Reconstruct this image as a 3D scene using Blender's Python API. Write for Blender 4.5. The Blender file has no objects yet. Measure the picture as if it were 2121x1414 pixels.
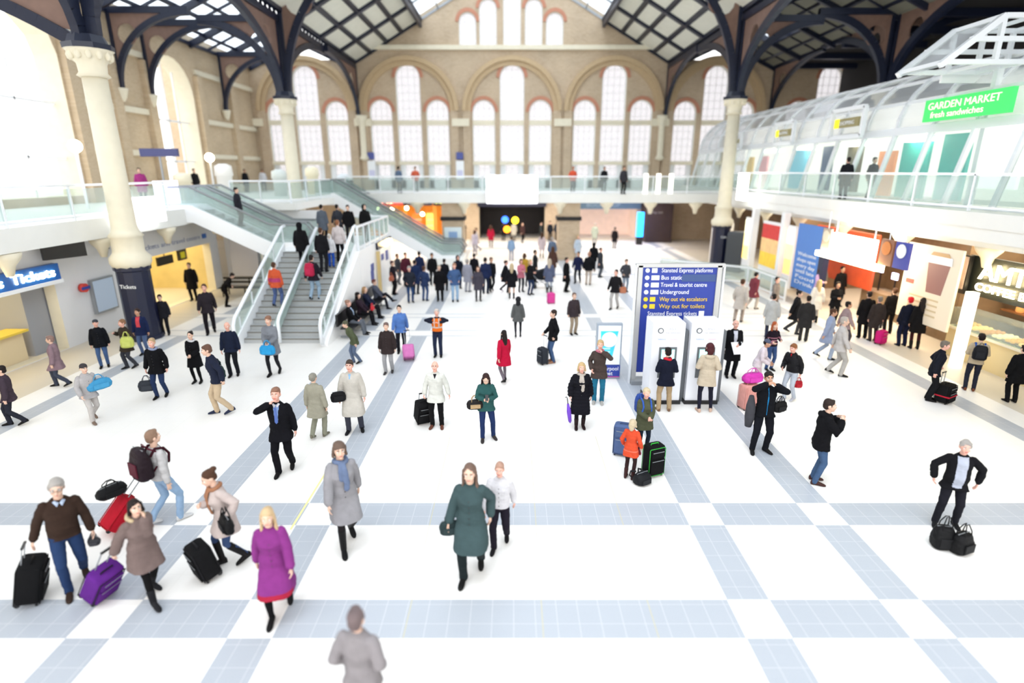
import bpy, bmesh, math, random
from mathutils import Vector as V, Matrix, Quaternion
from mathutils.geometry import tessellate_polygon
from mathutils import noise as mnoise
PI = math.pi
random.seed(7)
SC = bpy.context.scene
COL = SC.collection
F_PX = 1157.0; TILT = math.radians(16.93); CAMH = 6.0

def ground(px, py, z=0.0):
    """world point on the level z seen at a pixel of the 2121x1414 frame"""
    u = (px-1060.5)/F_PX; v = (py-707)/F_PX
    fwd = math.cos(TILT)-v*math.sin(TILT); dn = math.sin(TILT)+v*math.cos(TILT)
    t = (CAMH-z)/dn
    return V((u*t, fwd*t, z))

def lin(c):
    return tuple(((x/255.0)/12.92 if x/255.0 <= .04045 else ((x/255.0+.055)/1.055)**2.4) for x in c)

# ------------------------------------------------------------------ materials
MATS = {}
def mat(name, col, rough=.6, metal=0, noise=0.0, nscale=8, bump=0.0, bscale=40, emit=None, estr=1.0, spec=.5):
    key = name
    if key in MATS: return MATS[key]
    m = bpy.data.materials.new(name); m.use_nodes = True
    nt = m.node_tree; b = nt.nodes['Principled BSDF']
    c = lin(col)
    b.inputs['Base Color'].default_value = (*c, 1)
    b.inputs['Roughness'].default_value = rough
    b.inputs['Metallic'].default_value = metal
    b.inputs['Specular IOR Level'].default_value = spec
    if noise > 0 or bump > 0:
        tc = nt.nodes.new('ShaderNodeTexCoord')
    if noise > 0:
        n = nt.nodes.new('ShaderNodeTexNoise'); n.inputs['Scale'].default_value = nscale; n.inputs['Detail'].default_value = 4
        nt.links.new(tc.outputs['Object'], n.inputs['Vector'])
        mx = nt.nodes.new('ShaderNodeMix'); mx.data_type = 'RGBA'
        mx.inputs[6].default_value = (*[x*(1-noise) for x in c], 1)
        mx.inputs[7].default_value = (*[min(1, x*(1+noise)+.004*noise) for x in c], 1)
        nt.links.new(n.outputs['Fac'], mx.inputs[0]); nt.links.new(mx.outputs[2], b.inputs['Base Color'])
    if bump > 0:
        n2 = nt.nodes.new('ShaderNodeTexNoise'); n2.inputs['Scale'].default_value = bscale; n2.inputs['Detail'].default_value = 5
        nt.links.new(tc.outputs['Object'], n2.inputs['Vector'])
        bp = nt.nodes.new('ShaderNodeBump'); bp.inputs['Strength'].default_value = bump; bp.inputs['Distance'].default_value = .02
        nt.links.new(n2.outputs['Fac'], bp.inputs['Height']); nt.links.new(bp.outputs['Normal'], b.inputs['Normal'])
    if emit:
        b.inputs['Emission Color'].default_value = (*lin(emit), 1); b.inputs['Emission Strength'].default_value = estr
    MATS[key] = m
    return m

def glass(name, tint, opac=.08, trans=1.0):
    if name in MATS: return MATS[name]
    m = bpy.data.materials.new(name); m.use_nodes = True; nt = m.node_tree
    for n in list(nt.nodes):
        if n.type != 'OUTPUT_MATERIAL': nt.nodes.remove(n)
    out = [n for n in nt.nodes if n.type == 'OUTPUT_MATERIAL'][0]
    tr = nt.nodes.new('ShaderNodeBsdfTransparent'); tr.inputs[0].default_value = (*[x*trans for x in lin(tint)], 1)
    pr = nt.nodes.new('ShaderNodeBsdfPrincipled'); pr.inputs['Base Color'].default_value = (*lin(tint), 1); pr.inputs['Roughness'].default_value = .15
    mx = nt.nodes.new('ShaderNodeMixShader'); mx.inputs[0].default_value = opac
    nt.links.new(tr.outputs[0], mx.inputs[1]); nt.links.new(pr.outputs[0], mx.inputs[2]); nt.links.new(mx.outputs[0], out.inputs[0])
    MATS[name] = m
    return m

def brick(name, axis, c1, c2, cm):
    """courses of brick; axis 'x' for walls running along x, 'y' for walls running along y"""
    m = bpy.data.materials.new(name); m.use_nodes = True; nt = m.node_tree; b = nt.nodes['Principled BSDF']
    b.inputs['Roughness'].default_value = .85
    tc = nt.nodes.new('ShaderNodeTexCoord'); sp = nt.nodes.new('ShaderNodeSeparateXYZ'); cb = nt.nodes.new('ShaderNodeCombineXYZ')
    nt.links.new(tc.outputs['Object'], sp.inputs[0])
    nt.links.new(sp.outputs[0 if axis == 'x' else 1], cb.inputs[0]); nt.links.new(sp.outputs[2], cb.inputs[1])
    bt = nt.nodes.new('ShaderNodeTexBrick'); bt.inputs['Scale'].default_value = 1
    bt.inputs['Brick Width'].default_value = .24; bt.inputs['Row Height'].default_value = .085; bt.inputs['Mortar Size'].default_value = .008
    bt.inputs['Color1'].default_value = (*lin(c1), 1); bt.inputs['Color2'].default_value = (*lin(c2), 1); bt.inputs['Mortar'].default_value = (*lin(cm), 1)
    nt.links.new(cb.outputs[0], bt.inputs['Vector'])
    n = nt.nodes.new('ShaderNodeTexNoise'); n.inputs['Scale'].default_value = .6; n.inputs['Detail'].default_value = 6
    nt.links.new(tc.outputs['Object'], n.inputs['Vector'])
    mx = nt.nodes.new('ShaderNodeMix'); mx.data_type = 'RGBA'; mx.blend_type = 'MULTIPLY'; mx.inputs[0].default_value = .35
    nt.links.new(bt.outputs['Color'], mx.inputs[6]); nt.links.new(n.outputs['Fac'], mx.inputs[7])
    nt.links.new(mx.outputs[2], b.inputs['Base Color'])
    MATS[name] = m
    return m

# ------------------------------------------------------------------ mesh builder
class MB:
    def __init__(s): s.v = []; s.f = []; s.m = []; s.sm = []; s.mats = []
    def mi(s, m):
        if m not in s.mats: s.mats.append(m)
        return s.mats.index(m)
    def add(s, vs, fs, m, smooth=False):
        o = len(s.v); s.v += [V(p) for p in vs]; k = s.mi(m)
        for f in fs: s.f.append([i+o for i in f]); s.m.append(k); s.sm.append(smooth)
        return s
    def box(s, c, d, m, R=None):
        c = V(c); h = [x/2 for x in d]
        vs = [V((sx*h[0], sy*h[1], sz*h[2])) for sz in (-1, 1) for sy in (-1, 1) for sx in (-1, 1)]
        if R is not None: vs = [R @ p for p in vs]
        return s.add([c+p for p in vs], [(0,2,3,1),(4,5,7,6),(0,1,5,4),(2,6,7,3),(0,4,6,2),(1,3,7,5)], m)
    def bb(s, a, b, m):
        return s.box([(a[i]+b[i])/2 for i in range(3)], [abs(a[i]-b[i]) for i in range(3)], m)
    def bar(s, p0, p1, w, h, m, up=(0,0,1)):
        p0 = V(p0); p1 = V(p1); d = (p1-p0).normalized(); up = V(up)
        if abs(d.dot(up)) > .98: up = V((0,1,0))
        x = d.cross(up).normalized(); z = x.cross(d)
        vs = []
        for p in (p0, p1):
            for a, b in ((-1,-1),(1,-1),(1,1),(-1,1)): vs.append(p+x*a*w/2+z*b*h/2)
        return s.add(vs, [(0,1,2,3),(7,6,5,4),(0,4,5,1),(1,5,6,2),(2,6,7,3),(3,7,4,0)], m)
    def tube(s, pts, rs, m, n=12, caps=True, smooth=True):
        pts = [V(p) for p in pts]
        if not isinstance(rs, (list, tuple)): rs = [rs]*len(pts)
        vs = []; fs = []; ref = None
        for i, p in enumerate(pts):
            d = (pts[min(i+1, len(pts)-1)]-pts[max(i-1, 0)]).normalized()
            if ref is None:
                ref = V((0,0,1)) if abs(d.z) < .9 else V((0,1,0))
            x = d.cross(ref).normalized(); y = x.cross(d).normalized(); ref = y
            for k in range(n):
                a = 2*PI*k/n; vs.append(p+(x*math.cos(a)+y*math.sin(a))*rs[i])
        for i in range(len(pts)-1):
            for k in range(n):
                k2 = (k+1) % n; fs.append((i*n+k, (i+1)*n+k, (i+1)*n+k2, i*n+k2))
        s.add(vs, fs, m, smooth)
        if caps:
            o = len(s.v)-len(vs)
            s.f.append([o+k for k in range(n)]); s.m.append(s.mi(m)); s.sm.append(False)
            s.f.append([o+(len(pts)-1)*n+k for k in reversed(range(n))]); s.m.append(s.mi(m)); s.sm.append(False)
        return s
    def lathe(s, c, prof, m, n=24, smooth=True):
        """prof = [(r,z)...] bottom to top"""
        c = V(c); vs = []; fs = []
        for r, z in prof:
            for k in range(n):
                a = 2*PI*k/n; vs.append(c+V((r*math.cos(a), r*math.sin(a), z)))
        for i in range(len(prof)-1):
            for k in range(n):
                k2 = (k+1) % n; fs.append((i*n+k, i*n+k2, (i+1)*n+k2, (i+1)*n+k))
        fs.append(tuple(reversed(range(n)))); fs.append(tuple((len(prof)-1)*n+k for k in range(n)))
        return s.add(vs, fs, m, smooth)
    def sphere(s, c, r, m, n=14, R=None):
        c = V(c); r = (r, r, r) if not isinstance(r, (tuple, list)) else r
        vs = [V((0,0,-r[2]))]; fs = []; h = n//2
        for i in range(1, h):
            t = PI*i/h
            for k in range(n):
                a = 2*PI*k/n; vs.append(V((r[0]*math.sin(t)*math.cos(a), r[1]*math.sin(t)*math.sin(a), -r[2]*math.cos(t))))
        vs.append(V((0,0,r[2])))
        for k in range(n): fs.append((0, 1+(k+1) % n, 1+k))
        for i in range(h-2):
            for k in range(n): fs.append((1+i*n+k, 1+i*n+(k+1) % n, 1+(i+1)*n+(k+1) % n, 1+(i+1)*n+k))
        o = 1+(h-2)*n
        for k in range(n): fs.append((o+k, o+(k+1) % n, len(vs)-1))
        if R is not None: vs = [R @ p for p in vs]
        return s.add([c+p for p in vs], fs, m, True)
    def prism(s, outer, holes, tf, t0, t1, m, mr=None):
        """2D outline with holes; tf(u,v,t) -> world"""
        mr = mr or m
        loops = [outer]+list(holes)
        tris = tessellate_polygon([[V((p[0], p[1], 0)) for p in l] for l in loops])
        flat = [p for l in loops for p in l]; n = len(flat)
        vs = [tf(p[0], p[1], t0) for p in flat]+[tf(p[0], p[1], t1) for p in flat]
        s.add(vs, [tuple(t) for t in tris]+[tuple(i+n for i in reversed(t)) for t in tris], m)
        o = len(s.v)-2*n; k = 0; km = s.mi(mr)
        for l in loops:
            for i in range(len(l)):
                a = k+i; b = k+(i+1) % len(l)
                s.f.append([o+a, o+b, o+b+n, o+a+n]); s.m.append(km); s.sm.append(False)
            k += len(l)
        return s
    def text(s, body, origin, xd, yd, size, m, depth=.01, align='LEFT', width=None):
        vs, fs, w = text_geo(body, align)
        origin = V(origin); xd = V(xd).normalized(); yd = V(yd).normalized(); nd = xd.cross(yd)
        sx = size if width is None or w < 1e-6 else width/w
        pts = [origin+xd*p.x*sx+yd*p.y*size+nd*(depth*(1 if p.z > 0 else 0)) for p in vs]
        return s.add(pts, fs, m)
    def build(s, name, parent=None, loc=None, smooth_all=False, **tags):
        me = bpy.data.meshes.new(name)
        if parent is not None: loc = V(parent['_o']) if '_o' in parent.keys() else V((0,0,0))
        elif loc is None:
            xs = [p.x for p in s.v]; ys = [p.y for p in s.v]; zs = [p.z for p in s.v]
            loc = V(((min(xs)+max(xs))/2, (min(ys)+max(ys))/2, min(zs)))
        loc = V(loc)
        me.from_pydata([p-loc for p in s.v], [], s.f)
        for m in s.mats: me.materials.append(m)
        me.polygons.foreach_set('material_index', s.m)
        me.polygons.foreach_set('use_smooth', [True]*len(s.f) if smooth_all else s.sm)
        me.update()
        o = bpy.data.objects.new(name, me); COL.objects.link(o)
        if parent is not None: o.parent = parent
        else: o.location = loc
        o['_o'] = tuple(loc)
        tag(o, **tags)
        return o

_TXT = {}
def text_geo(body, align):
    k = (body, align)
    if k in _TXT: return _TXT[k]
    cu = bpy.data.curves.new('t', 'FONT'); cu.body = body; cu.size = 1.0; cu.extrude = .5; cu.align_x = align; cu.align_y = 'CENTER'; cu.resolution_u = 3
    o = bpy.data.objects.new('t', cu); COL.objects.link(o)
    dg = bpy.context.evaluated_depsgraph_get(); dg.update()
    me = bpy.data.meshes.new_from_object(o.evaluated_get(dg), depsgraph=dg)
    vs = [v.co.copy() for v in me.vertices]; fs = [tuple(p.vertices) for p in me.polygons]
    w = (max(v.x for v in vs)-min(v.x for v in vs)) if vs else 0
    bpy.data.objects.remove(o); bpy.data.curves.remove(cu); bpy.data.meshes.remove(me)
    _TXT[k] = (vs, fs, w)
    return _TXT[k]

def tag(o, label=None, cat=None, group=None, kind=None):
    if label: o['label'] = label
    if cat: o['category'] = cat
    if group: o['group'] = group
    if kind: o['kind'] = kind
    return o
def empty(name, loc, rz=0, **tags):
    o = bpy.data.objects.new(name, None); COL.objects.link(o); o.empty_display_size = .2
    o.location = loc; o.rotation_euler = (0, 0, rz); o['_o'] = tuple(loc)
    return tag(o, **tags)
def local_empty(name, loc, rz=0, **tags):
    """an Empty whose children are modelled in its own frame"""
    o = empty(name, loc, rz, **tags); o['_o'] = (0.0, 0.0, 0.0)
    return o
def copy_tree(o, loc=None, rz=None, label=None, mats=None):
    c = o.copy(); COL.objects.link(c)
    if loc is not None: c.location = loc
    if rz is not None: c.rotation_euler = (0, 0, rz)
    if label: c['label'] = label
    for ch in o.children:
        d = ch.copy(); COL.objects.link(d); d.parent = c
        for g in ch.children:
            e = g.copy(); COL.objects.link(e); e.parent = d
    return c

WH = mat('white_paint', (236,238,240), .45)
WHM = mat('white_metal', (232,236,240), .35, .1)
CREAM = mat('cream_stone', (222,214,192), .7, noise=.08, nscale=3)
NAVY = mat('navy_iron', (18,26,48), .4, noise=.2, nscale=4)
NAVYC = mat('navy_cladding', (14,20,48), .35)
BROWN = mat('spandrel_brown', (122,96,84), .7, noise=.2, nscale=3)
BLACK = mat('black_metal', (16,16,18), .4)
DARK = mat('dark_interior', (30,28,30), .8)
GREY = mat('grey_metal', (150,154,158), .4, .4)
GLS = glass('balustrade_glass', (236,244,242), .16, .93)
SKYG = glass('skylight_glass', (245,250,255), .04, .95)
WING = glass('window_glass', (248,246,248), .2, .72)
BRX = brick('buff_brick_front', 'x', (206,184,156), (192,168,138), (214,198,176))
BRY = brick('buff_brick_side', 'y', (214,192,160), (202,178,144), (220,204,180))
BRA = mat('arch_brick', (186,162,128), .85, noise=.15, nscale=6)
RED = mat('red_brick_arch', (184,128,104), .85, noise=.15, nscale=6)
# ================================================================== floor
def floor_material():
    m = bpy.data.materials.new('concourse_floor'); m.use_nodes = True; nt = m.node_tree; L = nt.links.new
    b = nt.nodes['Principled BSDF']; b.inputs['Roughness'].default_value = .38; b.inputs['Specular IOR Level'].default_value = .3
    tc = nt.nodes.new('ShaderNodeTexCoord'); sp = nt.nodes.new('ShaderNodeSeparateXYZ'); L(tc.outputs['Object'], sp.inputs[0])
    X, Y = sp.outputs[0], sp.outputs[1]
    def M(op, a, c=None, d=None):
        n = nt.nodes.new('ShaderNodeMath'); n.operation = op
        for i, q in enumerate((a, c, d)):
            if q is None: continue
            if isinstance(q, (int, float)): n.inputs[i].default_value = q
            else: L(q, n.inputs[i])
        return n.outputs[0]
    def band(co, a, c): return M('MULTIPLY', M('GREATER_THAN', co, a), M('LESS_THAN', co, c))
    def orr(l):
        r = l[0]
        for q in l[1:]: r = M('MAXIMUM', r, q)
        return r
    vert = orr([band(X, a, c) for a, c in ((-6, -5.4), (-3.83, -3.23), (3.15, 3.77), (5.37, 5.98), (-12.75, -12.2), (11.9, 12.5))])
    hor = orr([band(Y, a, c) for a, c in ((6.02, 6.73), (8.53, 9.22), (3.5, 4.2), (33.4, 34.1), (45.4, 46.1))])
    hw = orr([band(Y, 20.4, 21.25), band(Y, 23.2, 23.9)])
    hthin = orr([band(Y, a, c) for a, c in ((20.4, 20.5), (21.15, 21.25), (23.2, 23.3), (23.8, 23.9))])
    gray = M('SUBTRACT', M('ADD', M('MULTIPLY', vert, M('SUBTRACT', 1, hw)), hor), M('MULTIPLY', M('MULTIPLY', vert, hor), 2))
    gray = M('MAXIMUM', gray, M('MULTIPLY', hthin, .8))
    def joint(co, period, w, off=0.0):
        fr = M('FRACT', M('DIVIDE', M('ADD', co, 100.0+off), period)); return M('LESS_THAN', fr, w/period)
    jg = M('MAXIMUM', joint(X, .305, .008, .02), joint(Y, .36, .007, -.07))
    jw = M('MAXIMUM', joint(X, .62, .004), joint(Y, .62, .004))
    n1 = nt.nodes.new('ShaderNodeTexNoise'); n1.inputs['Scale'].default_value = 90; n1.inputs['Detail'].default_value = 3; L(tc.outputs['Object'], n1.inputs['Vector'])
    n2 = nt.nodes.new('ShaderNodeTexNoise'); n2.inputs['Scale'].default_value = .5; n2.inputs['Detail'].default_value = 5; L(tc.outputs['Object'], n2.inputs['Vector'])
    # stone tiles vary a little from one to the next
    wn = nt.nodes.new('ShaderNodeTexWhiteNoise'); cb = nt.nodes.new('ShaderNodeCombineXYZ')
    L(M('FLOOR', M('DIVIDE', X, .61)), cb.inputs[0]); L(M('FLOOR', M('DIVIDE', Y, .36)), cb.inputs[1]); L(cb.outputs[0], wn.inputs['Vector'])
    def mixc(f, a, c):
        n = nt.nodes.new('ShaderNodeMix'); n.data_type = 'RGBA'
        if isinstance(f, float): n.inputs[0].default_value = f
        else: L(f, n.inputs[0])
        for i, q in ((6, a), (7, c)):
            if isinstance(q, tuple): n.inputs[i].default_value = (*lin(q), 1)
            else: L(q, n.inputs[i])
        return n.outputs[2]
    white = mixc(n2.outputs['Fac'], (226, 222, 216), (238, 236, 233))
    white = mixc(M('MULTIPLY', jw, .25), white, (170, 165, 150))
    gcol = mixc(n1.outputs['Fac'], (154, 159, 167), (180, 185, 192))
    gcol = mixc(M('MULTIPLY', wn.outputs['Value'], .35), gcol, (170, 175, 182))
    gcol = mixc(M('MULTIPLY', jg, .45), gcol, (222, 222, 220))
    col = mixc(gray, white, gcol)
    edge = M('MAXIMUM', M('GREATER_THAN', X, 13.2), M('LESS_THAN', X, -13.6))
    col = mixc(M('MULTIPLY', edge, .8), col, (196, 186, 168))
    seam = orr([band(X, a, a+.012) for a in (-1.47, .42, 1.97)])
    seam = M('MULTIPLY', seam, M('LESS_THAN', Y, 12.0))
    col = mixc(M('MULTIPLY', seam, .7), col, (196, 184, 130))
    yel = M('MULTIPLY', band(X, -3.9, -3.86), band(Y, 8.4, 11.6))
    col = mixc(yel, col, (226, 218, 150))
    L(col, b.inputs['Base Color'])
    return m
fl = MB()
FM = floor_material()
fl.bb((-30, -12, -.2), (34, 58, 0), FM)
o = fl.build('floor', loc=(0, 0, 0), kind='structure', label='white stone concourse floor crossed by grey bands')

# ================================================================== back wall
WY = 52.0
def arch_pts(cx, z0, zs, w, n=10):
    """outline of a round headed opening, z0 sill, zs springing, w width"""
    r = w/2
    return [(cx-r, z0), (cx+r, z0)]+[(cx+r*math.cos(PI*i/n), zs+r*math.sin(PI*i/n)) for i in range(n+1)]
WINS = []   # cx, sill, springing, width
for bx in (-8.9, 0.0, 8.75):
    for dx, top, w in ((-2.45, 11.9, 1.95), (0, 14.7, 2.1), (2.45, 11.9, 1.95)):
        WINS.append((bx+dx, 4.45, top-w/2, w))
for bx in (-17.7, 17.5, 27.2):
    for dx, top, w in ((-2.5, 11.8, 1.95), (0, 14.6, 2.1), (2.5, 11.8, 1.95)):
        WINS.append((bx+dx, 4.45, top-w/2, w))
GAB = [(-3.7, 18.6), (-2.0, 19.6), (0, 20.6), (1.8, 19.6), (3.55, 18.6)]
for cx, top in GAB: WINS.append((cx, 16.1, top-.72, 1.44))
holes = [arch_pts(*w) for w in WINS]
# openings of the shops under the balcony
LOW = [(-13.0, -5.2, 3.3), (-3.0, 3.0, 3.2), (4.9, 11.4, 3.1)]
holes += [[(a, .05), (c, .05), (c, t), (a, t)] for a, c, t in LOW]
outer = [(-30, 0), (34, 0), (34, 15.0), (13.3, 15.0), (13.3, 15.2), (0, 22.7), (-13.3, 15.2), (-13.3, 15.0), (-30, 15.0)]
w = MB(); w.prism(outer, holes, lambda u, v, t: V((u, WY+t, v)), 0, .6, BRX, CREAM)
w.build('wall_back', loc=(0, WY, 0), kind='structure', label='buff brick gable wall at the far end with round headed windows')
t = MB()
for i, (cx, z0, zs, ww) in enumerate(WINS):
    r = ww/2
    n = 14
    pts = [(cx+(r+.0)*math.cos(PI*k/n), zs+(r)*math.sin(PI*k/n)) for k in range(n+1)]
    pto = [(cx+(r+.28)*math.cos(PI*k/n), zs+(r+.28)*math.sin(PI*k/n)) for k in range(n+1)]
    t.prism(pts+pto[::-1], [], lambda u, v, q: V((u, WY+q, v)), -.08, .1, RED)
t.build('trim_1', loc=(0, WY, 0), kind='structure')
t = MB()
for cx in (-8.9, 0, 8.75, -17.7, 17.5):       # big blind arches: two stepped rings
    R_ = 3.95; zs = 11.0
    for k0, r0, r1, d in ((0, R_, R_+.35, -.32), (1, R_-.4, R_, -.16)):
        n = 26
        a = [(cx+r0*math.cos(PI*k/n), zs+r0*math.sin(PI*k/n)) for k in range(n+1)]
        c = [(cx+r1*math.cos(PI*k/n), zs+r1*math.sin(PI*k/n)) for k in range(n+1)]
        t.prism(a+c[::-1], [], lambda u, v, q: V((u, WY+q, v)), d, .05, BRA)
    for sx in (-1, 1):
        t.bb((cx+sx*(R_+.3), WY-.24, 4.4), (cx+sx*(R_-.38), WY+.02, zs), BRX)
t.build('trim_2', loc=(0, WY, 0), kind='structure')
t = MB()
t.bb((-12.6, WY-.22, 15.75), (12.6, WY+.02, 16.1), CREAM)
for bx in (-4.45, 4.4, -12.9, 12.85, -22.3, 22.3): t.bb((bx-.75, WY-.34, 9.75), (bx+.75, WY+.02, 10.35), CREAM)
for bx in (-12.95, 12.95): t.lathe((bx, WY-.4, 6.9), [(.1, 0), (.42, .15), (.3, .4), (.26, .5), (.26, 3.2), (.4, 3.4), (.5, 3.7)], CREAM, 12)
t.build('trim_3', loc=(0, WY, 0), kind='structure')
for i, (cx, z0, zs, ww) in enumerate(WINS):
    r = ww/2; fr = MB(); pn = MB(); y = WY+.28
    big = z0 < 10
    n = 12
    for sx in (-1, 1): fr.bb((cx+sx*r, y-.05, z0), (cx+sx*(r-.09), y+.05, zs), WH)
    inn = [(cx+(r-.09)*math.cos(PI*k/n), zs+(r-.09)*math.sin(PI*k/n)) for k in range(n+1)]
    out = [(cx+r*math.cos(PI*k/n), zs+r*math.sin(PI*k/n)) for k in range(n+1)]
    fr.prism(inn+out[::-1], [], lambda u, v, q: V((u, y+q, v)), -.05, .05, WH)
    for k in range(1, 4 if big else 3):
        x = cx-r+ww*k/(4 if big else 3); zt = zs+math.sqrt(max(0, r*r-(x-cx)**2))
        fr.bb((x-.014, y-.02, z0), (x+.014, y+.02, zt), WH)
    zz = z0+.55
    while zz < zs+r*.8:
        hw = r if zz < zs else math.sqrt(max(0, r*r-(zz-zs)**2))
        fr.bb((cx-hw, y-.015, zz-.012), (cx+hw, y+.015, zz+.012), WH); zz += .62
    if big:
        fr.bb((cx-r, y-.2, 9.85), (cx+r, y+.05, 10.25), CREAM)
        fr.bb((cx-r-.06, y-.32, 6.55), (cx+r+.06, y+.05, 6.85), CREAM)
        fr.bb((cx-r+.05, y-.1, z0), (cx+r-.05, y+.02, z0+.8), WH); fr.bb((cx-r+.05, y-.1, z0), (cx-r+.45, y+.02, 6.6), WH); fr.bb((cx+r-.45, y-.1, z0), (cx+r-.05, y+.02, 6.6), WH)
    f_ = fr.build(f'window_{i+1}', kind='structure')
    pn.prism(arch_pts(cx, z0, zs, ww), [], lambda u, v, q: V((u, y+q, v)), -.012, .012, WING)
    pn.build('pane', f_)

# ================================================================== nave and aisle roofs
def roof_z(x): return 22.3-abs(x)*.5625
PANEL = mat('roof_panel', (226,224,210), .8, noise=.06, nscale=2)
r = MB(); sk = MB(); ra = MB()
rows = [52-4.6*k for k in range(13)]
xs_ = [13.25, 11.9, 10.5, 9.2, 7.65]
for s in (-1, 1):
    for k in range(12):
        y1, y0 = rows[k], rows[k+1]
        for j in range(4):
            xa, xb = s*xs_[j], s*xs_[j+1]
            m_ = .14
            pa = xa-s*m_; pb = xb+s*m_
            vs = [(pa, y0+.2, roof_z(pa)), (pb, y0+.2, roof_z(pb)), (pb, y1-.2, roof_z(pb)), (pa, y1-.2, roof_z(pa))]
            vs += [(a_, b_, c_+.06) for a_, b_, c_ in vs]
            r.add(vs, [(0,1,2,3),(7,6,5,4),(0,4,5,1),(1,5,6,2),(2,6,7,3),(3,7,4,0)], PANEL)
        vs = [(s*7.6, y0, roof_z(7.6)+.02), (0, y0, roof_z(0)+.02), (0, y1, roof_z(0)+.02), (s*7.6, y1, roof_z(7.6)+.02)]
        sk.add(vs+[(a_, b_, c_+.03) for a_, b_, c_ in vs], [(0,1,2,3),(7,6,5,4),(0,4,5,1),(1,5,6,2),(2,6,7,3),(3,7,4,0)], SKYG)
    for x in xs_[:-1]+[7.6]:
        ra.bar((s*x, -3, roof_z(x)-.02), (s*x, 52, roof_z(x)-.02), .3, .24, NAVY)
    for x in (6.1, 4.6, 3.1, 1.6, .2):
        ra.bar((s*x, -3, roof_z(x)), (s*x, 52, roof_z(x)), .07, .1, GREY)
    for y in rows:
        ra.bar((s*13.3, y, roof_z(13.3)-.05), (s*7.5, y, roof_z(7.5)-.05), .4, .26, NAVY)
        ra.bar((s*7.5, y, roof_z(7.5)-.02), (0, y, roof_z(0)-.02), .14, .16, GREY)
    ra.bar((s*7.6, -3, roof_z(7.6)-.35), (s*7.6, 52, roof_z(7.6)-.35), .22, .5, NAVY)
r.build('ceiling', loc=(0, 0, 0), kind='structure', label='pale panelled slopes of the nave roof')
sk.build('window_90', loc=(0, 0, 0), kind='structure', label='glazed ridge skylight over the nave')
ra.build('trim_4', loc=(0, 0, 0), kind='structure', label='dark iron purlins and rafters of the nave roof')
AISG = mat('aisle_panel', (118,116,104), .85, noise=.1, nscale=2)
a = MB(); g = MB(); bm_ = MB()
def az(x): x = abs(x); return 14.4+(4.5-abs(x-17.8))*.45
for s in (-1, 1):
    ys = [52-4.6*k for k in range(12)]
    for k in range(11):
        y1, y0 = ys[k], ys[k+1]
        for j, (xa, xb) in enumerate(((13.5, 15.6), (15.6, 17.8), (17.8, 20.0), (20.0, 22.3))):
            vs = [(s*xa, y0+.1, az(xa)), (s*xb, y0+.1, az(xb)), (s*xb, y1-.1, az(xb)), (s*xa, y1-.1, az(xa))]
            vs2 = vs+[(p[0], p[1], p[2]+.05) for p in vs]
            F_ = [(0,1,2,3),(7,6,5,4),(0,4,5,1),(1,5,6,2),(2,6,7,3),(3,7,4,0)]
            if s < 0: g.add(vs2, F_, SKYG)
            elif j in (1, 2) and k % 3 == 1: g.add(vs2, F_, SKYG)
            else: a.add(vs2, F_, AISG)
        for x0, x1 in ((13.4, 17.8), (17.8, 22.3)):
            bm_.bar((s*x0, y1, az(x0)-.1), (s*x1, y1, az(x1)-.1), .22, .4, NAVY)
            bm_.bar((s*x0, y1-2.3, az(x0)-.02), (s*x1, y1-2.3, az(x1)-.02), .1, .16, NAVY)
    for x in (13.5, 14.6, 15.6, 16.7, 17.8, 18.9, 20.0, 21.1, 22.2):
        bm_.bar((s*x, 1.4, az(x)-.04), (s*x, 52, az(x)-.04), .13 if x in (14.6, 16.7, 18.9, 21.1) else .26, .2, NAVY)
# the dark outer bay to the right of the outer column row
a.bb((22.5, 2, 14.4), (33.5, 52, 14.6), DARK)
for y in range(6, 52, 4): bm_.bb((22.4, y-.15, 14.0), (33.5, y+.15, 14.4), NAVY)
a.build('ceiling', loc=(0, 0, 0), kind='structure', label='dark panelled roof over the right aisle')
g.build('window_91', loc=(0, 0, 0), kind='structure', label='glazed roof over the left aisle')
bm_.build('trim_5', loc=(0, 0, 0), kind='structure', label='dark iron beams of the aisle roofs')

# ================================================================== iron columns with fan ribs
def spandrel(root, base, dirv, L, rise, thick=.4, web=True, low=False):
    base = V(base); d = V(dirv).normalized(); n = 14
    pts = [(L*(1-math.cos(PI/2*i/n)), rise*math.sin(PI/2*i/n)) for i in range(n+1)]
    if low: pts = [(L*i/n, rise*(1-(1-i/n)**2)) for i in range(n+1)]
    rb = MB(); side = d.cross(V((0,0,1)))
    for i in range(n):
        p = base+d*pts[i][0]+V((0,0,pts[i][1])); q = base+d*pts[i+1][0]+V((0,0,pts[i+1][1]))
        rb.bar(p, q, thick, .26, NAVY, up=side)
    rb.bar(base, base+V((0,0,rise+.3)), .16, .2, NAVY, up=side)
    rb.bar(base+V((0,0,rise+.12)), base+d*L+V((0,0,rise+.12)), thick*.8, .34, NAVY)
    rib = rb.build('rib', root)
    if web:
        wb = MB()
        inner = [(.12, 0.4)]+[(a_+.0, b_) for a_, b_ in pts[2:n-1]]+[(pts[n-2][0], rise+.05), (.12, rise+.05)]
        cx, cz, cr = L*.2, rise*.72, min(L, rise)*.14
        hole = [(cx+cr*math.cos(2*PI*k/14), cz+cr*math.sin(2*PI*k/14)) for k in range(14)]
        ins = True
        wb.prism(inner, [hole] if L > 4 else [], lambda u, v, t_: base+d*u+V((0,0,v))+side*t_, -.04, .04, BROWN)
        wb.build('spandrel', rib)
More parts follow.
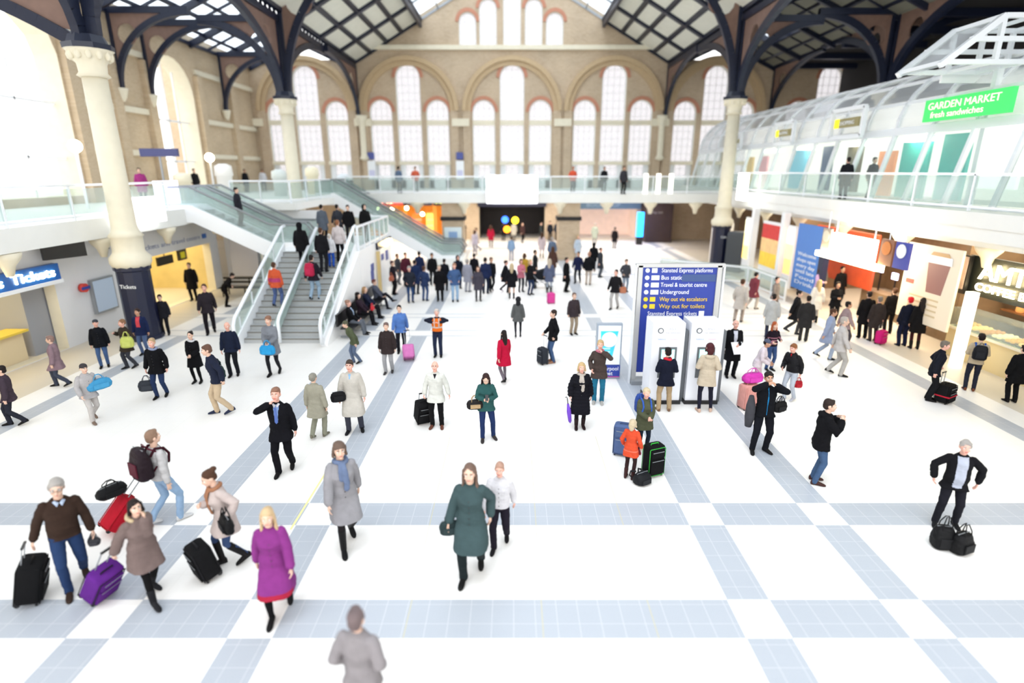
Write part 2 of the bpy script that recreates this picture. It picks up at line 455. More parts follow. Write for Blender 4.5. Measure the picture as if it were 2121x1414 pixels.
def column(x, y, label, arms, ztop=10.2, clad=True):
    root = empty('iron_column', (x, y, 0), label=label, cat='column', group='iron columns of the hall')
    if clad:
        m = MB(); m.lathe((x, y, 0), [(.6, 0), (.6, .12), (.54, .16), (.54, 2.55), (.6, 2.6), (.6, 2.75)], NAVYC, 12, False)
        m.text('Cafe' if x > 0 else 'Tickets', (x-.2, y-.56, 2.05), (1,0,0), (0,0,1), .2, WH, .01)
        m.build('cladding', root)
    m = MB(); m.lathe((x, y, 0), [(.58, 2.7), (.66, 2.85), (.66, 3.05), (.52, 3.2), (.5, 3.3), (.5, 3.75), (.56, 3.8), (.44, 3.95), (.4, 4.1), (.39, 5), (.36, ztop-1.0)], CREAM, 20)
    m.build('shaft', root)
    m = MB(); m.lathe((x, y, 0), [(.4, ztop-1.0), (.48, ztop-.95), (.4, ztop-.85), (.42, ztop-.6), (.62, ztop-.25), (.7, ztop-.18)], CREAM, 20)
    for k in range(12):
        an = 2*PI*k/12; m.sphere((x+.56*math.cos(an), y+.56*math.sin(an), ztop-.35), (.1, .1, .16), CREAM, 8)
    m.lathe((x, y, 0), [(.72, ztop-.18), (.74, ztop-.02), (.6, ztop), (.5, ztop+.25)], NAVY, 8, False)
    m.build('capital', root)
    for dv, L, rise, *lo in arms: spandrel(root, (x+dv[0]*.25, y+dv[1]*.25, ztop), dv, L, rise, low=bool(lo))
    return root
LA = [((0,1,0), 7.9, 4.0), ((0,-1,0), 7.9, 4.0)]
column(-13.8, 20.2, 'cream iron column with navy base at left, nearest to the camera', [((0,1,0), 7.9, 4.2), ((0,-1,0), 7.9, 4.2), ((1,0,0), 5.6, 7.0), ((-1,0,0), 8.2, 2.5, 1)], 9.95)
column(-13.5, 36, 'cream iron column rising behind the escalators', LA+[((1,0,0), 5.6, 7.0), ((-1,0,0), 4.3, 4.0)], 10.25, False)
column(13.3, 36, 'cream iron column standing before the glazed gallery at right', LA+[((-1,0,0), 5.6, 7.0), ((1,0,0), 4.3, 4.0)], 10.25)
column(22.1, 36, 'iron column rising behind the curved glass canopy, only its fan visible', LA+[((-1,0,0), 4.3, 4.0), ((1,0,0), 4.3, 4.0)], 10.6, False)
g = MB()
for x in (-13.55, 13.4):
    g.bb((x-.2, 2, 14.3), (x+.2, 52, 14.5), NAVY); g.bb((x-.2, 2, 15.0), (x+.2, 52, 15.15), NAVY)
    y = 2
    while y < 52: g.bar((x, y, 14.45), (x, y+.6, 15.05), .1, .1, NAVY); g.bar((x, y+.6, 14.45), (x, y, 15.05), .1, .1, NAVY); y += .6
g.build('trim_6', loc=(0, 0, 0), kind='structure', label='dark lattice girders over the column rows')
def wall_bracket(x, y, z, dv, L, rise, label):
    root = empty('roof_bracket', (x, y, z), label=label, cat='roof bracket')
    m = MB(); m.lathe((x, y, z-.7), [(.08, 0), (.2, .2), (.3, .55), (.34, .7)], CREAM, 10); m.build('corbel', root)
    spandrel(root, (x, y, z), dv, L, rise, .28)
wall_bracket(-13.2, 51.7, 10.4, (0,-1,0), 7.7, 3.9, 'navy iron bracket springing from the gable wall, left of the tall windows')
wall_bracket(13.2, 51.7, 10.4, (0,-1,0), 7.7, 3.9, 'navy iron bracket springing from the gable wall, right of the tall windows')
wall_bracket(22.2, 51.7, 10.4, (0,-1,0), 7.7, 3.9, 'navy iron bracket on the gable wall at the far right aisle')
wall_bracket(-22.1, 34.4, 10.5, (1,0,0), 4.4, 3.8, 'navy iron bracket on the left brick pier, just right of the near column')
wall_bracket(-22.1, 37.2, 10.5, (1,0,0), 4.4, 3.8, 'navy iron bracket at the arched opening in the left wall')
wall_bracket(-22.1, 46.5, 10.5, (1,0,0), 4.4, 3.8, 'navy iron bracket on the left brick pier farthest from the camera')

# ================================================================== left outer wall
LX = -22.4
def arch_y(y0, y1, z0, top):
    r_ = (y1-y0)/2; zs = top-r_; c = (y0+y1)/2; n = 12
    return [(y0, z0), (y1, z0)]+[(c+r_*math.cos(PI*i/n), zs+r_*math.sin(PI*i/n)) for i in range(n+1)]
w = MB()
w.prism([(4, 4.4), (52, 4.4), (52, 15), (4, 15)], [[(13.5, 4.8), (30.4, 4.8), (30.4, 11.5)]+[(21.95+8.45*math.cos(PI*i/12), 11.5+3.2*math.sin(PI*i/12)) for i in range(1, 12)]+[(13.5, 11.5)], arch_y(37.8, 42.6, 4.8, 13.2)],
        lambda u, v, t_: V((LX-t_, u, v)), 0, 1.2, BRY, CREAM)
w.build('wall_left', loc=(LX, 0, 4.4), kind='structure', label='buff brick side wall at left with two tall arched openings')
t = MB()
for y0, y1 in ((30.6, 37.4), (43.0, 52)):
    for z in (9.3, 6.9, 12.5): t.bb((LX-.05, y0, z), (LX+.18, y1, z+.32), CREAM)
    t.bb((LX-.05, y0, 4.4), (LX+.3, y1, 5.0), CREAM)
for y in (30.9, 34, 37.2, 43.2, 48): t.bb((LX-.02, y-.35, 4.4), (LX+.32, y+.35, 12.4), BRY)
t.build('trim_7', loc=(LX, 0, 4.4), kind='structure')
t = MB()
for y0, y1, zt in ((13.5, 30.4, 14.0), (37.8, 42.6, 13.0)):
    n = 7 if y1-y0 > 6 else 4
    for k in range(1, n):
        y = y0+(y1-y0)*k/n; t.bb((LX-.7, y-.04, 4.8), (LX-.6, y+.04, zt-abs(y-(y0+y1)/2)*.5), WH)
    for z in (6.6, 9.2): t.bb((LX-.7, y0, z), (LX-.6, y1, z+.12), WH)
t.build('window_92', loc=(LX, 0, 4.4), kind='structure', label='slender white glazing bars in the arched openings at left')

# ================================================================== galleries
def rail(name, pts, label, group='glass balustrades', h=1.12, step=2.2, zoff=0.0, thick=.09):
    """glass balustrade along a polyline on its floor level"""
    root = empty(name, pts[0], label=label, cat='balustrade', group=group)
    hr = MB(); gl = MB()
    for a_, b_ in zip(pts[:-1], pts[1:]):
        a_, b_ = V(a_), V(b_)
        hr.bar(a_+V((0,0,h)), b_+V((0,0,h)), thick, .08, WHM)
        hr.bar(a_+V((0,0,.12)), b_+V((0,0,.12)), .05, .06, WHM)
        gl.bar(a_+V((0,0,.62)), b_+V((0,0,.62)), .02, .84, GLS)
    hr.build('handrail', root); gl.build('glass_panel', root)
    for a_, b_ in zip(pts[:-1], pts[1:]):
        a_, b_ = V(a_), V(b_); L = (b_-a_).length; n = max(1, round(L/step))
        for k in range(n+1):
            p = a_.lerp(b_, k/n); q = MB(); q.bar(p, p+V((0,0,h)), .09, .05, WHM, up=(b_-a_).normalized() if abs((b_-a_).normalized().z) < .9 else (0,1,0))
            q.build('post', root)
    return root
FAS = mat('gallery_fascia', (226,226,222), .6, noise=.04, nscale=2)
s = MB()                                                            # one slab round three sides
s.bb((-11.3, 39, 4.2), (14.4, 52, 4.55), FAS); s.bb((-11.3, 39, 3.95), (14.4, 39.3, 4.2), FAS)
s.bb((-22.4, 30, 4.05), (-11.3, 52, 4.4), FAS); s.bb((-22.4, 5, 4.05), (-14.7, 30, 4.4), FAS)
s.bb((-14.95, 5, 3.7), (-14.7, 28, 4.05), FAS)
s.bb((14.2, 5, 4.35), (24, 52, 4.8), FAS); s.bb((14.25, 5, 3.95), (14.75, 52, 4.35), FAS); s.bb((14.55, 5, 3.75), (15.0, 52, 3.95), FAS)
for y in range(9, 39, 4):
    s.lathe((14.9, y+.5, 3.1), [(.1, 0), (.18, .3), (.34, .5), (.4, .65)], CREAM, 10)
for x in (-9.5, -6.5, -3.3, 3.3, 6.5, 9.5, 12.6):
    s.lathe((x, 39.4, 3.2), [(.12, 0), (.2, .35), (.42, .6), (.5, .78)], CREAM, 10)
for y in range(8, 29, 4): s.lathe((-14.95, y+.5, 3.0), [(.1, 0), (.18, .3), (.34, .5), (.4, .68)], CREAM, 10)
s.build('trim_8', loc=(0, 0, 4), kind='structure', label='white gallery deck and fascia round the hall')
rail('balustrade', [(-11.2, 39.05, 4.55), (14.1, 39.05, 4.55)], 'white railed glass balustrade across the far balcony', step=2.3)
rail('balustrade', [(14.35, 5, 4.82), (14.35, 38.8, 4.82)], 'long glass balustrade along the shop gallery at right', h=1.1, step=2.7)
rail('balustrade', [(-14.8, 6, 4.4), (-14.8, 24.6, 4.4)], 'glass balustrade along the near left gallery', h=1.15, step=2.6)
rail('balustrade', [(-14.7, 30.2, 4.4), (-11.6, 30.2, 4.4), (-11.5, 37.0, 4.4)], 'glass balustrade round the rear left gallery corner by the second column', step=2.0)

# ================================================================== left lower storey
LOWW = mat('lower_wall', (222,222,224), .6, noise=.04, nscale=1.5)
YEL = mat('yellow_fitout', (206,186,128), .6, noise=.25, nscale=1.2)
w = MB()
w.prism([(6, 0), (30, 0), (30, 4.1), (6, 4.1)], [[(7.0, .02), (18.9, .02), (18.9, 2.35), (7.0, 2.35)], [(23.0, .02), (29.2, .02), (29.2, 2.45), (23.0, 2.45)]],
        lambda u, v, t_: V((-15.7-t_, u, v)), 0, .4, LOWW, CREAM)
w.bb((-15.6, 30.5, 0), (-10.3, 30.8, 4.0), LOWW)
w.build('wall_left', loc=(-15.7, 0, 0), kind='structure', label='white wall of the lower storey beneath the left gallery')
w = MB()
w.bb((-21, 6, 0), (-20.8, 30, 4.0), YEL); w.bb((-20.8, 19.0, 0), (-16.1, 19.2, 4.0), mat('grey_pier', (150,152,158), .6)); w.bb((-17.2, 18.0, 0), (-16.15, 18.98, 4.0), MATS['grey_pier']); w.bb((-20.8, 22.4, 0), (-16.1, 22.6, 4), YEL)
w.bb((-20.8, 29.6, 0), (-16.1, 29.8, 4), YEL)
w.build('wall_left', loc=(-18, 18, 0), kind='structure', label='warm yellow rear walls inside the lower left openings')
c_ = MB(); TAN = mat('tan_counter', (214,196,160), .6)
c_.bb((-16.6, 8, 0), (-16.15, 17.7, .95), TAN); c_.bb((-16.75, 8, .95), (-16.0, 17.8, 1.02), mat('yellow_board', (222,192,70), .5)); c_.build('ticket_counter', label='long cream counter with yellow top in the lower left opening', cat='counter')
for i, (y, z) in enumerate(((14.6, 1.7), (17.0, 1.6))):
    b_ = MB(); b_.bb((-20.6, y-.9, z-.6), (-20.5, y+.9, z+.6), mat('yellow_poster', (232,206,60), .5)); b_.bb((-20.5, y-.8, z-.1), (-20.48, y+.8, z+.1), mat('brown_line', (120,84,40), .5))
    b_.build('wall_poster', label=['yellow poster inside the lower left opening, nearest the frame edge', 'yellow poster inside the lower left opening, beside the grey pier'][i], cat='poster', group='yellow posters')
# blue illuminated sign
sg = empty('illuminated_sign', (-15.6, 14, 3), label='long blue fascia sign with glowing white lettering at the left wall', cat='sign')
m = MB(); m.bb((-15.68, 8.0, 2.48), (-15.45, 18.95, 3.02), mat('sign_blue', (34,96,176), .4)); m.bb((-15.7, 8.0, 2.36), (-15.42, 19.0, 2.48), WH); m.build('sign_box', sg)
LIT = mat('lit_letters', (255,240,205), .5, emit=(255,232,180), estr=9)
m = MB(); m.text('Tickets', (-15.44, 17.0, 2.75), (0,1,0), (0,0,1), .42, LIT, .02, width=1.7); m.text('Trains', (-15.44, 15.0, 2.75), (0,1,0), (0,0,1), .42, LIT, .02, width=1.7); m.build('lettering', sg)
tv = empty('hanging_screen', (-15.1, 18.9, 3.3), label='black monitor hanging above the blue sign', cat='screen')
m = MB(); m.box((-15.1, 18.9, 3.45), (.12, 1.3, .5), BLACK, Matrix.Rotation(math.radians(-25), 3, 'Z')); m.build('monitor', tv)
m = MB(); m.bar((-15.1, 18.9, 3.68), (-15.1, 18.9, 4.06), .08, .08, BLACK); m.build('bracket', tv)
tv = MB(); tv.box((-15.6, 21.6, 3.3), (.14, .14, .3), BLACK); tv.build('wall_camera', label='small black camera on the white wall beside the near column', cat='camera')
ps = empty('notice_case', (-15.6, 21, .85), label='pale blue wall map in a grey case between the opening and the column', cat='notice')
m = MB(); m.bb((-15.7, 20.4, .85), (-15.58, 21.6, 2.15), GREY); m.build('case_frame', ps)
m = MB(); m.bb((-15.58, 20.47, .92), (-15.56, 21.53, 2.08), mat('pale_blue_paper', (190,206,226), .5)); m.build('map', ps)
m = MB(); m.tube([(-15.66, 20.0, 1.95), (-15.5, 20.0, 1.95)], .16, mat('roundel_red', (208,60,50), .5), 16); m.bb((-15.5, 19.8, 1.9), (-15.48, 20.2, 2.0), mat('roundel_blue', (40,60,150), .5)); m.build('roundel_sign', label='small red round sign with a blue bar on the white wall', cat='sign')
hd = MB(); hd.text('Tickets and travel centre', (-15.69, 23.6, 2.85), (0,1,0), (0,0,1), .3, mat('faint_letters', (160,166,190), .6), .01, width=4.8)
hd.bb((-15.7, 28.6, 2.75), (-15.66, 28.95, 2.97), mat('badge_blue', (60,110,190), .5)); hd.build('fascia_lettering', label='faint grey lettering above the yellow lit opening', cat='sign')
m = MB(); m.bb((-15.05, 29.9, .6), (-13.6, 29.98, 2.6), mat('grey_notice', (196,196,204), .6)); m.build('notice_board', label='grey notice board on the white wall beneath the escalator', cat='notice')
# hanging signs inside the yellow opening
for i, (y, w_, h_) in enumerate(((26.0, 1.2, .4), (27.7, .7, .6))):
    b_ = MB(); b_.bb((-16.6, y, 1.75), (-16.5, y+w_, 1.75+h_), BLACK); b_.bar((-16.55, y+w_/2, 1.75+h_), (-16.55, y+w_/2, 4.04), .03, .03, BLACK)
    if i: b_.bb((-16.5, y+.15, 1.85), (-16.48, y+.5, 2.15), mat('lime_sign', (216,214,40), .5))
    b_.build('hanging_sign', label=['black hanging sign in the yellow opening, nearer the column', 'black hanging sign with a lime square in the yellow opening'][i], cat='sign', group='hanging signs in the opening')

# ================================================================== stairs, landing box, escalators
ST0, ST1, SX0, SX1, SH = 19.5, 24.2, -9.75, -6.85, 2.7
STEP = mat('stair_grey', (176,178,178), .6, noise=.1, nscale=20); NOSE = mat('stair_nosing', (120,116,108), .6)
sr = empty('staircase', (-8.3, ST0, 0), label='wide grey staircase rising to the landing, split by a central handrail', cat='stairs')
m = MB(); n = 16; vs = []
for k in range(n):
    y0 = ST0+(ST1-ST0)*k/n; z1 = SH*(k+1)/n
    m.bb((SX0, y0, 0 if k == 0 else SH*k/n-.05), (SX1, ST1+.02, z1), STEP); m.bb((SX0, y0-.012, z1-.035), (SX1, y0+.03, z1+.004), NOSE)
m.build('flight', sr)
for x, t_ in ((SX0-.14, WH), (SX1+.02, WH)):
    m = MB(); m.prism([(ST0-.4, 0), (ST1, 0), (ST1, SH+.35), (ST0-.4, .32)], [], lambda u, v, q: V((x+q, u, v)), 0, .12, WH); m.build('stringer', sr)
for x, h in ((SX0-.08, 1.0), (SX1+.08, 1.0)):
    m = MB(); pts = [(x, ST0-.5, .1), (x, ST0-.5, .8), (x, ST0-.35, 1.02), (x, ST1, SH+h+.02), (x, ST1+.3, SH+h+.05)]
    m.tube(pts, .065, WHM, 10); m.build('handrail', sr)
    m = MB(); m.prism([(ST0-.4, .35), (ST1, SH+.38), (ST1, SH+.95), (ST0-.4, .92)], [], lambda u, v, q: V((x+q, u, v)), -.01, .01, GLS); m.build('glass_panel', sr)
    for k in range(5):
        y = ST0+(ST1-ST0)*k/4; z = SH*k/4; q = MB(); q.bar((x, y, z+.2), (x, y, z+1.0), .06, .06, WHM); q.build('baluster', sr)
x = -8.35
m = MB(); m.tube([(x, ST0-.25, .1), (x, ST0-.25, .85), (x, ST0-.1, 1.02), (x, ST1, SH+1.0)], .06, WHM, 10); m.build('handrail', sr)
m = MB(); m.prism([(ST0-.2, .25), (ST1, SH+.2), (ST1, SH+.9), (ST0-.2, .9)], [], lambda u, v, q: V((x+q, u, v)), -.15, -.13, GLS); m.bar((x-.28, ST0-.2, .28), (x-.28, ST1, SH+.28), .12, .3, WH); m.build('glass_panel', sr)
KW = mat('kiosk_white', (240,240,240), .5)
ld = empty('landing_kiosk', (-8.3, 27, 0), label='white kiosk block under the stair landing with small blue notices', cat='kiosk')
m = MB(); m.bb((-10.2, ST1+.03, 0), (-6.6, 30.5, SH), KW); m.build('body', ld)
m = MB(); m.prism([(ST0-.4, 0), (ST1, 0), (ST1, SH), (ST0-.4, .1)], [], lambda u, v, q: V((-6.72+q, u, v)), 0, .12, KW); m.build('side_panel', ld)
m = MB()
for y, z, hh in ((26.0, 1.5, .34), (25.9, 1.05, .5), (28.2, 1.7, .3), (29.2, 1.55, .5)): m.bb((-6.6, y, z), (-6.57, y+.5, z+hh), mat('notice_blue', (74,84,150), .5))
m.build('notice', ld)
m = MB(); m.bb((-6.6, 27.2, 2.35), (-6.5, 30.4, 2.68), NAVYC); m.build('fascia_strip', ld)
for k, y in enumerate((28.6, 29.6)):
    m = MB(); m.sphere((-6.42, y, 2.5), .15, mat('warm_lamp', (255,236,190), .5, emit=(255,224,160), estr=8), 12); m.build('wall_lamp', label=['round warm lamp on the kiosk front, nearer the bench', 'round warm lamp on the kiosk front, nearer the crowd'][k], cat='lamp', group='kiosk lamps')
m = MB(); m.bb((-6.55, 27.0, 0), (-6.4, 27.14, 2.3), mat('brass_post', (200,176,120), .4)); m.build('kiosk_post', label='slim brass coloured post at the kiosk front', cat='post')
rail('balustrade', [(-6.65, ST1+.1, SH), (-6.65, 30.4, SH), (-9.0, 30.4, SH)], 'glass balustrade with blue reflections on the kiosk landing', h=1.02, step=1.1)
ESC = mat('escalator_steel', (170,176,178), .35, .6); STP = mat('escalator_step', (176,180,182), .5, .1)
def escalator(a_, b_, width, label):
    """a_ top, b_ bottom (centre line points)"""
    a_, b_ = V(a_), V(b_); root = empty('escalator', b_, label=label, cat='escalator', group='escalators')
    d = (a_-b_); hd_ = V((d.x, d.y, 0)).normalized(); side = hd_.cross(V((0,0,1)))
    top2 = a_+hd_*1.2; bot2 = b_-hd_*1.2
    m = MB(); L = V((d.x, d.y, 0)).length; n = int(L/.4)
    for k in range(n):
        p = b_.lerp(a_, (k+.5)/n); q = V((p.x, p.y, p.z+.02)); R = Matrix((hd_, side, V((0,0,1)))).transposed()
        m.box(q-V((0,0,.12)), (L/n+.01, width, .24), STP, R); m.box(q-hd_*(L/n/2-.02)+V((0,0,.005)), (.04, width, .012), WH, R)
    m.box((b_+bot2)/2-V((0,0,.1)), (1.2, width, .2), STP, Matrix((hd_, side, V((0,0,1)))).transposed())
    m.build('steps', root)
    for sgn in (-1, 1):
        o_ = side*sgn*(width/2+.1); up = V((0,0,1))
        m = MB(); m.tube([bot2+o_+up*.1, bot2+o_-hd_*.25+up*.5, bot2+o_+up*.92, b_+o_+up*.95, a_+o_+up*.95, top2+o_+up*.92], .055, mat('escalator_handrail', (128,132,134), .4), 8); m.build('handrail', root)
        m = MB(); pts = [bot2, b_, a_, top2]
        for p, q in zip(pts[:-1], pts[1:]):
            vs = [p+o_+up*.12, q+o_+up*.12, q+o_+up*.88, p+o_+up*.88]; m.add(vs+[v_+side*.02 for v_ in vs], [(0,1,2,3),(7,6,5,4),(0,4,5,1),(1,5,6,2),(2,6,7,3),(3,7,4,0)], GLS)
        m.build('glass_panel', root)
        m = MB()
        for p, q in zip(pts[:-1], pts[1:]):
            vs = [p+o_-up*.62, q+o_-up*.62, q+o_+up*.14, p+o_+up*.14]; w2 = side*sgn*.08; m.add([v_-w2 for v_ in vs]+[v_+w2 for v_ in vs], [(0,1,2,3),(7,6,5,4),(0,4,5,1),(1,5,6,2),(2,6,7,3),(3,7,4,0)], WH)
        m.build('skirt', root)
escalator((-14.4, 26.4, 4.4), (-11.0, 26.4, 2.75), 1.0, 'short escalator from the left gallery down to the landing, nearer one')
escalator((-14.4, 28.1, 4.4), (-11.0, 28.1, 2.75), 1.0, 'short escalator from the left gallery down to the landing, farther one')
escalator((-11.3, 37.3, 4.55), (-4.6, 37.3, .6), 1.0, 'long escalator descending from the far balcony, nearer one')
escalator((-11.3, 38.6, 4.55), (-4.6, 38.6, .6), 1.0, 'long escalator descending from the far balcony, farther one')
m = MB(); m.bb((-5.6, 36.4, 0), (-3.2, 39.3, .55), FAS); m.build('escalator_plinth', label='white plinth at the foot of the long escalators', cat='plinth')
m = MB()
m.bb((-13.5, 30.0, .0), (-10.3, 30.15, 2.4), mat('green_glass_wall', (200,214,206), .3)); m.bb((-13.4, 29.9, 0), (-13.3, 30.2, 2.4), WH)
m.build('screen_wall', label='pale green glass wall under the landing', cat='glass screen')
# seating in front of the kiosk
bn = empty('bench', (-6.0, 22, 0), label='dark row bench against the white kiosk wall', cat='bench')
m = MB(); m.bb((-6.35, 19.9, .4), (-5.85, 25.6, .46), BLACK); m.build('seat', bn)
m = MB(); m.bb((-6.5, 19.9, .5), (-6.42, 25.6, .95), BLACK); m.build('backrest', bn)
for y in (20.2, 22.0, 23.8, 25.4):
    m = MB(); m.bar((-6.1, y, 0), (-6.1, y, .42), .06, .06, GREY); m.bar((-6.45, y, .03), (-5.75, y, .03), .06, .05, GREY); m.build('leg', bn)
bn = empty('bench', (-13.4, 27, 0), label='dark slatted metal bench beneath the left escalator', cat='bench')
m = MB()
for k in range(3): m.bar((-14.6, 27.4+.16*k, .45), (-12.0, 27.4+.16*k, .45), .1, .04, BLACK)
m.build('seat', bn)
m = MB()
for k in range(2): m.bar((-14.6, 27.95, .65+.2*k), (-12.0, 27.95, .65+.2*k), .04, .1, BLACK)
m.build('backrest', bn)
for x in (-14.4, -13.3, -12.2):
    m = MB(); m.bar((x, 27.35, 0), (x, 27.35, .45), .05, .05, BLACK); m.bar((x, 27.95, 0), (x, 27.95, .9), .05, .05, BLACK); m.build('leg', bn)
# ================================================================== shops under the far balcony
def unit(x0, x1, label, wallc, sign_c, sign_t, text_c, lit=None, depth=4.5, text=None, h=3.2):
    root = empty('shop_unit', ((x0+x1)/2, WY, 0), label=label, cat='shop')
    m = MB(); m.bb((x0, WY+depth, 0), (x1, WY+depth+.1, h), wallc); m.bb((x0, WY+.7, 0), (x0+.08, WY+depth, h), wallc); m.bb((x1-.08, WY+.7, 0), (x1, WY+depth, h), wallc); m.bb((x0, WY+.7, h), (x1, WY+depth, h+.05), DARK)
    m.build('interior', root)
    m = MB(); m.bb((x0, WY-.35, h-.15), (x1, WY-.02, h+.55), sign_c); m.build('fascia', root)
    if text:
        q = MB(); q.text(text, ((x0+x1)/2-sign_t/2, WY-.36, h+.2), (1,0,0), (0,0,1), .42, text_c, .02, width=sign_t); q.build('lettering', root)
    return root
WARM = mat('warm_shop_wall', (222,150,70), .6, noise=.5, nscale=2, emit=(240,160,60), estr=.16)  # wall glows by itself, shop lighting put into the material
PINK = mat('pale_shop_wall', (214,190,176), .6, noise=.2, nscale=2, emit=(230,200,180), estr=.2)  # same here: weak emission stands in for light on the wall
GATE = mat('gateline_dark', (34,30,34), .6, noise=.3, nscale=2)
u = unit(-13.0, -9.9, 'food shop with a red lit fascia beneath the far balcony', WARM, mat('fascia_red', (206,40,36), .5, emit=(220,50,40), estr=.25), 1.6, LIT, text='FOOD')
u = unit(-9.8, -7.2, 'shop with dark fascia and white letters beneath the far balcony', WARM, NAVYC, 1.9, WH, text='BAGELS')
u = unit(-7.1, -5.1, 'shop with yellow green lettering and orange glow beneath the balcony', WARM, BLACK, 1.7, mat('lime_lit', (214,214,70), .5, emit=(220,224,80), estr=2.5), text='SUSHI')
u = unit(-3.1, 3.1, 'dark platform entrance beneath the bright departure screen', GATE, NAVYC, 3.4, mat('dim_letters', (120,124,150), .5), text='Platforms 1-8', h=3.1)
u = unit(4.8, 11.6, 'pale lit shop under a long grey blue fascia below the balcony', PINK, mat('fascia_slate', (70,96,116), .5), 3.0, mat('slate_letters', (140,160,176), .5), text='BOOKSHOP', h=2.9)
m = MB(); m.bb((11.7, WY-2.4, 0), (14.0, WY-.1, 3.3), mat('dark_brown_panel', (52,34,30), .6, noise=.3, nscale=2)); m.text('Way out', (12.0, WY-2.42, 2.6), (1,0,0), (0,0,1), .3, mat('faint_white', (150,140,130), .5), .01); m.build('kiosk', label='dark brown kiosk at the right end below the balcony', cat='kiosk')
for i, x in enumerate((-4.1, 3.95)):
    pr = empty('brick_pillar', (x, 40, 0), label=['brick pillar left of the departure screen, with a pale map', 'brick pillar right of the departure screen'][i], cat='pillar', group='brick pillars below the balcony')
    q = MB(); q.bb((x-.75, 39.4, 0), (x+.75, 40.6, 3.95), BRX); q.build('shaft', pr)
    q = MB(); q.bb((x-.85, 39.3, 2.75), (x+.85, 40.7, 3.0), DARK); q.build('band', pr)
    if i == 0: q = MB(); q.bb((x-.6, 39.3, .9), (x+.6, 39.38, 2.3), mat('pale_map', (210,222,226), .5)); q.bb((x-.3, 39.28, 1.2), (x+.3, 39.31, 2.0), mat('map_blue', (130,160,200), .5)); q.build('map_panel', pr)
for i, (x, z, c, l) in enumerate(((-.55, 2.35, (40,90,220), 'blue'), (.25, 2.3, (240,200,30), 'yellow'), (-.4, 1.6, (250,130,20), 'orange'))):
    q = MB(); q.tube([(x, 45.0, z), (x, 45.05, z)], .27, mat('disc_'+l, c, .5, emit=c, estr=2.0), 20); q.bar((x, 45.02, z+.27), (x, 45.02, 4.15), .02, .02, BLACK)
    q.build('round_sign', label=f'round {l} lit sign hanging in the dark platform entrance', cat='sign', group='round lit signs')
q = MB(); q.bb((10.6, 48, .7), (11.1, 48.3, 2.7), mat('blue_light', (20,110,250), .4, emit=(20,120,255), estr=4)); q.bb((10.6, 48, 0), (11.1, 48.3, .7), DARK); q.build('light_totem', label='glowing blue column light near the right shops below the balcony', cat='light')
for i, (x, w_, c) in enumerate(((-8.8, .9, (250,100,30)), (-7.6, .7, (255,196,90)), (-6.0, 1.0, (240,170,60)), (-10.8, 1.2, (255,200,110)))):
    q = MB(); q.bb((x-w_/2, WY+.8, .1), (x+w_/2, WY+1.4, 2.3), mat(f'display_{i}', c, .5, noise=.3, nscale=6, emit=c, estr=.3))
    for k in range(3): q.bb((x-w_/2, WY+.75, .6+k*.55), (x+w_/2, WY+.8, .66+k*.55), CREAM)
    q.build('shop_display', label=['orange lit display in the left shops below the balcony', 'pale yellow lit display in the left shops below the balcony', 'golden lit display right of the orange one', 'warm lit display under the red fascia'][i], cat='display', group='lit shop displays')
for i, (x, y, z) in enumerate(((-11.9, 50.6, 2.9), (-10.6, 50.6, 2.8), (-9.3, 50.6, 2.9), (-7.9, 50.4, 2.4), (-9.9, 50.2, 1.5))):
    q = MB(); q.sphere((x, y, z), .17, mat('shop_bulb', (255,240,200), .4, emit=(255,226,170), estr=10), 10); q.bar((x, y, z+.15), (x, y, 4.2), .015, .015, BLACK)
    q.build('pendant_lamp', label=['glowing pendant before the red fascia', 'glowing pendant between the red and dark fascias', 'glowing pendant by the dark fascia', 'low glowing pendant near the lime lettering', 'lowest glowing pendant by the escalator foot'][i], cat='lamp', group='pendants of the far shops')
# departure screen
ds = empty('departure_screen', (0, 38.7, 4), label='bright white departure screen hung on the far balcony', cat='screen')
q = MB(); q.bb((-1.72, 38.55, 3.92), (1.72, 38.9, 5.78), WH); q.build('housing', ds)
q = MB(); q.bb((-1.66, 38.52, 3.98), (1.66, 38.55, 5.72), mat('screen_glow', (255,250,255), .4, emit=(255,248,255), estr=7)); q.build('display', ds)
q = MB(); q.text('Departures', (-1.4, 38.515, 5.5), (1,0,0), (0,0,1), .25, mat('screen_violet', (190,170,240), .4, emit=(214,196,255), estr=4), .005); q.build('lettering', ds)
# far balcony wall signs
for i, x in enumerate((-12.4, -4.6)):
    q = MB(); q.bb((x-.35, WY-.3, 5.3), (x+.35, WY-.2, 6.9), WH); q.bb((x-.3, WY-.34, 7.0), (x+.3, WY-.24, 7.6), mat('notice_blue', (74,84,150), .5)); q.bb((x-.25, WY-.31, 5.6), (x+.25, WY-.305, 6.1), mat('pale_lilac', (200,200,226), .5))
    q.build('wall_sign', label=['blue and white sign on the far brick wall at the left corbel', 'blue and white sign on the far brick wall between two window groups'][i], cat='sign', group='signs on the far wall')

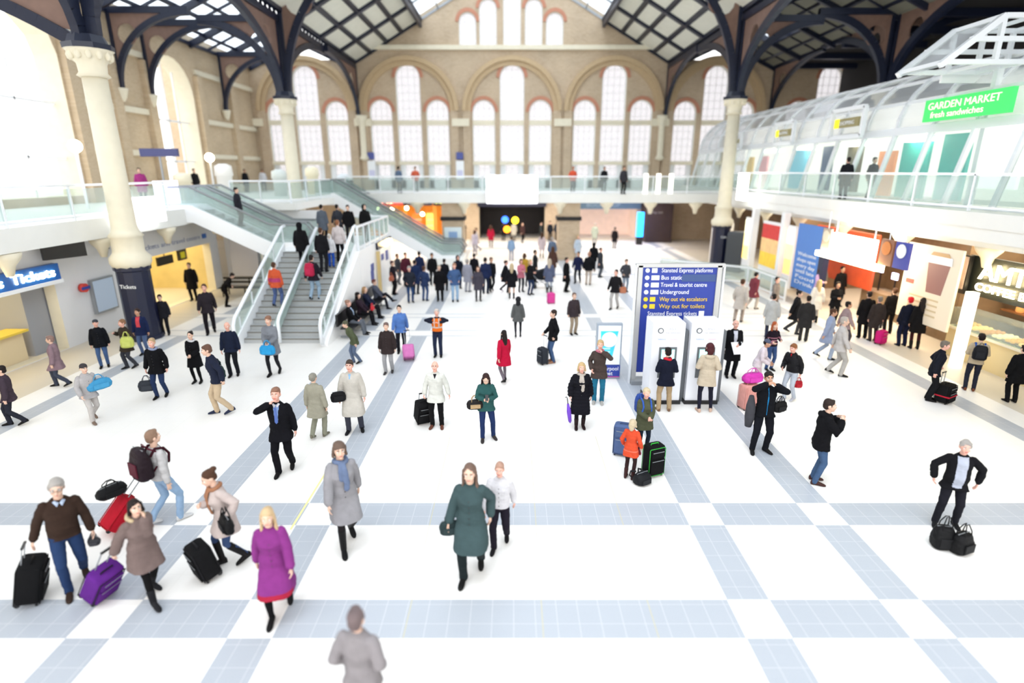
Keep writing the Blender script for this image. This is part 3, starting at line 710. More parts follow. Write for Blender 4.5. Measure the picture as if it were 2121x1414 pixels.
# ================================================================== right gallery: curved glass canopy
CAN = glass('canopy_glass', (236,240,242), .5, .8)
cn = empty('glass_canopy', (15.2, 14, 4.8), label='white ribbed curved glass canopy over the right gallery shops', cat='canopy')
def cprof(t):   # t in 0..1 : slanted wall, then curve
    base = [(15.3, 4.8), (15.9, 7.55)]
    if t <= 1: return V((15.3+.6*t, 0, 4.8+2.75*t))
    a_ = (t-1)*PI/2; return V((15.9+2.9*(1-math.cos(a_)), 0, 7.55+2.6*math.sin(a_)))
ts = [0, 1]+[1+k/8 for k in range(1, 9)]
ys = [12.0+2.1*k for k in range(19)]
for y in ys:
    q = MB()
    for a_, b_ in zip(ts[:-1], ts[1:]):
        p, r_ = cprof(a_), cprof(b_); p.y = r_.y = y; q.bar(p, r_, .16, .14, WHM, up=(0, 1, 0))
    q.build('rib', cn)
q = MB()
for t_ in (0, 1, 1.28, 1.55, 1.8, 2.0):
    p = cprof(t_); q.bar((p.x, 12, p.z), (p.x, 50, p.z), .12 if t_ != 1 else .2, .12 if t_ != 1 else .3, WHM)
q.build('purlin', cn)
q = MB()
for a_, b_ in zip(ts[1:-1], ts[2:]):
    p, r_ = cprof(a_), cprof(b_); q.add([(p.x, 12, p.z), (p.x, 50, p.z), (r_.x, 50, r_.z), (r_.x, 12, r_.z)], [(0, 1, 2, 3)], CAN)
q.build('roof_glass', cn)
q = MB(); q.add([(15.34, 12, 4.85), (15.34, 50, 4.85), (15.92, 50, 7.5), (15.92, 12, 7.5)], [(0,1,2,3)], GLS); q.build('shop_glass', cn)
# shops behind the glass
GSH = mat('gallery_shop_wall', (232,230,224), .6, noise=.1, nscale=1, emit=(255,250,240), estr=.3)  # emission added to the wall to brighten the gallery, no lamp
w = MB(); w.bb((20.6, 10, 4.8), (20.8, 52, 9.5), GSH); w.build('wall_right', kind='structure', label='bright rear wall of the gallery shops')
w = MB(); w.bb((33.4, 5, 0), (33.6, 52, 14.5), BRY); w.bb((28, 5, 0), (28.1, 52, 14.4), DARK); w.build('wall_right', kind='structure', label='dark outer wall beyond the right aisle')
def panel(name, x, y0, y1, z0, z1, c, label, cat, group=None, em=0, th=.12):
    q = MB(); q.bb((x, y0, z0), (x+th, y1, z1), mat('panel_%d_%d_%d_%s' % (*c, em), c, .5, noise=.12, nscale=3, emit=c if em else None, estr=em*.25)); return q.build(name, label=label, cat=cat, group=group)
PB = 'shop panels behind the gallery glass'
panel('display_panel', 17.2, 24.3, 26.0, 4.9, 7.4, (60,170,160), 'teal display panel behind the gallery glass, farther of two', 'display', PB, .35)
panel('display_panel', 17.2, 22.2, 23.6, 4.9, 7.4, (60,170,160), 'teal display panel behind the gallery glass, nearer of two', 'display', PB, .35)
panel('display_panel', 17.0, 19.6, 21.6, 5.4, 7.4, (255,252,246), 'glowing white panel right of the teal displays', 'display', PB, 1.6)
panel('display_panel', 17.0, 17.6, 18.3, 5.0, 7.3, (222,110,90), 'narrow red banner behind the gallery glass', 'banner', PB, .4)
panel('display_panel', 17.2, 34.2, 36.2, 5.0, 7.3, (110,186,212), 'sky blue display behind the gallery glass by the column', 'display', PB, .4)
panel('display_panel', 17.2, 31.6, 32.6, 5.0, 7.3, (70,90,130), 'dark blue display behind the gallery glass', 'display', PB)
panel('display_panel', 17.2, 29.0, 30.2, 5.0, 7.2, (96,90,70), 'dark green and brown display behind the gallery glass', 'display', PB)
panel('display_panel', 17.4, 26.7, 27.9, 4.9, 6.9, (250,160,110), 'orange display panel behind the gallery glass', 'display', PB, .3)
panel('display_panel', 17.4, 40.0, 41.2, 4.9, 7.0, (240,180,190), 'pink display panel at the far end of the gallery shops', 'display', PB, .3)
panel('display_panel', 17.4, 42.4, 43.4, 4.9, 7.0, (250,210,140), 'amber display panel at the far end of the gallery shops', 'display', PB, .3)
panel('display_panel', 17.3, 15.6, 16.3, 5.0, 5.6, (70,110,200), 'small blue panel low behind the near gallery glass', 'display', PB)
for i, (y, c) in enumerate(((17.0, (190,190,190)), (16.6, (226,120,110)), (15.2, (150,170,180)), (14.7, (236,200,190)), (14.0, (180,190,170)), (13.5, (206,150,120)))):
    q = MB(); q.bar((16.9, y, 4.8), (16.9, y, 6.1), .05, .05, GREY)
    q.sphere((16.9, y, 6.25), (.28, .22, .42), mat(f'garment_{i}', c, .8, noise=.2), 10); q.tube([(16.9, y, 5.4), (16.9, y, 6.0)], [.3, .26], MATS[f'garment_{i}'], 10)
    q.build('clothes_display', label=['pale grey garment on a stand behind the near gallery glass', 'coral garment on a stand behind the near gallery glass', 'blue grey garment on a stand behind the near gallery glass', 'blush garment on a stand behind the near gallery glass', 'sage garment on a stand behind the near gallery glass', 'tan garment on a stand behind the near gallery glass'][i], cat='display', group='garments in the gallery shop')
for i, y in enumerate((37.5, 33.0, 28.3, 24.0, 19.0, 15.0)):
    q = MB(); q.bb((16.6, y, 7.2), (17.3, y+1.5, 7.34), mat('gallery_light', (255,250,236), .4, emit=(255,248,230), estr=3.5)); q.bar((16.95, y+.75, 7.34), (16.95, y+.75, 7.9), .03, .03, WH)
    q.build('ceiling_light', label=f'glowing light box under the canopy, {["farthest", "second farthest", "third farthest", "third nearest", "second nearest", "nearest"][i]} along the gallery', cat='light', group='canopy light boxes')
# green sign
gs = empty('shop_sign', (15.3, 20.5, 7.8), label='bright green shop sign with pale yellow lettering on the canopy', cat='sign')
q = MB(); q.bb((15.35, 18.6, 7.75), (15.5, 22.4, 8.5), mat('sign_green', (70,220,110), .45, emit=(60,220,110), estr=.1)); q.build('board', gs)
q = MB(); YL = mat('pale_yellow_letters', (236,255,200), .5, emit=(236,255,200), estr=.35)
q.text('GARDEN MARKET', (15.34, 22.2, 8.25), (0,-1,0), (0,0,1), .34, YL, .015, width=3.2); q.text('fresh sandwiches', (15.34, 22.0, 7.95), (0,-1,0), (0,0,1), .3, YL, .015, width=2.4); q.build('lettering', gs)
# hanging yellow/black signs in white frames
for i, (y, k) in enumerate(((40.5, .8), (33.5, 1.0), (27.3, 1.1))):
    r_ = empty('framed_sign', (15.2, y, 7.5), label=['small yellow and black sign in a white frame, farthest along the canopy', 'yellow and black sign in a white frame just right of the column', 'yellow and black sign in a white frame, nearest of the three'][i], cat='sign', group='yellow signs on the canopy')
    q = MB(); h = .55*k; wd = 1.15*k
    for a_, b_ in (((15.3, y-wd, 7.5), (15.3, y+wd, 7.5)), ((15.3, y-wd, 7.5+2*h), (15.3, y+wd, 7.5+2*h)), ((15.3, y-wd, 7.5), (15.3, y-wd, 7.5+2*h)), ((15.3, y+wd, 7.5), (15.3, y+wd, 7.5+2*h))): q.bar(a_, b_, .16, .16, WHM)
    q.build('frame', r_)
    q = MB(); q.bb((15.25, y-wd*.75, 7.5+h*.7), (15.33, y+wd*.75, 7.5+h*1.35), mat('sign_olive', (150,140,96), .5)); q.bb((15.24, y+wd*.45, 7.5+h*.7), (15.3, y+wd*.75, 7.5+h*1.35), mat('sign_yellow', (236,220,20), .5, emit=(236,220,20), estr=.4))
    q.text('SHOPPING', (15.24, y+wd*.4, 7.5+h), (0,-1,0), (0,0,1), h*.4, WH, .01, width=wd*.9); q.build('board', r_)
# white roof frame of the gallery pavilion, upper right
tr = empty('roof_frame', (17, 20, 9.4), label='white steel lattice roof frame at the upper right', cat='roof frame')
q = MB()
for yy in (19.4, 21.4):
    for z in (9.3, 9.95, 10.6): q.bar((15.2 if z > 10 else 14.3 if z > 9.5 else 13.6, yy, z), (24, yy, z), .14, .14, WHM)
    for k in range(9): q.bar((15.2+k*1.0, yy, 9.3), (15.2+k*1.0, yy, 10.6), .13, .13, WHM)
    q.bar((13.5, yy, 9.2), (15.2, yy, 10.6), .18, .18, WHM)
for k in range(9): q.bar((15.2+k, 19.4, 10.6), (15.2+k, 21.4, 10.6), .1, .1, WHM); q.bar((15.2+k, 19.4, 9.3), (15.2+k, 21.4, 9.3), .1, .1, WHM)
for z, x0 in ((9.3, 13.6), (10.6, 15.2)): q.bar((x0, 19.4, z), (x0, 21.4, z), .12, .12, WHM)
q.build('lattice', tr)
q = MB(); q.add([(13.5, 19.4, 9.15), (13.5, 21.4, 9.15), (15.2, 21.4, 10.55), (15.2, 19.4, 10.55)], [(0,1,2,3)], CAN); q.bb((15.2, 21.6, 9.0), (24, 21.7, 9.3), WH); q.build('side_glass', tr)
q = MB()
for x in (16.2, 22): q.bar((x, 20.4, 4.8), (x, 20.4, 9.3), .2, .2, WHM)
q.build('support', tr)

# ================================================================== right lower shops
RX = 14.4
SHC = mat('shop_ceiling', (214,200,170), .7); SHB = mat('shop_back', (120,96,70), .7, noise=.6, nscale=1.2)
w = MB(); w.bb((20, 8, 0), (20.2, 50, 4.3), SHB); w.bb((RX+.6, 29.5, 0), (20, 29.7, 4.3), SHB); w.bb((RX+.9, 18.7, 0), (20, 18.9, 4.3), SHB)
w.build('wall_right', kind='structure', label='rear and dividing walls of the lower right shops')
w = MB(); w.bb((RX+.5, 8, 4.15), (20, 50, 4.3), SHC); w.build('ceiling', kind='structure', label='cream ceiling of the lower right shops')
sp = mat('spot_glow', (255,240,205), .4, emit=(255,236,196), estr=12)
for k, y in enumerate((31.5, 29.5, 27.6, 25.8, 24.2, 22.8, 21.4, 19.9, 18.6, 16.4, 15.2)):
    q = MB(); q.tube([(15.5, y, 4.15), (15.5, y, 4.02)], .3, WH, 14); q.tube([(15.5, y, 4.02), (15.5, y, 3.99)], .24, sp, 14)
    q.build('downlight', label='round warm downlight in the right shop ceiling, %s from the far end of the row' % 'first second third fourth fifth sixth seventh eighth ninth tenth last'.split()[k], cat='light', group='shop ceiling downlights')
# food counter with lit sign
fc = empty('food_counter', (RX+.8, 14, 0), label='long food counter with golden lit trays at the right edge', cat='counter')
q = MB(); q.bb((RX+.5, 9.5, 0), (RX+1.3, 18.4, .95), mat('counter_front', (206,186,140), .5)); q.bb((RX+.4, 9.5, .95), (RX+1.5, 18.4, 1.02), CREAM); q.build('cabinet', fc)
q = MB(); q.bb((RX+.45, 9.5, 1.02), (RX+.47, 18.4, 1.6), GLS); q.bb((RX+.45, 9.5, 1.6), (RX+1.1, 18.4, 1.63), GLS); q.build('glass_case', fc)
rnd = random.Random(3)
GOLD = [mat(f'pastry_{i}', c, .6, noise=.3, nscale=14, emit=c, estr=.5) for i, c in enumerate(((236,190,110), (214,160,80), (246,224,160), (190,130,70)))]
for k in range(14):
    y = 11.6+k*.48; q = MB(); q.bb((RX+.55, y, 1.03), (RX+1.25, y+.4, 1.06), GREY)
    for j in range(8): q.sphere((RX+.62+.17*(j % 4), y+.1+.18*(j//4), 1.11), (.08, .07, .055), GOLD[k % 4], 8)
    q.build('food_tray', label='tray of golden pastries in the glass food counter', cat='food tray', group='pastry trays in the counter')
for k in range(3):
    r_ = MB(); z = 1.5+.5*k; r_.bb((RX+2.2, 11.5, z), (RX+2.6, 18.5, z+.04), mat('wood_shelf', (150,100,60), .6))
    sh = r_.build('food_shelf', label=['lowest shelf behind the food counter', 'middle shelf behind the food counter', 'highest shelf behind the food counter'][k], cat='shelf', group='shelves behind the food counter')
    for j in range(12):
        y = 11.8+j*.56; q = MB(); q.lathe((RX+2.4, y, z+.04), [(.1, 0), (.13, .05), (.12, .2), (.05, .26)], GOLD[(j+k) % 4] if j % 3 else GREY, 10)
        q.build('food_jar', label='small golden container on the shelves behind the food counter', cat='container', group='containers behind the food counter')
fs = empty('lit_sign', (RX+.6, 14.5, 2.5), label='cream lit letters on a dark board above the food counter', cat='sign')
q = MB(); q.bb((RX+.62, 10.5, 2.15), (RX+.75, 18.3, 3.4), mat('dark_green_board', (34,38,32), .5)); q.build('board', fs)
q = MB(); q.text('AMT', (RX+.56, 17.7, 2.95), (0,-1,0), (0,0,1), .75, LIT, .05, width=1.7); q.text('COFFEE BAR', (RX+.58, 17.8, 2.45), (0,-1,0), (0,0,1), .34, LIT, .03, width=2.4); q.build('lettering', fs)
q = MB(); q.bb((RX+.4, 18.0, 2.15), (RX+.5, 18.65, 3.4), BLACK); q.bb((RX+.37, 18.06, 2.3), (RX+.4, 18.59, 3.35), mat('poster_taupe', (190,170,160), .5, noise=.4, nscale=4)); q.build('menu_poster', label='framed taupe menu poster between the cup banner and the lit letters', cat='poster')
q = MB(); q.bb((14.05, 16.75, 0), (14.3, 17.0, 2.45), mat('lit_post', (250,244,224), .4, emit=(255,246,220), estr=.8)); q.build('light_post', label='tall cream lit post at the corner of the food shop', cat='post')
cb_ = empty('cup_banner', (14.1, 18.6, .8), label='cream banner printed with a large brown takeaway coffee cup', cat='banner')
q = MB(); q.bb((14.2, 17.6, .95), (14.28, 20.1, 3.6), mat('banner_cream', (232,218,196), .6)); q.build('board', cb_)
q = MB(); CUP = mat('cup_brown', (150,104,96), .6); x = 14.19
def quad(ps, m_, x_): q.add([(x_, a_, b_) for a_, b_ in ps]+[(x_+.01, a_, b_) for a_, b_ in ps], [(0,1,2,3),(7,6,5,4),(0,4,5,1),(1,5,6,2),(2,6,7,3),(3,7,4,0)], m_)
quad([(18.85, 2.05), (18.15, 2.05), (18.0, 3.1), (19.0, 3.1)], CUP, x); quad([(19.08, 3.05), (17.92, 3.05), (17.95, 3.3), (19.05, 3.3)], WH, x-.012)
quad([(18.95, 3.3), (18.05, 3.3), (18.15, 3.42), (18.85, 3.42)], mat('crema', (200,160,110), .6), x-.012)
quad([(19.9, 2.2), (19.5, 2.2), (19.5, 2.35), (19.9, 2.35)], mat('banner_red', (200,90,80), .6), x)
for k in range(4): quad([(19.6, 1.8-.18*k), (18.2, 1.8-.18*k), (18.2, 1.86-.18*k), (19.6, 1.86-.18*k)], mat('banner_line', (206,186,150), .6), x)
q.build('cup_print', cb_)
# bright hanging boards
hb = empty('hanging_board', (13.2, 20.8, 2.7), label='glowing white hanging information board over the right entrance', cat='board')
q = MB(); q.bb((13.1, 20.0, 2.55), (13.4, 24.2, 2.75), LIT); q.bb((13.15, 20.5, 2.75), (13.35, 23.2, 3.6), mat('board_glow', (255,252,240), .4, emit=(255,250,235), estr=6)); q.build('light_box', hb)
q = MB(); q.bar((13.25, 20.6, 3.6), (13.25, 20.6, 4.4), .04, .04, WH); q.bar((13.25, 23.1, 3.6), (13.25, 23.1, 4.4), .04, .04, WH); q.build('hanger', hb)
for i, (y0, y1, c, l) in enumerate(((19.5, 20.2, (150,100,70), 'brown poster with orange ovals hanging right of the glowing board'), (18.7, 19.4, (60,70,160), 'blue poster with a white disc hanging right of the glowing board'), (23.5, 24.1, (190,170,150), 'taupe poster left of the glowing board'))):
    r_ = empty('hanging_poster', (13.3, (y0+y1)/2, 2.8), label=l, cat='poster')
    q = MB(); q.bb((13.25, y0, 2.8), (13.35, y1, 3.7), mat(f'hposter_{i}', c, .5)); q.build('sheet', r_)
    q = MB(); q.tube([(13.24, (y0+y1)/2, 3.4), (13.22, (y0+y1)/2, 3.4)], .24, [mat('orange_oval', (214,130,60), .5), WH, CREAM][i], 16); q.bar((13.3, (y0+y1)/2, 3.7), (13.3, (y0+y1)/2, 4.4), .03, .03, WH); q.build('disc', r_)
bb_ = empty('blue_banner', (14.0, 26.5, .6), label='tall blue banner with white lines of text among the right shops', cat='banner')
q = MB(); q.bb((13.95, 25.3, .5), (14.1, 27.6, 3.6), mat('banner_blue', (70,120,190), .5, emit=(60,110,190), estr=.05)); q.bb((13.9, 24.9, .5), (14.15, 25.3, 3.6), mat('banner_dark', (20,26,56), .5)); q.build('sheet', bb_)
q = MB()
for k, t_ in enumerate(('Welcome', 'shops open', 'every day', 'until late', 'Food', 'Drink')): q.text(t_, (13.94, 27.3, 2.2-.27*k), (0,-1,0), (0,0,1), .24, WH, .01, width=1.7)
q.build('lettering', bb_)
for i, (y0, y1, cs, l) in enumerate(((29.6, 31.6, ((200,40,40), (232,190,130), (246,200,60)), 'red and yellow food poster among the right shops'), (28.0, 28.7, ((255,226,170), (255,200,120), (250,150,90)), 'glowing amber lightbox beside the blue banner'), (33.2, 34.0, ((255,240,190), (255,226,150), (255,206,110)), 'glowing yellow lightbox left of the red poster'))):
    r_ = empty('poster_stand', (14.0, y0, .5), label=l, cat='poster')
    q = MB(); q.bb((14.0, y0-.06, .3), (14.12, y1+.06, 3.4), WH); q.build('frame', r_)
    q = MB()
    for k, c in enumerate(cs): q.bb((13.97, y0, 2.5-k*.75), (14.0, y1, 3.25-k*.75), mat(f'poster_{i}_{k}', c, .5, noise=.25, nscale=3, emit=c, estr=.06 if i == 0 else .8))
    q.build('artwork', r_)
for i, y in enumerate((28.95, 32.6)):
    q = MB(); q.bb((13.85, y, 0), (14.15, y+.35, 4.0), WH); q.build('shop_pillar', label=['white pillar between the red poster and the amber lightbox', 'white pillar left of the red and yellow poster'][i], cat='pillar', group='white shop pillars')
q = MB(); q.bb((RX+1.2, 24, 1.0), (RX+1.3, 29, 3.4), mat('orange_shop', (176,66,30), .6, noise=.4, nscale=2, emit=(190,70,30), estr=.1)); q.build('shop_wall_panel', label='burnt orange shop panel behind the blue banner', cat='panel')
q = MB(); q.bb((RX+1.4, 19.2, 1.0), (RX+1.5, 21.2, 2.6), mat('amber_shop', (186,120,50), .6, noise=.4, nscale=2, emit=(190,120,50), estr=.1)); q.build('shop_wall_panel', label='amber shop panel beneath the glowing hanging board', cat='panel')
for i, (y, z) in enumerate(((24.4, 1.9), (23.4, 1.75), (22.4, 1.7), (21.6, 1.7), (20.9, 1.65), (20.2, 1.6))):
    q = MB(); q.box((16.2, y, z), (.05, .34, .26), mat('till_glow', (210,205,255), .4, emit=(206,200,255), estr=5)); q.bar((16.25, y, z-.13), (16.25, y, 0.9), .05, .05, BLACK)
    q.build('till_screen', label=f'small lilac lit till screen in the right shop, {["farthest", "second farthest", "third farthest", "third nearest", "second nearest", "nearest"][i]} one', cat='screen', group='till screens')
q = MB(); q.bb((15.9, 19.6, 0), (16.5, 25, .95), SHB); q.build('till_counter', label='brown till counter behind the queue in the right shop', cat='counter')
for i, (x, y, w_, d, h, c, l) in enumerate(((14.3, 38.5, .7, 1.2, 2.6, (236,232,224), 'white cylindrical kiosk beyond the right column'), (14.0, 34.9, .7, .7, 2.3, (60,64,70), 'dark ticket machine beyond the right column'))):
    q = MB(); q.lathe((x, y, 0), [(w_, 0), (w_, h), (w_*.9, h+.15)], mat(f'kiosk_{i}', c, .5), 16 if i == 0 else 4, False); q.build('kiosk', label=l, cat='kiosk')
rail('barrier', [(8.9, 33.5, 0), (13.0, 30.5, 0), (13.2, 26.5, 0)], 'glass and steel barrier on the floor left of the right column', group=None, h=.95, step=1.5)

# ================================================================== information sign, cash machines, totem
SGN = mat('info_blue', (36,58,150), .45)
ib = empty('information_sign', (4.7, 15.5, 0), label='tall blue information sign with white and yellow direction lines', cat='sign')
FR = mat('brushed_frame', (190,190,188), .35, .4)
q = MB()
for x in (3.58, 5.78): q.bar((x, 15.5, 0), (x, 15.5, 3.5), .12, .14, FR); 
for x in (3.46, 5.92): q.bar((x, 15.5, 0), (x, 15.5, 3.5), .05, .1, WHM)
q.bar((3.45, 15.5, 3.5), (5.93, 15.5, 3.5), .14, .1, FR); q.bb((3.5, 15.3, 0), (5.9, 15.75, .12), GREY); q.build('frame', ib)
q = MB(); q.bb((3.64, 15.47, .35), (5.72, 15.53, 3.45), SGN); q.bb((4.75, 15.455, 3.05), (5.7, 15.47, 3.25), mat('info_slate', (54,78,128), .5)); q.build('panel', ib)
q = MB(); WT = mat('sign_white', (238,240,246), .5); YT = mat('sign_yellow_text', (236,200,40), .5)
rows_ = [('Stansted Express platforms', WT, 1.42, '<'), ('Bus station', WT, .68, '<<'), ('Travel & tourist centre', WT, 1.3, '<<'), ('Underground', WT, .8, '<<'), ('Way out via escalators', YT, 1.35, '<'), ('Way out for toilets', YT, 1.3, '<')]
for k, (t_, c, wd, ic) in enumerate(rows_):
    z = 3.36-.205*k; q.text(t_, (4.17, 15.468, z), (1,0,0), (0,0,1), .17, c, .01, width=wd)
    q.tube([(3.78, 15.47, z), (3.78, 15.455, z)], .062, c, 12)
    q.bb((3.9, 15.455, z-.065), (3.9+(.22 if len(ic) > 1 else .15), 15.47, z+.065), c)
q.text('Stansted Express tickets', (3.86, 15.468, 2.12), (1,0,0), (0,0,1), .17, WT, .01, width=1.4); q.bb((5.32, 15.455, 2.05), (5.47, 15.47, 2.2), WT)
q.build('lettering', ib)
ATMW = mat('atm_white', (232,234,240), .4); ATMG = mat('atm_grey', (96,100,104), .5); SCRN = mat('atm_screen', (150,220,214), .4, emit=(150,230,220), estr=.7)
for i, x in enumerate((3.66, 4.66)):
    r_ = empty('cash_machine', (x+.42, 14.2, 0), label=['white cash machine used by the man in the red scarf', 'white cash machine used by the woman in the beige coat'][i], cat='cash machine', group='cash machines')
    q = MB(); q.bb((x, 13.95, .1), (x+.84, 14.7, 2.25), ATMW); q.bb((x+.2, 13.93, .75), (x+.66, 13.96, 1.6), ATMG); q.build('cabinet', r_)
    q = MB(); q.bb((x-.03, 13.9, 0), (x+.87, 14.72, .1), BLACK); q.bb((x+.86, 14.1, 0), (x+.98, 14.7, 2.0), ATMG); q.build('plinth', r_)
    q = MB(); q.bb((x+.26, 13.91, 1.28), (x+.6, 13.94, 1.54), SCRN); q.build('screen', r_)
    q = MB(); q.bb((x+.3, 13.82, 1.0), (x+.56, 13.94, 1.08), ATMG)
    for a_ in range(12): q.bb((x+.32+.07*(a_ % 3), 13.83+.025*(a_//3), 1.08), (x+.36+.07*(a_ % 3), 13.85+.025*(a_//3), 1.09), WH)
    q.build('keypad', r_)
    q = MB(); q.tube([(x+.2, 13.94, 2.05), (x+.2, 13.925, 2.05)], .075, ATMG, 16); q.tube([(x+.2, 13.93, 2.05), (x+.2, 13.92, 2.05)], .05, ATMW, 16)
    q.text('CASH', (x+.34, 13.945, 2.09), (1,0,0), (0,0,1), .1, mat('atm_text', (196,198,206), .5), .005); q.text('free withdrawals', (x+.34, 13.945, 1.99), (1,0,0), (0,0,1), .06, MATS['atm_text'], .005)
    q.text('balance', (x+.14, 13.945, 1.82), (1,0,0), (0,0,1), .07, mat('atm_blue', (180,196,236), .5), .005); q.text('receipts', (x+.45, 13.945, 1.82), (1,0,0), (0,0,1), .07, mat('atm_pink', (236,200,210), .5), .005)
    q.build('header_print', r_)
tt = empty('poster_totem', (2.85, 15.9, 0), label='slim poster totem with a turquoise and white circle advert', cat='poster stand')
R = Matrix.Rotation(math.radians(8), 3, 'Z')
q = MB(); q.bb((2.5, 15.85, 0), (3.26, 16.0, 1.72), mat('totem_grey', (150,160,172), .4)); q.build('frame', tt)
q = MB(); q.bb((2.55, 15.83, .46), (3.22, 15.85, 1.66), mat('poster_white', (236,242,250), .4)); q.prism([(2.66, .66), (2.98, .66), (3.14, 1.5), (2.62, 1.5)], [], lambda u_, v_, t_: V((u_, 15.82+t_, v_)), 0, .01, mat('turquoise', (60,210,240), .4))
q.tube([(2.88, 15.82, 1.24), (2.88, 15.81, 1.24)], .235, WH, 24)
for k in range(3): q.bb((2.7, 15.81, .74+.1*k), (2.92, 15.82, .79+.1*k), mat('pale_cyan', (180,230,244), .4))
q.build('poster', tt)
q = MB(); q.bb((2.52, 15.82, .08), (3.24, 15.85, .44), SGN); q.text('Liverpool', (2.62, 15.818, .33), (1,0,0), (0,0,1), .17, WT, .008, width=.56); q.text('Street', (2.62, 15.818, .18), (1,0,0), (0,0,1), .17, WT, .008, width=.4)
q.bb((2.52, 15.815, .06), (3.24, 15.85, .085), mat('totem_magenta', (190,60,140), .5)); q.build('name_panel', tt)
# globe lamps, gallery extras, street traffic seen at left
for i, (x, y, z) in enumerate(((-19.0, 25.7, 7.05), (-19.5, 37.9, 6.85))):
    r_ = empty('globe_lamp', (x, y, 4.4), label=['glowing globe lamp left of the near column', 'glowing globe lamp left of the second column'][i], cat='lamp', group='globe lamps')
    q = MB(); q.sphere((x, y, z), .27, mat('globe_glow', (255,246,214), .4, emit=(255,238,196), estr=9), 16); q.build('globe', r_)
    q = MB(); q.bar((x, y, 4.4), (x, y, z-.25), .08, .08, WH); q.build('pole', r_)
for i, (y, c, l) in enumerate(((17.5, (30,44,90), 'dark blue car passing outside the left arch'), (21.6, (176,60,76), 'red car with an amber lamp outside the left arch'))):
    r_ = empty('car', (-26.5, y, 4.4), label=l, cat='car'); cm = mat(f'car_{i}', c, .3)
    q = MB(); q.prism([(-2, .35), (2, .35), (2.05, .85), (1.3, 1.0), (.8, 1.5), (-1.0, 1.5), (-1.6, 1.0), (-2.05, .9)], [], lambda u_, v_, t_: V((-26.5+t_, y+u_, 4.4+v_)), -.85, .85, cm); q.build('body', r_)
    q = MB(); q.prism([(-.95, 1.05), (1.1, 1.05), (.75, 1.42), (-.9, 1.42)], [], lambda u_, v_, t_: V((-26.5+t_, y+u_, 4.4+v_)), -.86, .86, mat('car_glass', (110,130,140), .2)); q.build('window_band', r_)
    for sy in (-1.25, 1.25):
        for sx in (-.8, .8): q = MB(); q.tube([(-26.5+sx-.1, y+sy, 4.72), (-26.5+sx+.1, y+sy, 4.72)], .32, BLACK, 16); q.build('wheel', r_)
    if i: q = MB(); q.sphere((-25.6, y+1.7, 5.15), .16, mat('amber_lamp', (255,190,90), .4, emit=(255,180,80), estr=5), 10); q.build('lamp', r_)
w = MB(); w.bb((-40, 5, 4.2), (-22.4, 60, 4.4), mat('street', (196,194,188), .8)); w.build('floor', kind='structure', label='street level outside the left arches')
wb = MB(); wb.box((-14.35, 22.3, 4.55), (.12, 2.6, 1.0), mat('white_screen', (250,250,250), .5, emit=(250,250,250), estr=1.2)); wb.build('gallery_banner', label='plain white panel hung on the gallery edge right of the near column', cat='panel')
wb = MB(); wb.box((-15.4, 25.8, 5.1), (.1, 1.7, 1.0), mat('lilac_screen', (226,226,246), .5, emit=(220,220,250), estr=1.2)); wb.bar((-15.4, 25.8, 4.4), (-15.4, 25.8, 4.7), .08, .08, GREY); wb.build('lilac_board', label='pale lilac lit board on the left gallery by the escalator top', cat='board')
wb = MB(); wb.bb((13.3, 33.0, 4.4), (13.45, 34.2, 5.9), mat('white_screen2', (255,252,244), .5, emit=(255,250,240), estr=2.5)); wb.bar((13.4, 33.6, 4.4), (14.0, 33.6, 4.4), .1, .1, WH)
wb.build('gallery_screen', label='glowing white screen hung on the right gallery by the column', cat='screen')
sg2 = MB(); sg2.bb((-19.6, 31.0, 6.75), (-17.6, 31.15, 7.15), mat('sign_indigo', (60,64,110), .5)); sg2.bar((-18.6, 31.05, 4.4), (-18.6, 31.05, 6.8), .08, .08, GREY); sg2.build('street_sign', label='small indigo sign on a pole on the left gallery', cat='sign')
for i, (x, y, h, c) in enumerate(((-19, 33.5, 1.4, (236,226,200)), (-16.8, 34.0, 1.9, (240,236,230)), (-15.6, 39.0, 1.6, (222,228,224)), (-14.4, 42, 1.8, (246,236,206)), (-12.6, 43.5, 1.3, (230,236,240)))):
    q = MB(); q.lathe((x, y, 4.4), [(.4, 0), (.42, h*.7), (.5, h*.72), (.46, h), (.2, h+.12)], mat(f'stall_{i}', c, .6), 12, True)
    q.build('vending_stand', label=['short cream stand on the left gallery, nearest the brick pier', 'tall white stand on the left gallery beside the indigo sign', 'pale green stand on the left gallery behind the escalator top', 'cream stand on the rear gallery beside the second column', 'short pale blue stand at the far balcony corner'][i], cat='stand', group='stands on the left gallery')

for i, x in enumerate((9.0, 9.85, 10.7)):
    q = MB(); q.bb((x-.12, 39.0, 4.56), (x+.12, 39.2, 5.85), mat('post_glow', (255,252,236), .4, emit=(255,250,230), estr=1.2)); q.build('light_post', label=['glowing white post on the far balcony corner, leftmost of three', 'glowing white post on the far balcony corner, middle of three', 'glowing white post on the far balcony corner, rightmost of three'][i], cat='light', group='glowing balcony posts')  # rail posts, not lamps; their brightness is put in as emission
for i, (x, y) in enumerate(((-9, 42), (-9, 47), (-2.2, 42), (2.2, 42), (6, 42), (6, 47), (11, 42), (11, 47))):
    q = MB(); q.tube([(x, y, 4.19), (x, y, 4.1)], .22, MATS['spot_glow'], 14); q.build('downlight', label='round ceiling light beneath the far balcony, %s row, %s' % (('front', 'rear')[y > 43], ['by the long escalators', 'behind the long escalators', 'left of the dark entrance', 'right of the dark entrance', 'before the pale shop', 'close to the pale shop front', 'at the right end', 'at the right end'][i]), cat='light', group='balcony ceiling lights')
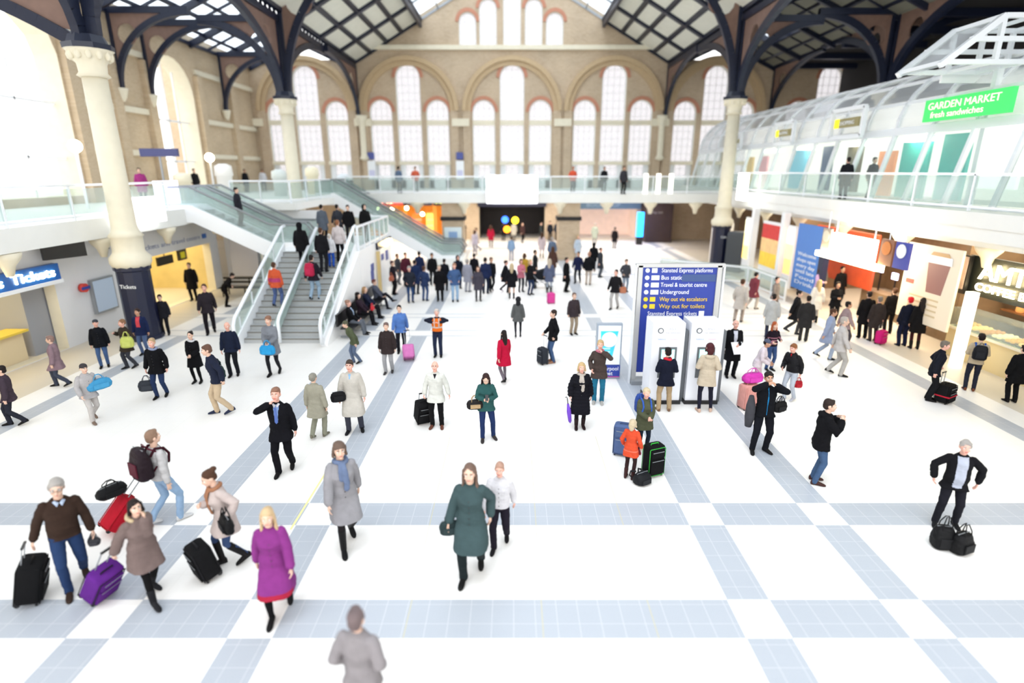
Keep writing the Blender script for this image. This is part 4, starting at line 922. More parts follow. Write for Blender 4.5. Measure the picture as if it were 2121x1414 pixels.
# ================================================================== people
def ring(c, a, b, n=16, R=None, sq=2.0):
    out = []
    for k in range(n):
        t = 2*PI*k/n; ca, sa = math.cos(t), math.sin(t)
        p = V((a*math.copysign(abs(ca)**(2/sq), ca), b*math.copysign(abs(sa)**(2/sq), sa), 0))
        if R is not None: p = R @ p
        out.append(V(c)+p)
    return out
class Blob:
    """closed pieces that one voxel remesh fuses into a single skin"""
    def __init__(s): s.v = []; s.f = []
    def loft(s, rings):
        o = len(s.v); n = len(rings[0])
        for r in rings: s.v += r
        for i in range(len(rings)-1):
            for k in range(n):
                k2 = (k+1) % n; s.f.append((o+i*n+k, o+i*n+k2, o+(i+1)*n+k2, o+(i+1)*n+k))
        s.f.append(tuple(o+k for k in reversed(range(n)))); s.f.append(tuple(o+(len(rings)-1)*n+k for k in range(n)))
    def limb(s, pts, rs, n=12, flat=1.0, fdir=None):
        """tapered round limb with rounded ends"""
        pts = [V(p) for p in pts]; rings = []
        P = [pts[0]-(pts[1]-pts[0]).normalized()*rs[0]*.8]+pts+[pts[-1]+(pts[-1]-pts[-2]).normalized()*rs[-1]*.8]
        RR = [rs[0]*.45]+list(rs)+[rs[-1]*.45]
        ref = None
        for i, p in enumerate(P):
            d = (P[min(i+1, len(P)-1)]-P[max(i-1, 0)]).normalized()
            if fdir is not None: ref = V(fdir)
            elif ref is None: ref = V((0,1,0)) if abs(d.y) < .9 else V((0,0,1))
            y = (ref-d*ref.dot(d)).normalized(); x = y.cross(d).normalized()
            if fdir is None: ref = y
            rings.append([p+x*math.cos(2*PI*k/n)*RR[i]+y*math.sin(2*PI*k/n)*RR[i]*flat for k in range(n)])
        s.loft(rings)
    def ball(s, c, r, R=None, n=14):
        r = (r, r, r) if not isinstance(r, (tuple, list)) else r
        rings = []
        for i in range(1, 8):
            t = PI*i/8; rings.append([V((r[0]*math.sin(t)*math.cos(2*PI*k/n), r[1]*math.sin(t)*math.sin(2*PI*k/n), -r[2]*math.cos(t))) for k in range(n)])
        if R is not None: rings = [[R @ p for p in q] for q in rings]
        s.loft([[V(c)+p for p in q] for q in rings])
    def mesh(s, name, voxel, smooth=2, wrinkle=0.0, seed=0, post=None):
        me = bpy.data.meshes.new(name); me.from_pydata(s.v, [], s.f); me.update()
        o = bpy.data.objects.new('tmp', me); TMP.collection.objects.link(o)
        md = o.modifiers.new('r', 'REMESH'); md.mode = 'VOXEL'; md.voxel_size = voxel; md.use_smooth_shade = True
        if smooth: sm = o.modifiers.new('s', 'SMOOTH'); sm.factor = .5; sm.iterations = smooth
        with bpy.context.temp_override(scene=TMP, view_layer=TMP.view_layers[0]):
            dg = bpy.context.evaluated_depsgraph_get()
        m2 = bpy.data.meshes.new_from_object(o.evaluated_get(dg), depsgraph=dg); m2.name = name
        bpy.data.objects.remove(o); bpy.data.meshes.remove(me)
        if wrinkle:
            off = V((seed*3.1, seed*1.7, 0))
            for v, nn in zip(m2.vertices, [x.normal.copy() for x in m2.vertices]):
                p = v.co
                q = V((p.x*6, p.y*6, p.z*14+3*p.x*(1 if p.y < 0 else -1)))+off
                v.co = p+nn*(mnoise.noise(q)*wrinkle+mnoise.noise(q*2.3)*wrinkle*.45)
        if post: post(m2)
        return m2
TMP = bpy.data.scenes.new('workbench')

def ik(S, T, l1, l2, pole):
    S = V(S); T = V(T); d = T-S; L = d.length
    if L > (l1+l2)*.995: T = S+d.normalized()*(l1+l2)*.995; d = T-S; L = d.length
    L = max(L, abs(l1-l2)+.02)
    a = (l1*l1-l2*l2+L*L)/(2*L); h = math.sqrt(max(0, l1*l1-a*a)); dn = d.normalized()
    pole = V(pole); p = (pole-dn*pole.dot(dn)).normalized()
    return S+dn*a+p*h, T

REST = {'down': ((-.27, -.02, .82), (.27, -.02, .82))}
def skeleton(sp):
    """joints of a 1.75 m person facing -y, standing on z=0"""
    f = sp.get('sex', 'm') == 'f'; K = {}
    pit, rol = sp.get('lean', (0, 0)); tw = sp.get('twist', 0)
    sit = sp.get('sit', False)
    hipz = .47 if sit else .93-.055*abs(sp.get('stride', 0))**2
    hipz += sp.get('hip', 0)
    K['hip'] = V((sp.get('sway', 0), 0, hipz))
    def up(p):
        p = V(p); p.z += hipz-.93; q = p-V((0, 0, hipz))
        t = max(0, min(1, (p.z-hipz)/.28)); t = t*t*(3-2*t)
        R = Matrix.Rotation(math.radians(pit)*t, 3, 'X') @ Matrix.Rotation(math.radians(rol)*t, 3, 'Y') @ Matrix.Rotation(math.radians(tw)*t, 3, 'Z')
        return K['hip']+R @ q
    K['up'] = up
    sw = .146 if f else .168
    K['sh'] = [up((-sw, .01, 1.415)), up((sw, .01, 1.415))]
    K['neck'] = up((0, .01, 1.47)); K['hd0'] = up((0, -.01, 1.55))
    hy, hp = sp.get('head', (0, 0))
    RH = Matrix.Rotation(math.radians(pit*.8), 3, 'X') @ Matrix.Rotation(math.radians(rol*.7), 3, 'Y') @ Matrix.Rotation(math.radians(hy+tw), 3, 'Z') @ Matrix.Rotation(math.radians(hp), 3, 'X')
    K['RH'] = RH
    K['H'] = lambda p: K['hd0']+RH @ (V(p)-V((0, -.01, 1.55)))
    K['el'] = []; K['wr'] = []
    arms = sp.get('arms') or REST['down']
    for i, s in enumerate((-1, 1)):
        T = V(arms[i]); T.z += (hipz-.93) if not sp.get('abs_arm') else 0
        pole = V(sp.get('elbow', ((-.5, .7, -.5), (.5, .7, -.5)))[i])
        e, w = ik(K['sh'][i], T, .285, .255, pole); K['el'].append(e); K['wr'].append(w)
    st = sp.get('stride', 0)
    feet = sp.get('feet') or ((-.1, -.22*st, 0, -6), (.1, .30*st, .10*abs(st), 6))
    K['feet'] = feet; K['hj'] = []; K['kn'] = []; K['an'] = []
    for i, s in enumerate((-1, 1)):
        hj = K['hip']+V((s*.088, 0, -.02)); ft = feet[i]
        an = V((ft[0], ft[1]+.02, ft[2]+.085))
        yaw = math.radians(ft[3]); pole = V((math.sin(yaw)*.6+s*.05, -1, .2))
        k, an = ik(hj, an, .43, .42, pole); K['hj'].append(hj); K['kn'].append(k); K['an'].append(an)
    return K

def torso_rings(K, f, g, z0=.84, z1=1.47, belly=0.0):
    if f: T = [(.84,.10,.09,0),(.90,.165,.115,.012),(.97,.168,.11,.008),(1.06,.135,.092,0),(1.12,.125,.09,-.004),(1.20,.138,.105,-.012),(1.27,.146,.125,-.02),(1.34,.15,.105,-.004),(1.40,.132,.08,.008),(1.44,.09,.063,.012),(1.48,.055,.055,.01)]
    else: T = [(.84,.10,.09,0),(.90,.155,.11,.01),(.97,.158,.108,.004),(1.06,.148,.102,-.004),(1.12,.148,.104,-.008),(1.20,.158,.112,-.008),(1.28,.17,.12,-.004),(1.35,.168,.108,.002),(1.40,.15,.088,.01),(1.445,.10,.068,.012),(1.485,.06,.058,.01)]
    out = []
    for z, a, b, y in T:
        if z < z0-1e-3 or z > z1+1e-3: continue
        bb_ = belly*max(0, 1-abs(z-1.05)/.18)
        c = K['up']((0, y-bb_*.6, z)); e = K['up']((.1, y, z)); n_ = K['up']((0, y+.1, z))
        X_ = (e-K['up']((0, y, z))).normalized(); Y_ = (n_-K['up']((0, y, z))).normalized()
        out.append([c+X_*(a+g+bb_*.4)*math.cos(2*PI*k/20)+Y_*(b+g+bb_*.6)*math.sin(2*PI*k/20) for k in range(20)])
    return out

def add_hand(B, K, i, wide=1.0, curl=35):
    s = -1 if i == 0 else 1
    w = K['wr'][i]; d = (w-K['el'][i]).normalized()
    if K.get('handdir') and K['handdir'][i]: d = V(K['handdir'][i]).normalized()
    t = V((0,-1,0)) if abs(d.y) < .75 else V((0,0,1))
    t = (t-d*t.dot(d)).normalized()               # towards the thumb
    n = d.cross(t)                                # palm normal
    if n.x*s > 0: n = -n
    B.limb([w-d*.01, w+d*.03, w+d*.075], [.026, .034, .036], flat=.5, fdir=n)
    for k, (o, L) in enumerate(((.028, .07), (.0095, .078), (-.0095, .073), (-.028, .058))):
        p0 = w+d*.085+t*o; dd = (d+t*o*3.5).normalized(); c1 = math.radians(curl*.55+4*k); c2 = math.radians(curl*1.3+5*k)
        d1 = (dd*math.cos(c1)+n*math.sin(c1)); d2 = (dd*math.cos(c2)+n*math.sin(c2)); p1 = p0+d1*L*.5
        B.limb([p0-dd*.012, p1, p1+d2*L*.5], [.0092, .0088, .0075], n=8)
    q = w+d*.02+t*.028; dt = (d*.75+t*.6+n*.35).normalized(); p1 = q+dt*.035
    B.limb([q-t*.006, p1, p1+(dt*.8+d*.4+n*.2).normalized()*.03], [.013, .0105, .0085], n=8)
    K.setdefault('palm', [None, None])[i] = w+d*.08+n*.02

SKIN = {'fair': (212,174,152), 'pink': (216,164,146), 'tan': (186,140,112), 'brown': (140,96,72)}
def skin_mat(k): return mat('skin_'+k, SKIN[k], .5, noise=.04, nscale=20)
def cloth(c, kind='cloth'):
    return mat('%s_%d_%d_%d' % (kind, *c), tuple(x*.86 for x in c), .95 if kind == 'cloth' else .55, noise=.18, nscale=9, bump=.35 if kind != 'leather' else .15, bscale=60, spec=.15)

PCACHE = {}
def person_parts(sp):
    """list of (part name, mesh, colour key, sub-part of)"""
    f = sp.get('sex', 'm') == 'f'; K = skeleton(sp); K['handdir'] = sp.get('handdir')
    vx = sp.get('vox', .010); cv = max(vx, .011); parts = []; seed = sp.get('seed', 1)
    # ---- body: one continuous skin
    B = Blob(); B.loft(torso_rings(K, f, -.018, .84, 1.46))
    B.limb([K['neck'], K['hd0']+K['RH'] @ V((0, .012, .02))], [.054, .052])
    H = K['H']; RH = K['RH']; hi0 = len(B.v)
    def SCL(vs, i0=0):
        c0 = K['hd0']
        for q in range(i0, len(vs)): vs[q] = c0+(vs[q]-c0)*1.09
    B.ball(H((0, .002, 1.655)), (.074, .092, .098), RH); B.ball(H((0, -.03, 1.605)), (.058, .066, .078), RH)
    B.ball(H((0, -.072, 1.555)), (.026, .024, .02), RH)
    B.limb([H((0, -.088, 1.655)), H((0, -.104, 1.622)), H((0, -.103, 1.612))], [.008, .0135, .014], n=8)
    for s in (-1, 1):
        B.ball(H((s*.076, .008, 1.632)), (.010, .02, .031), RH)
        B.ball(H((s*.034, -.074, 1.612)), (.022, .02, .02), RH); B.limb([H((s*.012, -.091, 1.668)), H((s*.046, -.082, 1.668))], [.008, .007], n=8)
    B.limb([H((-.018, -.094, 1.586)), H((.018, -.094, 1.586))], [.0075, .0075], n=8)
    SCL(B.v, hi0)
    for i, s in enumerate((-1, 1)):
        S, E, W = K['sh'][i], K['el'][i], K['wr'][i]
        B.ball(S, .04); B.limb([S, S.lerp(E, .4), E, E.lerp(W, .35), W], [.04, .042, .038, .037, .026])
        add_hand(B, K, i, curl=sp.get('curl', (35, 35))[i])
        hj, kn, an = K['hj'][i], K['kn'][i], K['an'][i]
        B.limb([hj, hj.lerp(kn, .4), kn, kn.lerp(an, .35), an], [.08, .074, .05, .05, .034])
        yaw = math.radians(K['feet'][i][3]); fd = V((math.sin(yaw), -math.cos(yaw), -.25 if K['feet'][i][2] > .03 else 0)).normalized()
        B.limb([an-V((0,0,.035)), an-V((0,0,.062))+fd*.10], [.028, .014])
    lip = [H((x, -.1, 1.586)) for x in (-.014, 0, .014)]; browp = [H((s*x, -.09, 1.672)) for s in (-1, 1) for x in (.022, .034, .046)]; SCL(lip); SCL(browp)
    def face(me):
        me.materials.clear(); me.materials.append(None); me.materials.append(None); me.materials.append(None)
        for p in me.polygons:
            c = p.center
            if c.z < K['hd0'].z: continue
            if min((c-l).length for l in lip) < .0115: p.material_index = 1
            elif min((c-l).length for l in browp) < .0105: p.material_index = 2
    parts.append(('body', B.mesh('body', vx, 1, post=face), ('skin', 'lips', 'hair'), None))
    if sp.get('vox', .01) < .014:
        for s in (-1, 1):
            m = MB(); c = H((s*.031, -.0745, 1.645)); m.sphere(c, (.0165, .013, .0125), mat('eye_white', (236,234,230), .3), 10, RH); m.sphere(c+RH @ V((0, -.0085, 0)), .0068, mat('iris', (46,36,32), .3), 8); SCL(m.v)
            parts.append(('eye', mb_mesh(m, 'eye'), None, None))
    # ---- trousers / skirt
    bt = sp.get('bottom', 'trousers')
    B = Blob(); ga = {'trousers': .018, 'jeans': .012, 'leggings': .004, 'skirt': .004}[bt]
    B.loft(torso_rings(K, f, ga+.002, .84, 1.06))
    for i in range(2):
        hj, kn, an = K['hj'][i], K['kn'][i], K['an'][i]
        hem = {'trousers': .062, 'jeans': .055, 'leggings': .042, 'skirt': .042}[bt]
        kr = {'trousers': .071, 'jeans': .064, 'leggings': .055, 'skirt': .055}[bt]
        lo = an+V((0, 0, -.03)) if bt != 'leggings' else an
        B.limb([hj+V((0, 0, .02)), hj.lerp(kn, .4), kn, kn.lerp(an, .35), kn.lerp(an, .8), lo], [.088+ga*.3, .082+ga*.4, kr, kr*.96 if bt != 'leggings' else .056, hem, hem], n=14)
    parts.append(('trousers' if bt in ('trousers', 'jeans') else 'leggings', B.mesh('trousers', cv, 2, .006 if bt != 'leggings' else .002, seed), 'bot', None))
    # ---- shoes
    bh = sp.get('boot', 0)
    for i in range(2):
        ft = K['feet'][i]; yaw = math.radians(ft[3]); an = K['an'][i]
        fd = V((math.sin(yaw), -math.cos(yaw), 0)); sd = V((math.cos(yaw), math.sin(yaw), 0)); lift = ft[2]
        pitch = min(.9, lift*4.5)
        if sp.get('sit') and ft[2] > .2: pitch = -.3
        fd3 = (fd*math.cos(pitch)-V((0, 0, 1))*math.sin(pitch)); ud = sd.cross(fd3); ud = ud if ud.z > 0 else -ud
        hb = an-ud*.085-fd3*.065; B = Blob(); rings = []
        for t, w_, h_ in ((0, .024, .07), (.015, .037, .10), (.06, .041, .115), (.11, .041, .10), (.17, .046, .07), (.22, .045, .054), (.255, .034, .042), (.275, .015, .024)):
            c = hb+fd3*t+ud*(h_/2); rings.append([c+sd*w_*math.cos(2*PI*k/12)+ud*(h_/2)*max(-.98, math.sin(2*PI*k/12)*1.25 if math.sin(2*PI*k/12) < 0 else math.sin(2*PI*k/12)) for k in range(12)])
        B.loft(rings)
        if bh: B.limb([an-V((0,0,.02)), an.lerp(K['kn'][i], .45 if bh == 1 else .85)], [.048, .060], n=12)
        parts.append(('boot' if bh else 'shoe', B.mesh('shoe', cv, 1), 'shoe', None))
    # ---- top garment
    tp = sp.get('top', 'jacket'); g = {'jacket': .028, 'coat': .032, 'parka': .042, 'sweater': .02, 'suit': .024, 'puffer': .046, 'cardigan': .022}[tp]
    ln = sp.get('len', .78 if tp not in ('coat',) else .5)
    B = Blob(); B.loft(torso_rings(K, f, g, .90, 1.485, sp.get('belly', 0)))
    hip = K['hip']; ctr = hip.copy()
    fy = [K['an'][i].y for i in range(2)]; spread = (max(fy)-min(fy))
    if not sp.get('sit'):
        rings = []; nst = 6
        for k in range(nst+1):
            z = 1.10-(1.10-ln)*k/nst; t = max(0, (hip.z-(z+hip.z-.93))/.5); sway = V((0, (sum(fy)/2)*t*.5, 0))
            sq_ = 2.0; a_ = (.168 if f else .160)+g+.05*t*sp.get('flare', 1.0); b_ = .11+g+.05*t+spread*.28*t
            if k == 0: a_ *= .82; b_ *= .9
            c = K['up']((0, .0, z)) if z > .93 else V((hip.x, .006, z+hip.z-.93))+sway
            if z < .9:                                    # the skirt of the garment hangs clear of both legs
                zz = z+hip.z-.93; q = []
                for i in range(2):
                    a0, a1 = (K['hj'][i], K['kn'][i]) if zz > K['kn'][i].z else (K['kn'][i], K['an'][i])
                    q.append(a0.lerp(a1, max(0, min(1, (a0.z-zz)/max(.05, a0.z-a1.z)))))
                xs_, ys_ = [p.x for p in q], [p.y for p in q]; m_ = (.118 if bt != 'leggings' else .105)+g*.4; sq_ = 3.0
                x0, x1, y0, y1 = min(min(xs_)-m_, c.x-a_), max(max(xs_)+m_, c.x+a_), min(min(ys_)-m_, c.y-b_*.85), max(max(ys_)+m_, c.y+b_*.85)
                w_ = min(1, (.9-z)/.08); c = c.lerp(V(((x0+x1)/2, (y0+y1)/2, zz)), w_); a_ += ((x1-x0)/2-a_)*w_; b_ += ((y1-y0)/2-b_)*w_
            rings.append(ring(c, a_, b_, 20, sq=sq_))
        B.loft(rings[::-1])
    for i in range(2):
        S, E, W = K['sh'][i], K['el'][i], K['wr'][i]; sg = g*.9
        We = E.lerp(W, .93); B.ball(S+(E-S).normalized()*.015-V((0,0,.008)), .054+sg*.5)
        B.limb([S, S.lerp(E, .45), E, E.lerp(W, .4), We], [.046+sg*.7, .048+sg*.9, .043+sg, .041+sg, .036+sg], n=14)
    if tp in ('jacket', 'coat', 'parka', 'puffer', 'suit', 'cardigan'):
        cz = K['up']((0, .012, 1.475)); B.limb([K['up']((0, .02, 1.45)), K['up']((0, .016, 1.495))], [.076, .066], n=16)
    if sp.get('hoodback'):
        B.ball(K['up']((0, .10, 1.455)), (.12, .07, .06))
    def bands(me):
        if tp == 'puffer' or sp.get('quilt'):
            for v, nn in zip(me.vertices, [x.normal.copy() for x in me.vertices]): v.co += nn*(.006*math.cos(v.co.z*2*PI/.085))
        me.materials.clear(); me.materials.append(None); me.materials.append(None)
        if sp.get('open'):
            w0, w1, zb = sp['open']
            for p in me.polygons:
                c = p.center
                q = c-K['hip']; z = c.z-hip.z+.93
                if p.normal.y < -.25 and zb < z < 1.47 and abs(c.x-hip.x-(K['neck'].x-hip.x)*max(0, (z-.93)/.5)) < w0+(w1-w0)*(z-zb)/(1.47-zb) and abs(c.x) < .15 and c.y < K['hip'].y+ (K['neck'].y-K['hip'].y)*max(0, (z-.93)/.5)-.02: p.material_index = 1
        if sp.get('stripes'):
            for p in me.polygons:
                z = p.center.z-hip.z+.93
                for z0_, z1_ in sp['stripes']:
                    if z0_ < z < z1_ and abs(p.center.x) < .24: p.material_index = 1
    nm = {'jacket': 'jacket', 'coat': 'coat', 'parka': 'parka', 'sweater': 'sweater', 'suit': 'suit_jacket', 'puffer': 'puffer_coat', 'cardigan': 'cardigan'}[tp]
    parts.append((nm, B.mesh('top', cv, 2, .009 if tp != 'coat' else .006, seed+3, bands), ('top', 'top2'), None))
    if sp.get('vest'):
        B = Blob(); B.loft(torso_rings(K, f, g+.016, .97, 1.45))
        def vb(me):
            me.materials.clear(); me.materials.append(None); me.materials.append(None)
            for p in me.polygons:
                z = p.center.z-hip.z+.93
                if 1.10 < z < 1.15 or (z > 1.15 and .06 < abs(p.center.x) < .10): p.material_index = 1
        parts.append(('safety_vest', B.mesh('vest', cv, 1, .004, seed, vb), ('vest', 'reflect'), None))
    if tp in ('jacket', 'coat', 'suit', 'parka', 'puffer') and vx < .014:      # front closure line
        m = MB(); pts = []
        z = max(ln+.06, .95)
        while z < 1.40:
            pts.append(z); z += .09
        for z in pts:
            c = K['up']((0, -(.115+g+.004+(.01 if z > 1.2 else 0)), z)); m.sphere(c, (.009, .006, .009), mat('button', (40,36,34), .4), 8)
        if not sp.get('open') and not sp.get('nobuttons'): parts.append(('button_row', mb_mesh(m, 'button_row'), None, None))
    # ---- hair and headwear
    hs = sp.get('hair', 'short'); B = Blob()
    if hs != 'bald':
        if hs in ('hat', 'hood'):
            if hs == 'hat': B.ball(H((0, .012, 1.695)), (.084, .099, .075), RH); B.limb([H((-.05, -.06, 1.69)), H((.05, -.06, 1.69))], [.02, .02])
            else: B.ball(H((0, .03, 1.655)), (.108, .112, .125), RH); B.limb([H((0, .03, 1.56)), H((0, .05, 1.47))], [.09, .10])
            SCL(B.v); parts.append(('hat' if hs == 'hat' else 'hood', B.mesh('headwear', cv, 2), 'hat', None)); B = Blob()
            if hs == 'hat': B.ball(H((0, .03, 1.65)), (.08, .08, .075), RH)
            else: B.ball(H((0, .03, 1.66)), (.07, .07, .07), RH)
        else: B.ball(H((0, .016, 1.680)), (.082, .096, .090), RH)
        if hs == 'short':
            B.ball(H((0, .042, 1.632)), (.076, .062, .072), RH); B.ball(H((.02, -.045, 1.725)), (.05, .035, .028), RH)
            for s in (-1, 1): B.limb([H((s*.072, -.018, 1.68)), H((s*.073, -.02, 1.635))], [.014, .01], n=8)
        if hs in ('long', 'bob', 'wavy'):
            zb = {'long': 1.33, 'wavy': 1.30, 'bob': 1.52}[hs]
            B.limb([H((0, .05, 1.66)), H((0, .062, 1.56)), H((0, .075, max(zb+.1, 1.5))), H((0, .085, zb))], [.075, .078, .078, .06] if hs != 'bob' else [.078, .082, .075, .06], n=14, flat=.75, fdir=(0,1,0))
            for s in (-1, 1): B.limb([H((s*.07, -.01, 1.69)), H((s*.08, .0, 1.6)), H((s*.085, -.005, (zb+1.6)/2)), H((s*.08, -.02, zb+.04))], [.022, .022, .025, .016], n=10)
        if hs == 'bun': B.ball(H((0, .10, 1.72)), (.042, .042, .042)); B.ball(H((0, .05, 1.63)), (.066, .055, .06), RH)
        if hs == 'pony': B.ball(H((0, .045, 1.64)), (.07, .058, .06), RH); B.limb([H((0, .1, 1.68)), H((0, .13, 1.6)), H((0, .11, 1.48))], [.024, .03, .018])
        if hs == 'thin': pass
        SCL(B.v); parts.append(('hair', B.mesh('hair', min(cv, .012), 1, .011, seed+9), 'hair', None))
    if sp.get('glasses'):
        m = MB()
        for s in (-1, 1): m.tube([H((s*.031+.018*math.cos(2*PI*k/10), -.098, 1.645+.014*math.sin(2*PI*k/10))) for k in range(11)], .002, BLACK, 6, False); m.bar(H((s*.049, -.095, 1.65)), H((s*.08, .01, 1.65)), .003, .004, BLACK)
        m.bar(H((-.013, -.1, 1.648)), H((.013, -.1, 1.648)), .003, .003, BLACK); SCL(m.v); parts.append(('glasses', mb_mesh(m, 'glasses'), None, None))
    if sp.get('scarf'):
        B = Blob(); n_ = K['neck']; u_ = K['up']
        pts = [u_((.085*math.cos(a), .01+.085*math.sin(a), 1.475+.012*math.sin(2*a))) for a in [2*PI*k/12 for k in range(13)]]
        B.limb(pts, [.036]*13, n=10)
        if sp['scarf'] != 'wrap': B.limb([u_((.02, -.10, 1.46)), u_((.03, -.155, 1.35)), u_((.035, -.165, 1.2)), u_((.03, -.16, 1.08))], [.035, .04, .045, .045], n=10, flat=.45, fdir=(0,1,0)); B.limb([u_((-.02, -.10, 1.46)), u_((-.03, -.15, 1.36)), u_((-.03, -.16, 1.25))], [.035, .04, .04], n=10, flat=.45, fdir=(0,1,0))
        parts.append(('scarf', B.mesh('scarf', cv, 1, .006, seed), 'scarf', None))
    if sp.get('collar'):
        m = MB(); u_ = K['up']
        for s in (-1, 1): m.add([u_((.004*s, -.084, 1.455)), u_((s*.045, -.078, 1.495)), u_((s*.07, -.06, 1.47)), u_((s*.028, -.118, 1.425)), u_((.004*s, -.076, 1.458)), u_((s*.043, -.070, 1.5)), u_((s*.066, -.054, 1.475)), u_((s*.026, -.110, 1.43))], [(0,1,2,3),(7,6,5,4),(0,4,5,1),(1,5,6,2),(2,6,7,3),(3,7,4,0)], WH)
        parts.append(('collar', mb_mesh(m, 'collar'), 'collar', None))
    if sp.get('furhood'):
        B = Blob(); u_ = K['up']
        B.limb([u_((.105*math.cos(a), .035+.10*math.sin(a), 1.485+.03*math.sin(a))) for a in [PI*-.2+1.4*PI*k/12 for k in range(13)]], [.034]*13, n=10)
        parts.append(('fur_trim', B.mesh('fur', .009, 0, .012, seed), 'fur', None))
    if sp.get('straps'):
        B = Blob(); u_ = K['up']
        for s in (-1, 1): B.limb([u_((s*.10, .13, 1.38)), u_((s*.11, .05, 1.49)), u_((s*.105, -.08, 1.45)), u_((s*.10, -.155, 1.32)), u_((s*.12, -.12, 1.18))], [.024]*5, n=8)
        parts.append(('backpack_strap', B.mesh('strap', .011, 1), 'strap', None))
    return parts, K

def mb_mesh(m, name):
    me = bpy.data.meshes.new(name); me.from_pydata(m.v, [], m.f)
    for x in m.mats: me.materials.append(x)
    me.polygons.foreach_set('material_index', m.m); me.polygons.foreach_set('use_smooth', m.sm); me.update()
    return me
NP = [0]
def person(label, at, yaw=0, h=1.75, cols=None, z=0.0, key=None, group=None, **sp):
    """at = pixel of the feet (or world point when a Vector); cols: skin, hair, top, top2, bot, shoe ..."""
    loc = at if isinstance(at, V) else ground(at[0], at[1], z)
    NP[0] += 1; sp.setdefault('seed', NP[0] % 17)
    if key:
        if key not in PCACHE: PCACHE[key] = person_parts(sp)
        parts, K = PCACHE[key]
    else: parts, K = person_parts(sp)
    root = bpy.data.objects.new('person', None); COL.objects.link(root); root.location = loc; root.rotation_euler = (0, 0, math.radians(yaw)); k = h/1.75; root.scale = (k, k, k)
    tag(root, label, 'person', group)
    c = dict(skin='fair', hair=(60,44,34), top=(20,20,24), top2=(200,210,226), bot=(24,26,34), shoe=(18,16,16), hat=(40,40,44), scarf=(150,140,130), vest=(250,120,40), reflect=(214,206,196), fur=(196,176,140), strap=(40,90,180), collar=(236,236,240))
    c.update(cols or {})
    def M(q):
        if q == 'skin': return skin_mat(c['skin'])
        if q == 'lips': return mat('lips', (190,110,104), .5)
        if q == 'shoe': return cloth(c['shoe'], 'leather')
        if q == 'hair': return cloth(c['hair'], 'hair')
        return cloth(c[q], 'leather' if (q == 'top' and sp.get('leather')) else 'cloth')
    for nm, me, ck, _ in parts:
        o = bpy.data.objects.new(nm, me); COL.objects.link(o); o.parent = root
        if ck:
            ks = ck if isinstance(ck, tuple) else (ck,)
            if len(me.materials) < len(ks):
                me.materials.clear()
                for q in ks: me.materials.append(None)
            for i_, q in enumerate(ks): o.material_slots[i_].link = 'OBJECT'; o.material_slots[i_].material = M(q)
    root['_k'] = k
    def W(p): return loc+Matrix.Rotation(math.radians(yaw), 3, 'Z') @ (V(p)*k)
    palms = [W(K['palm'][0]), W(K['palm'][1])]
    return dict(root=root, W=W, palm=palms, K=K, loc=loc, yaw=math.radians(yaw), k=k)

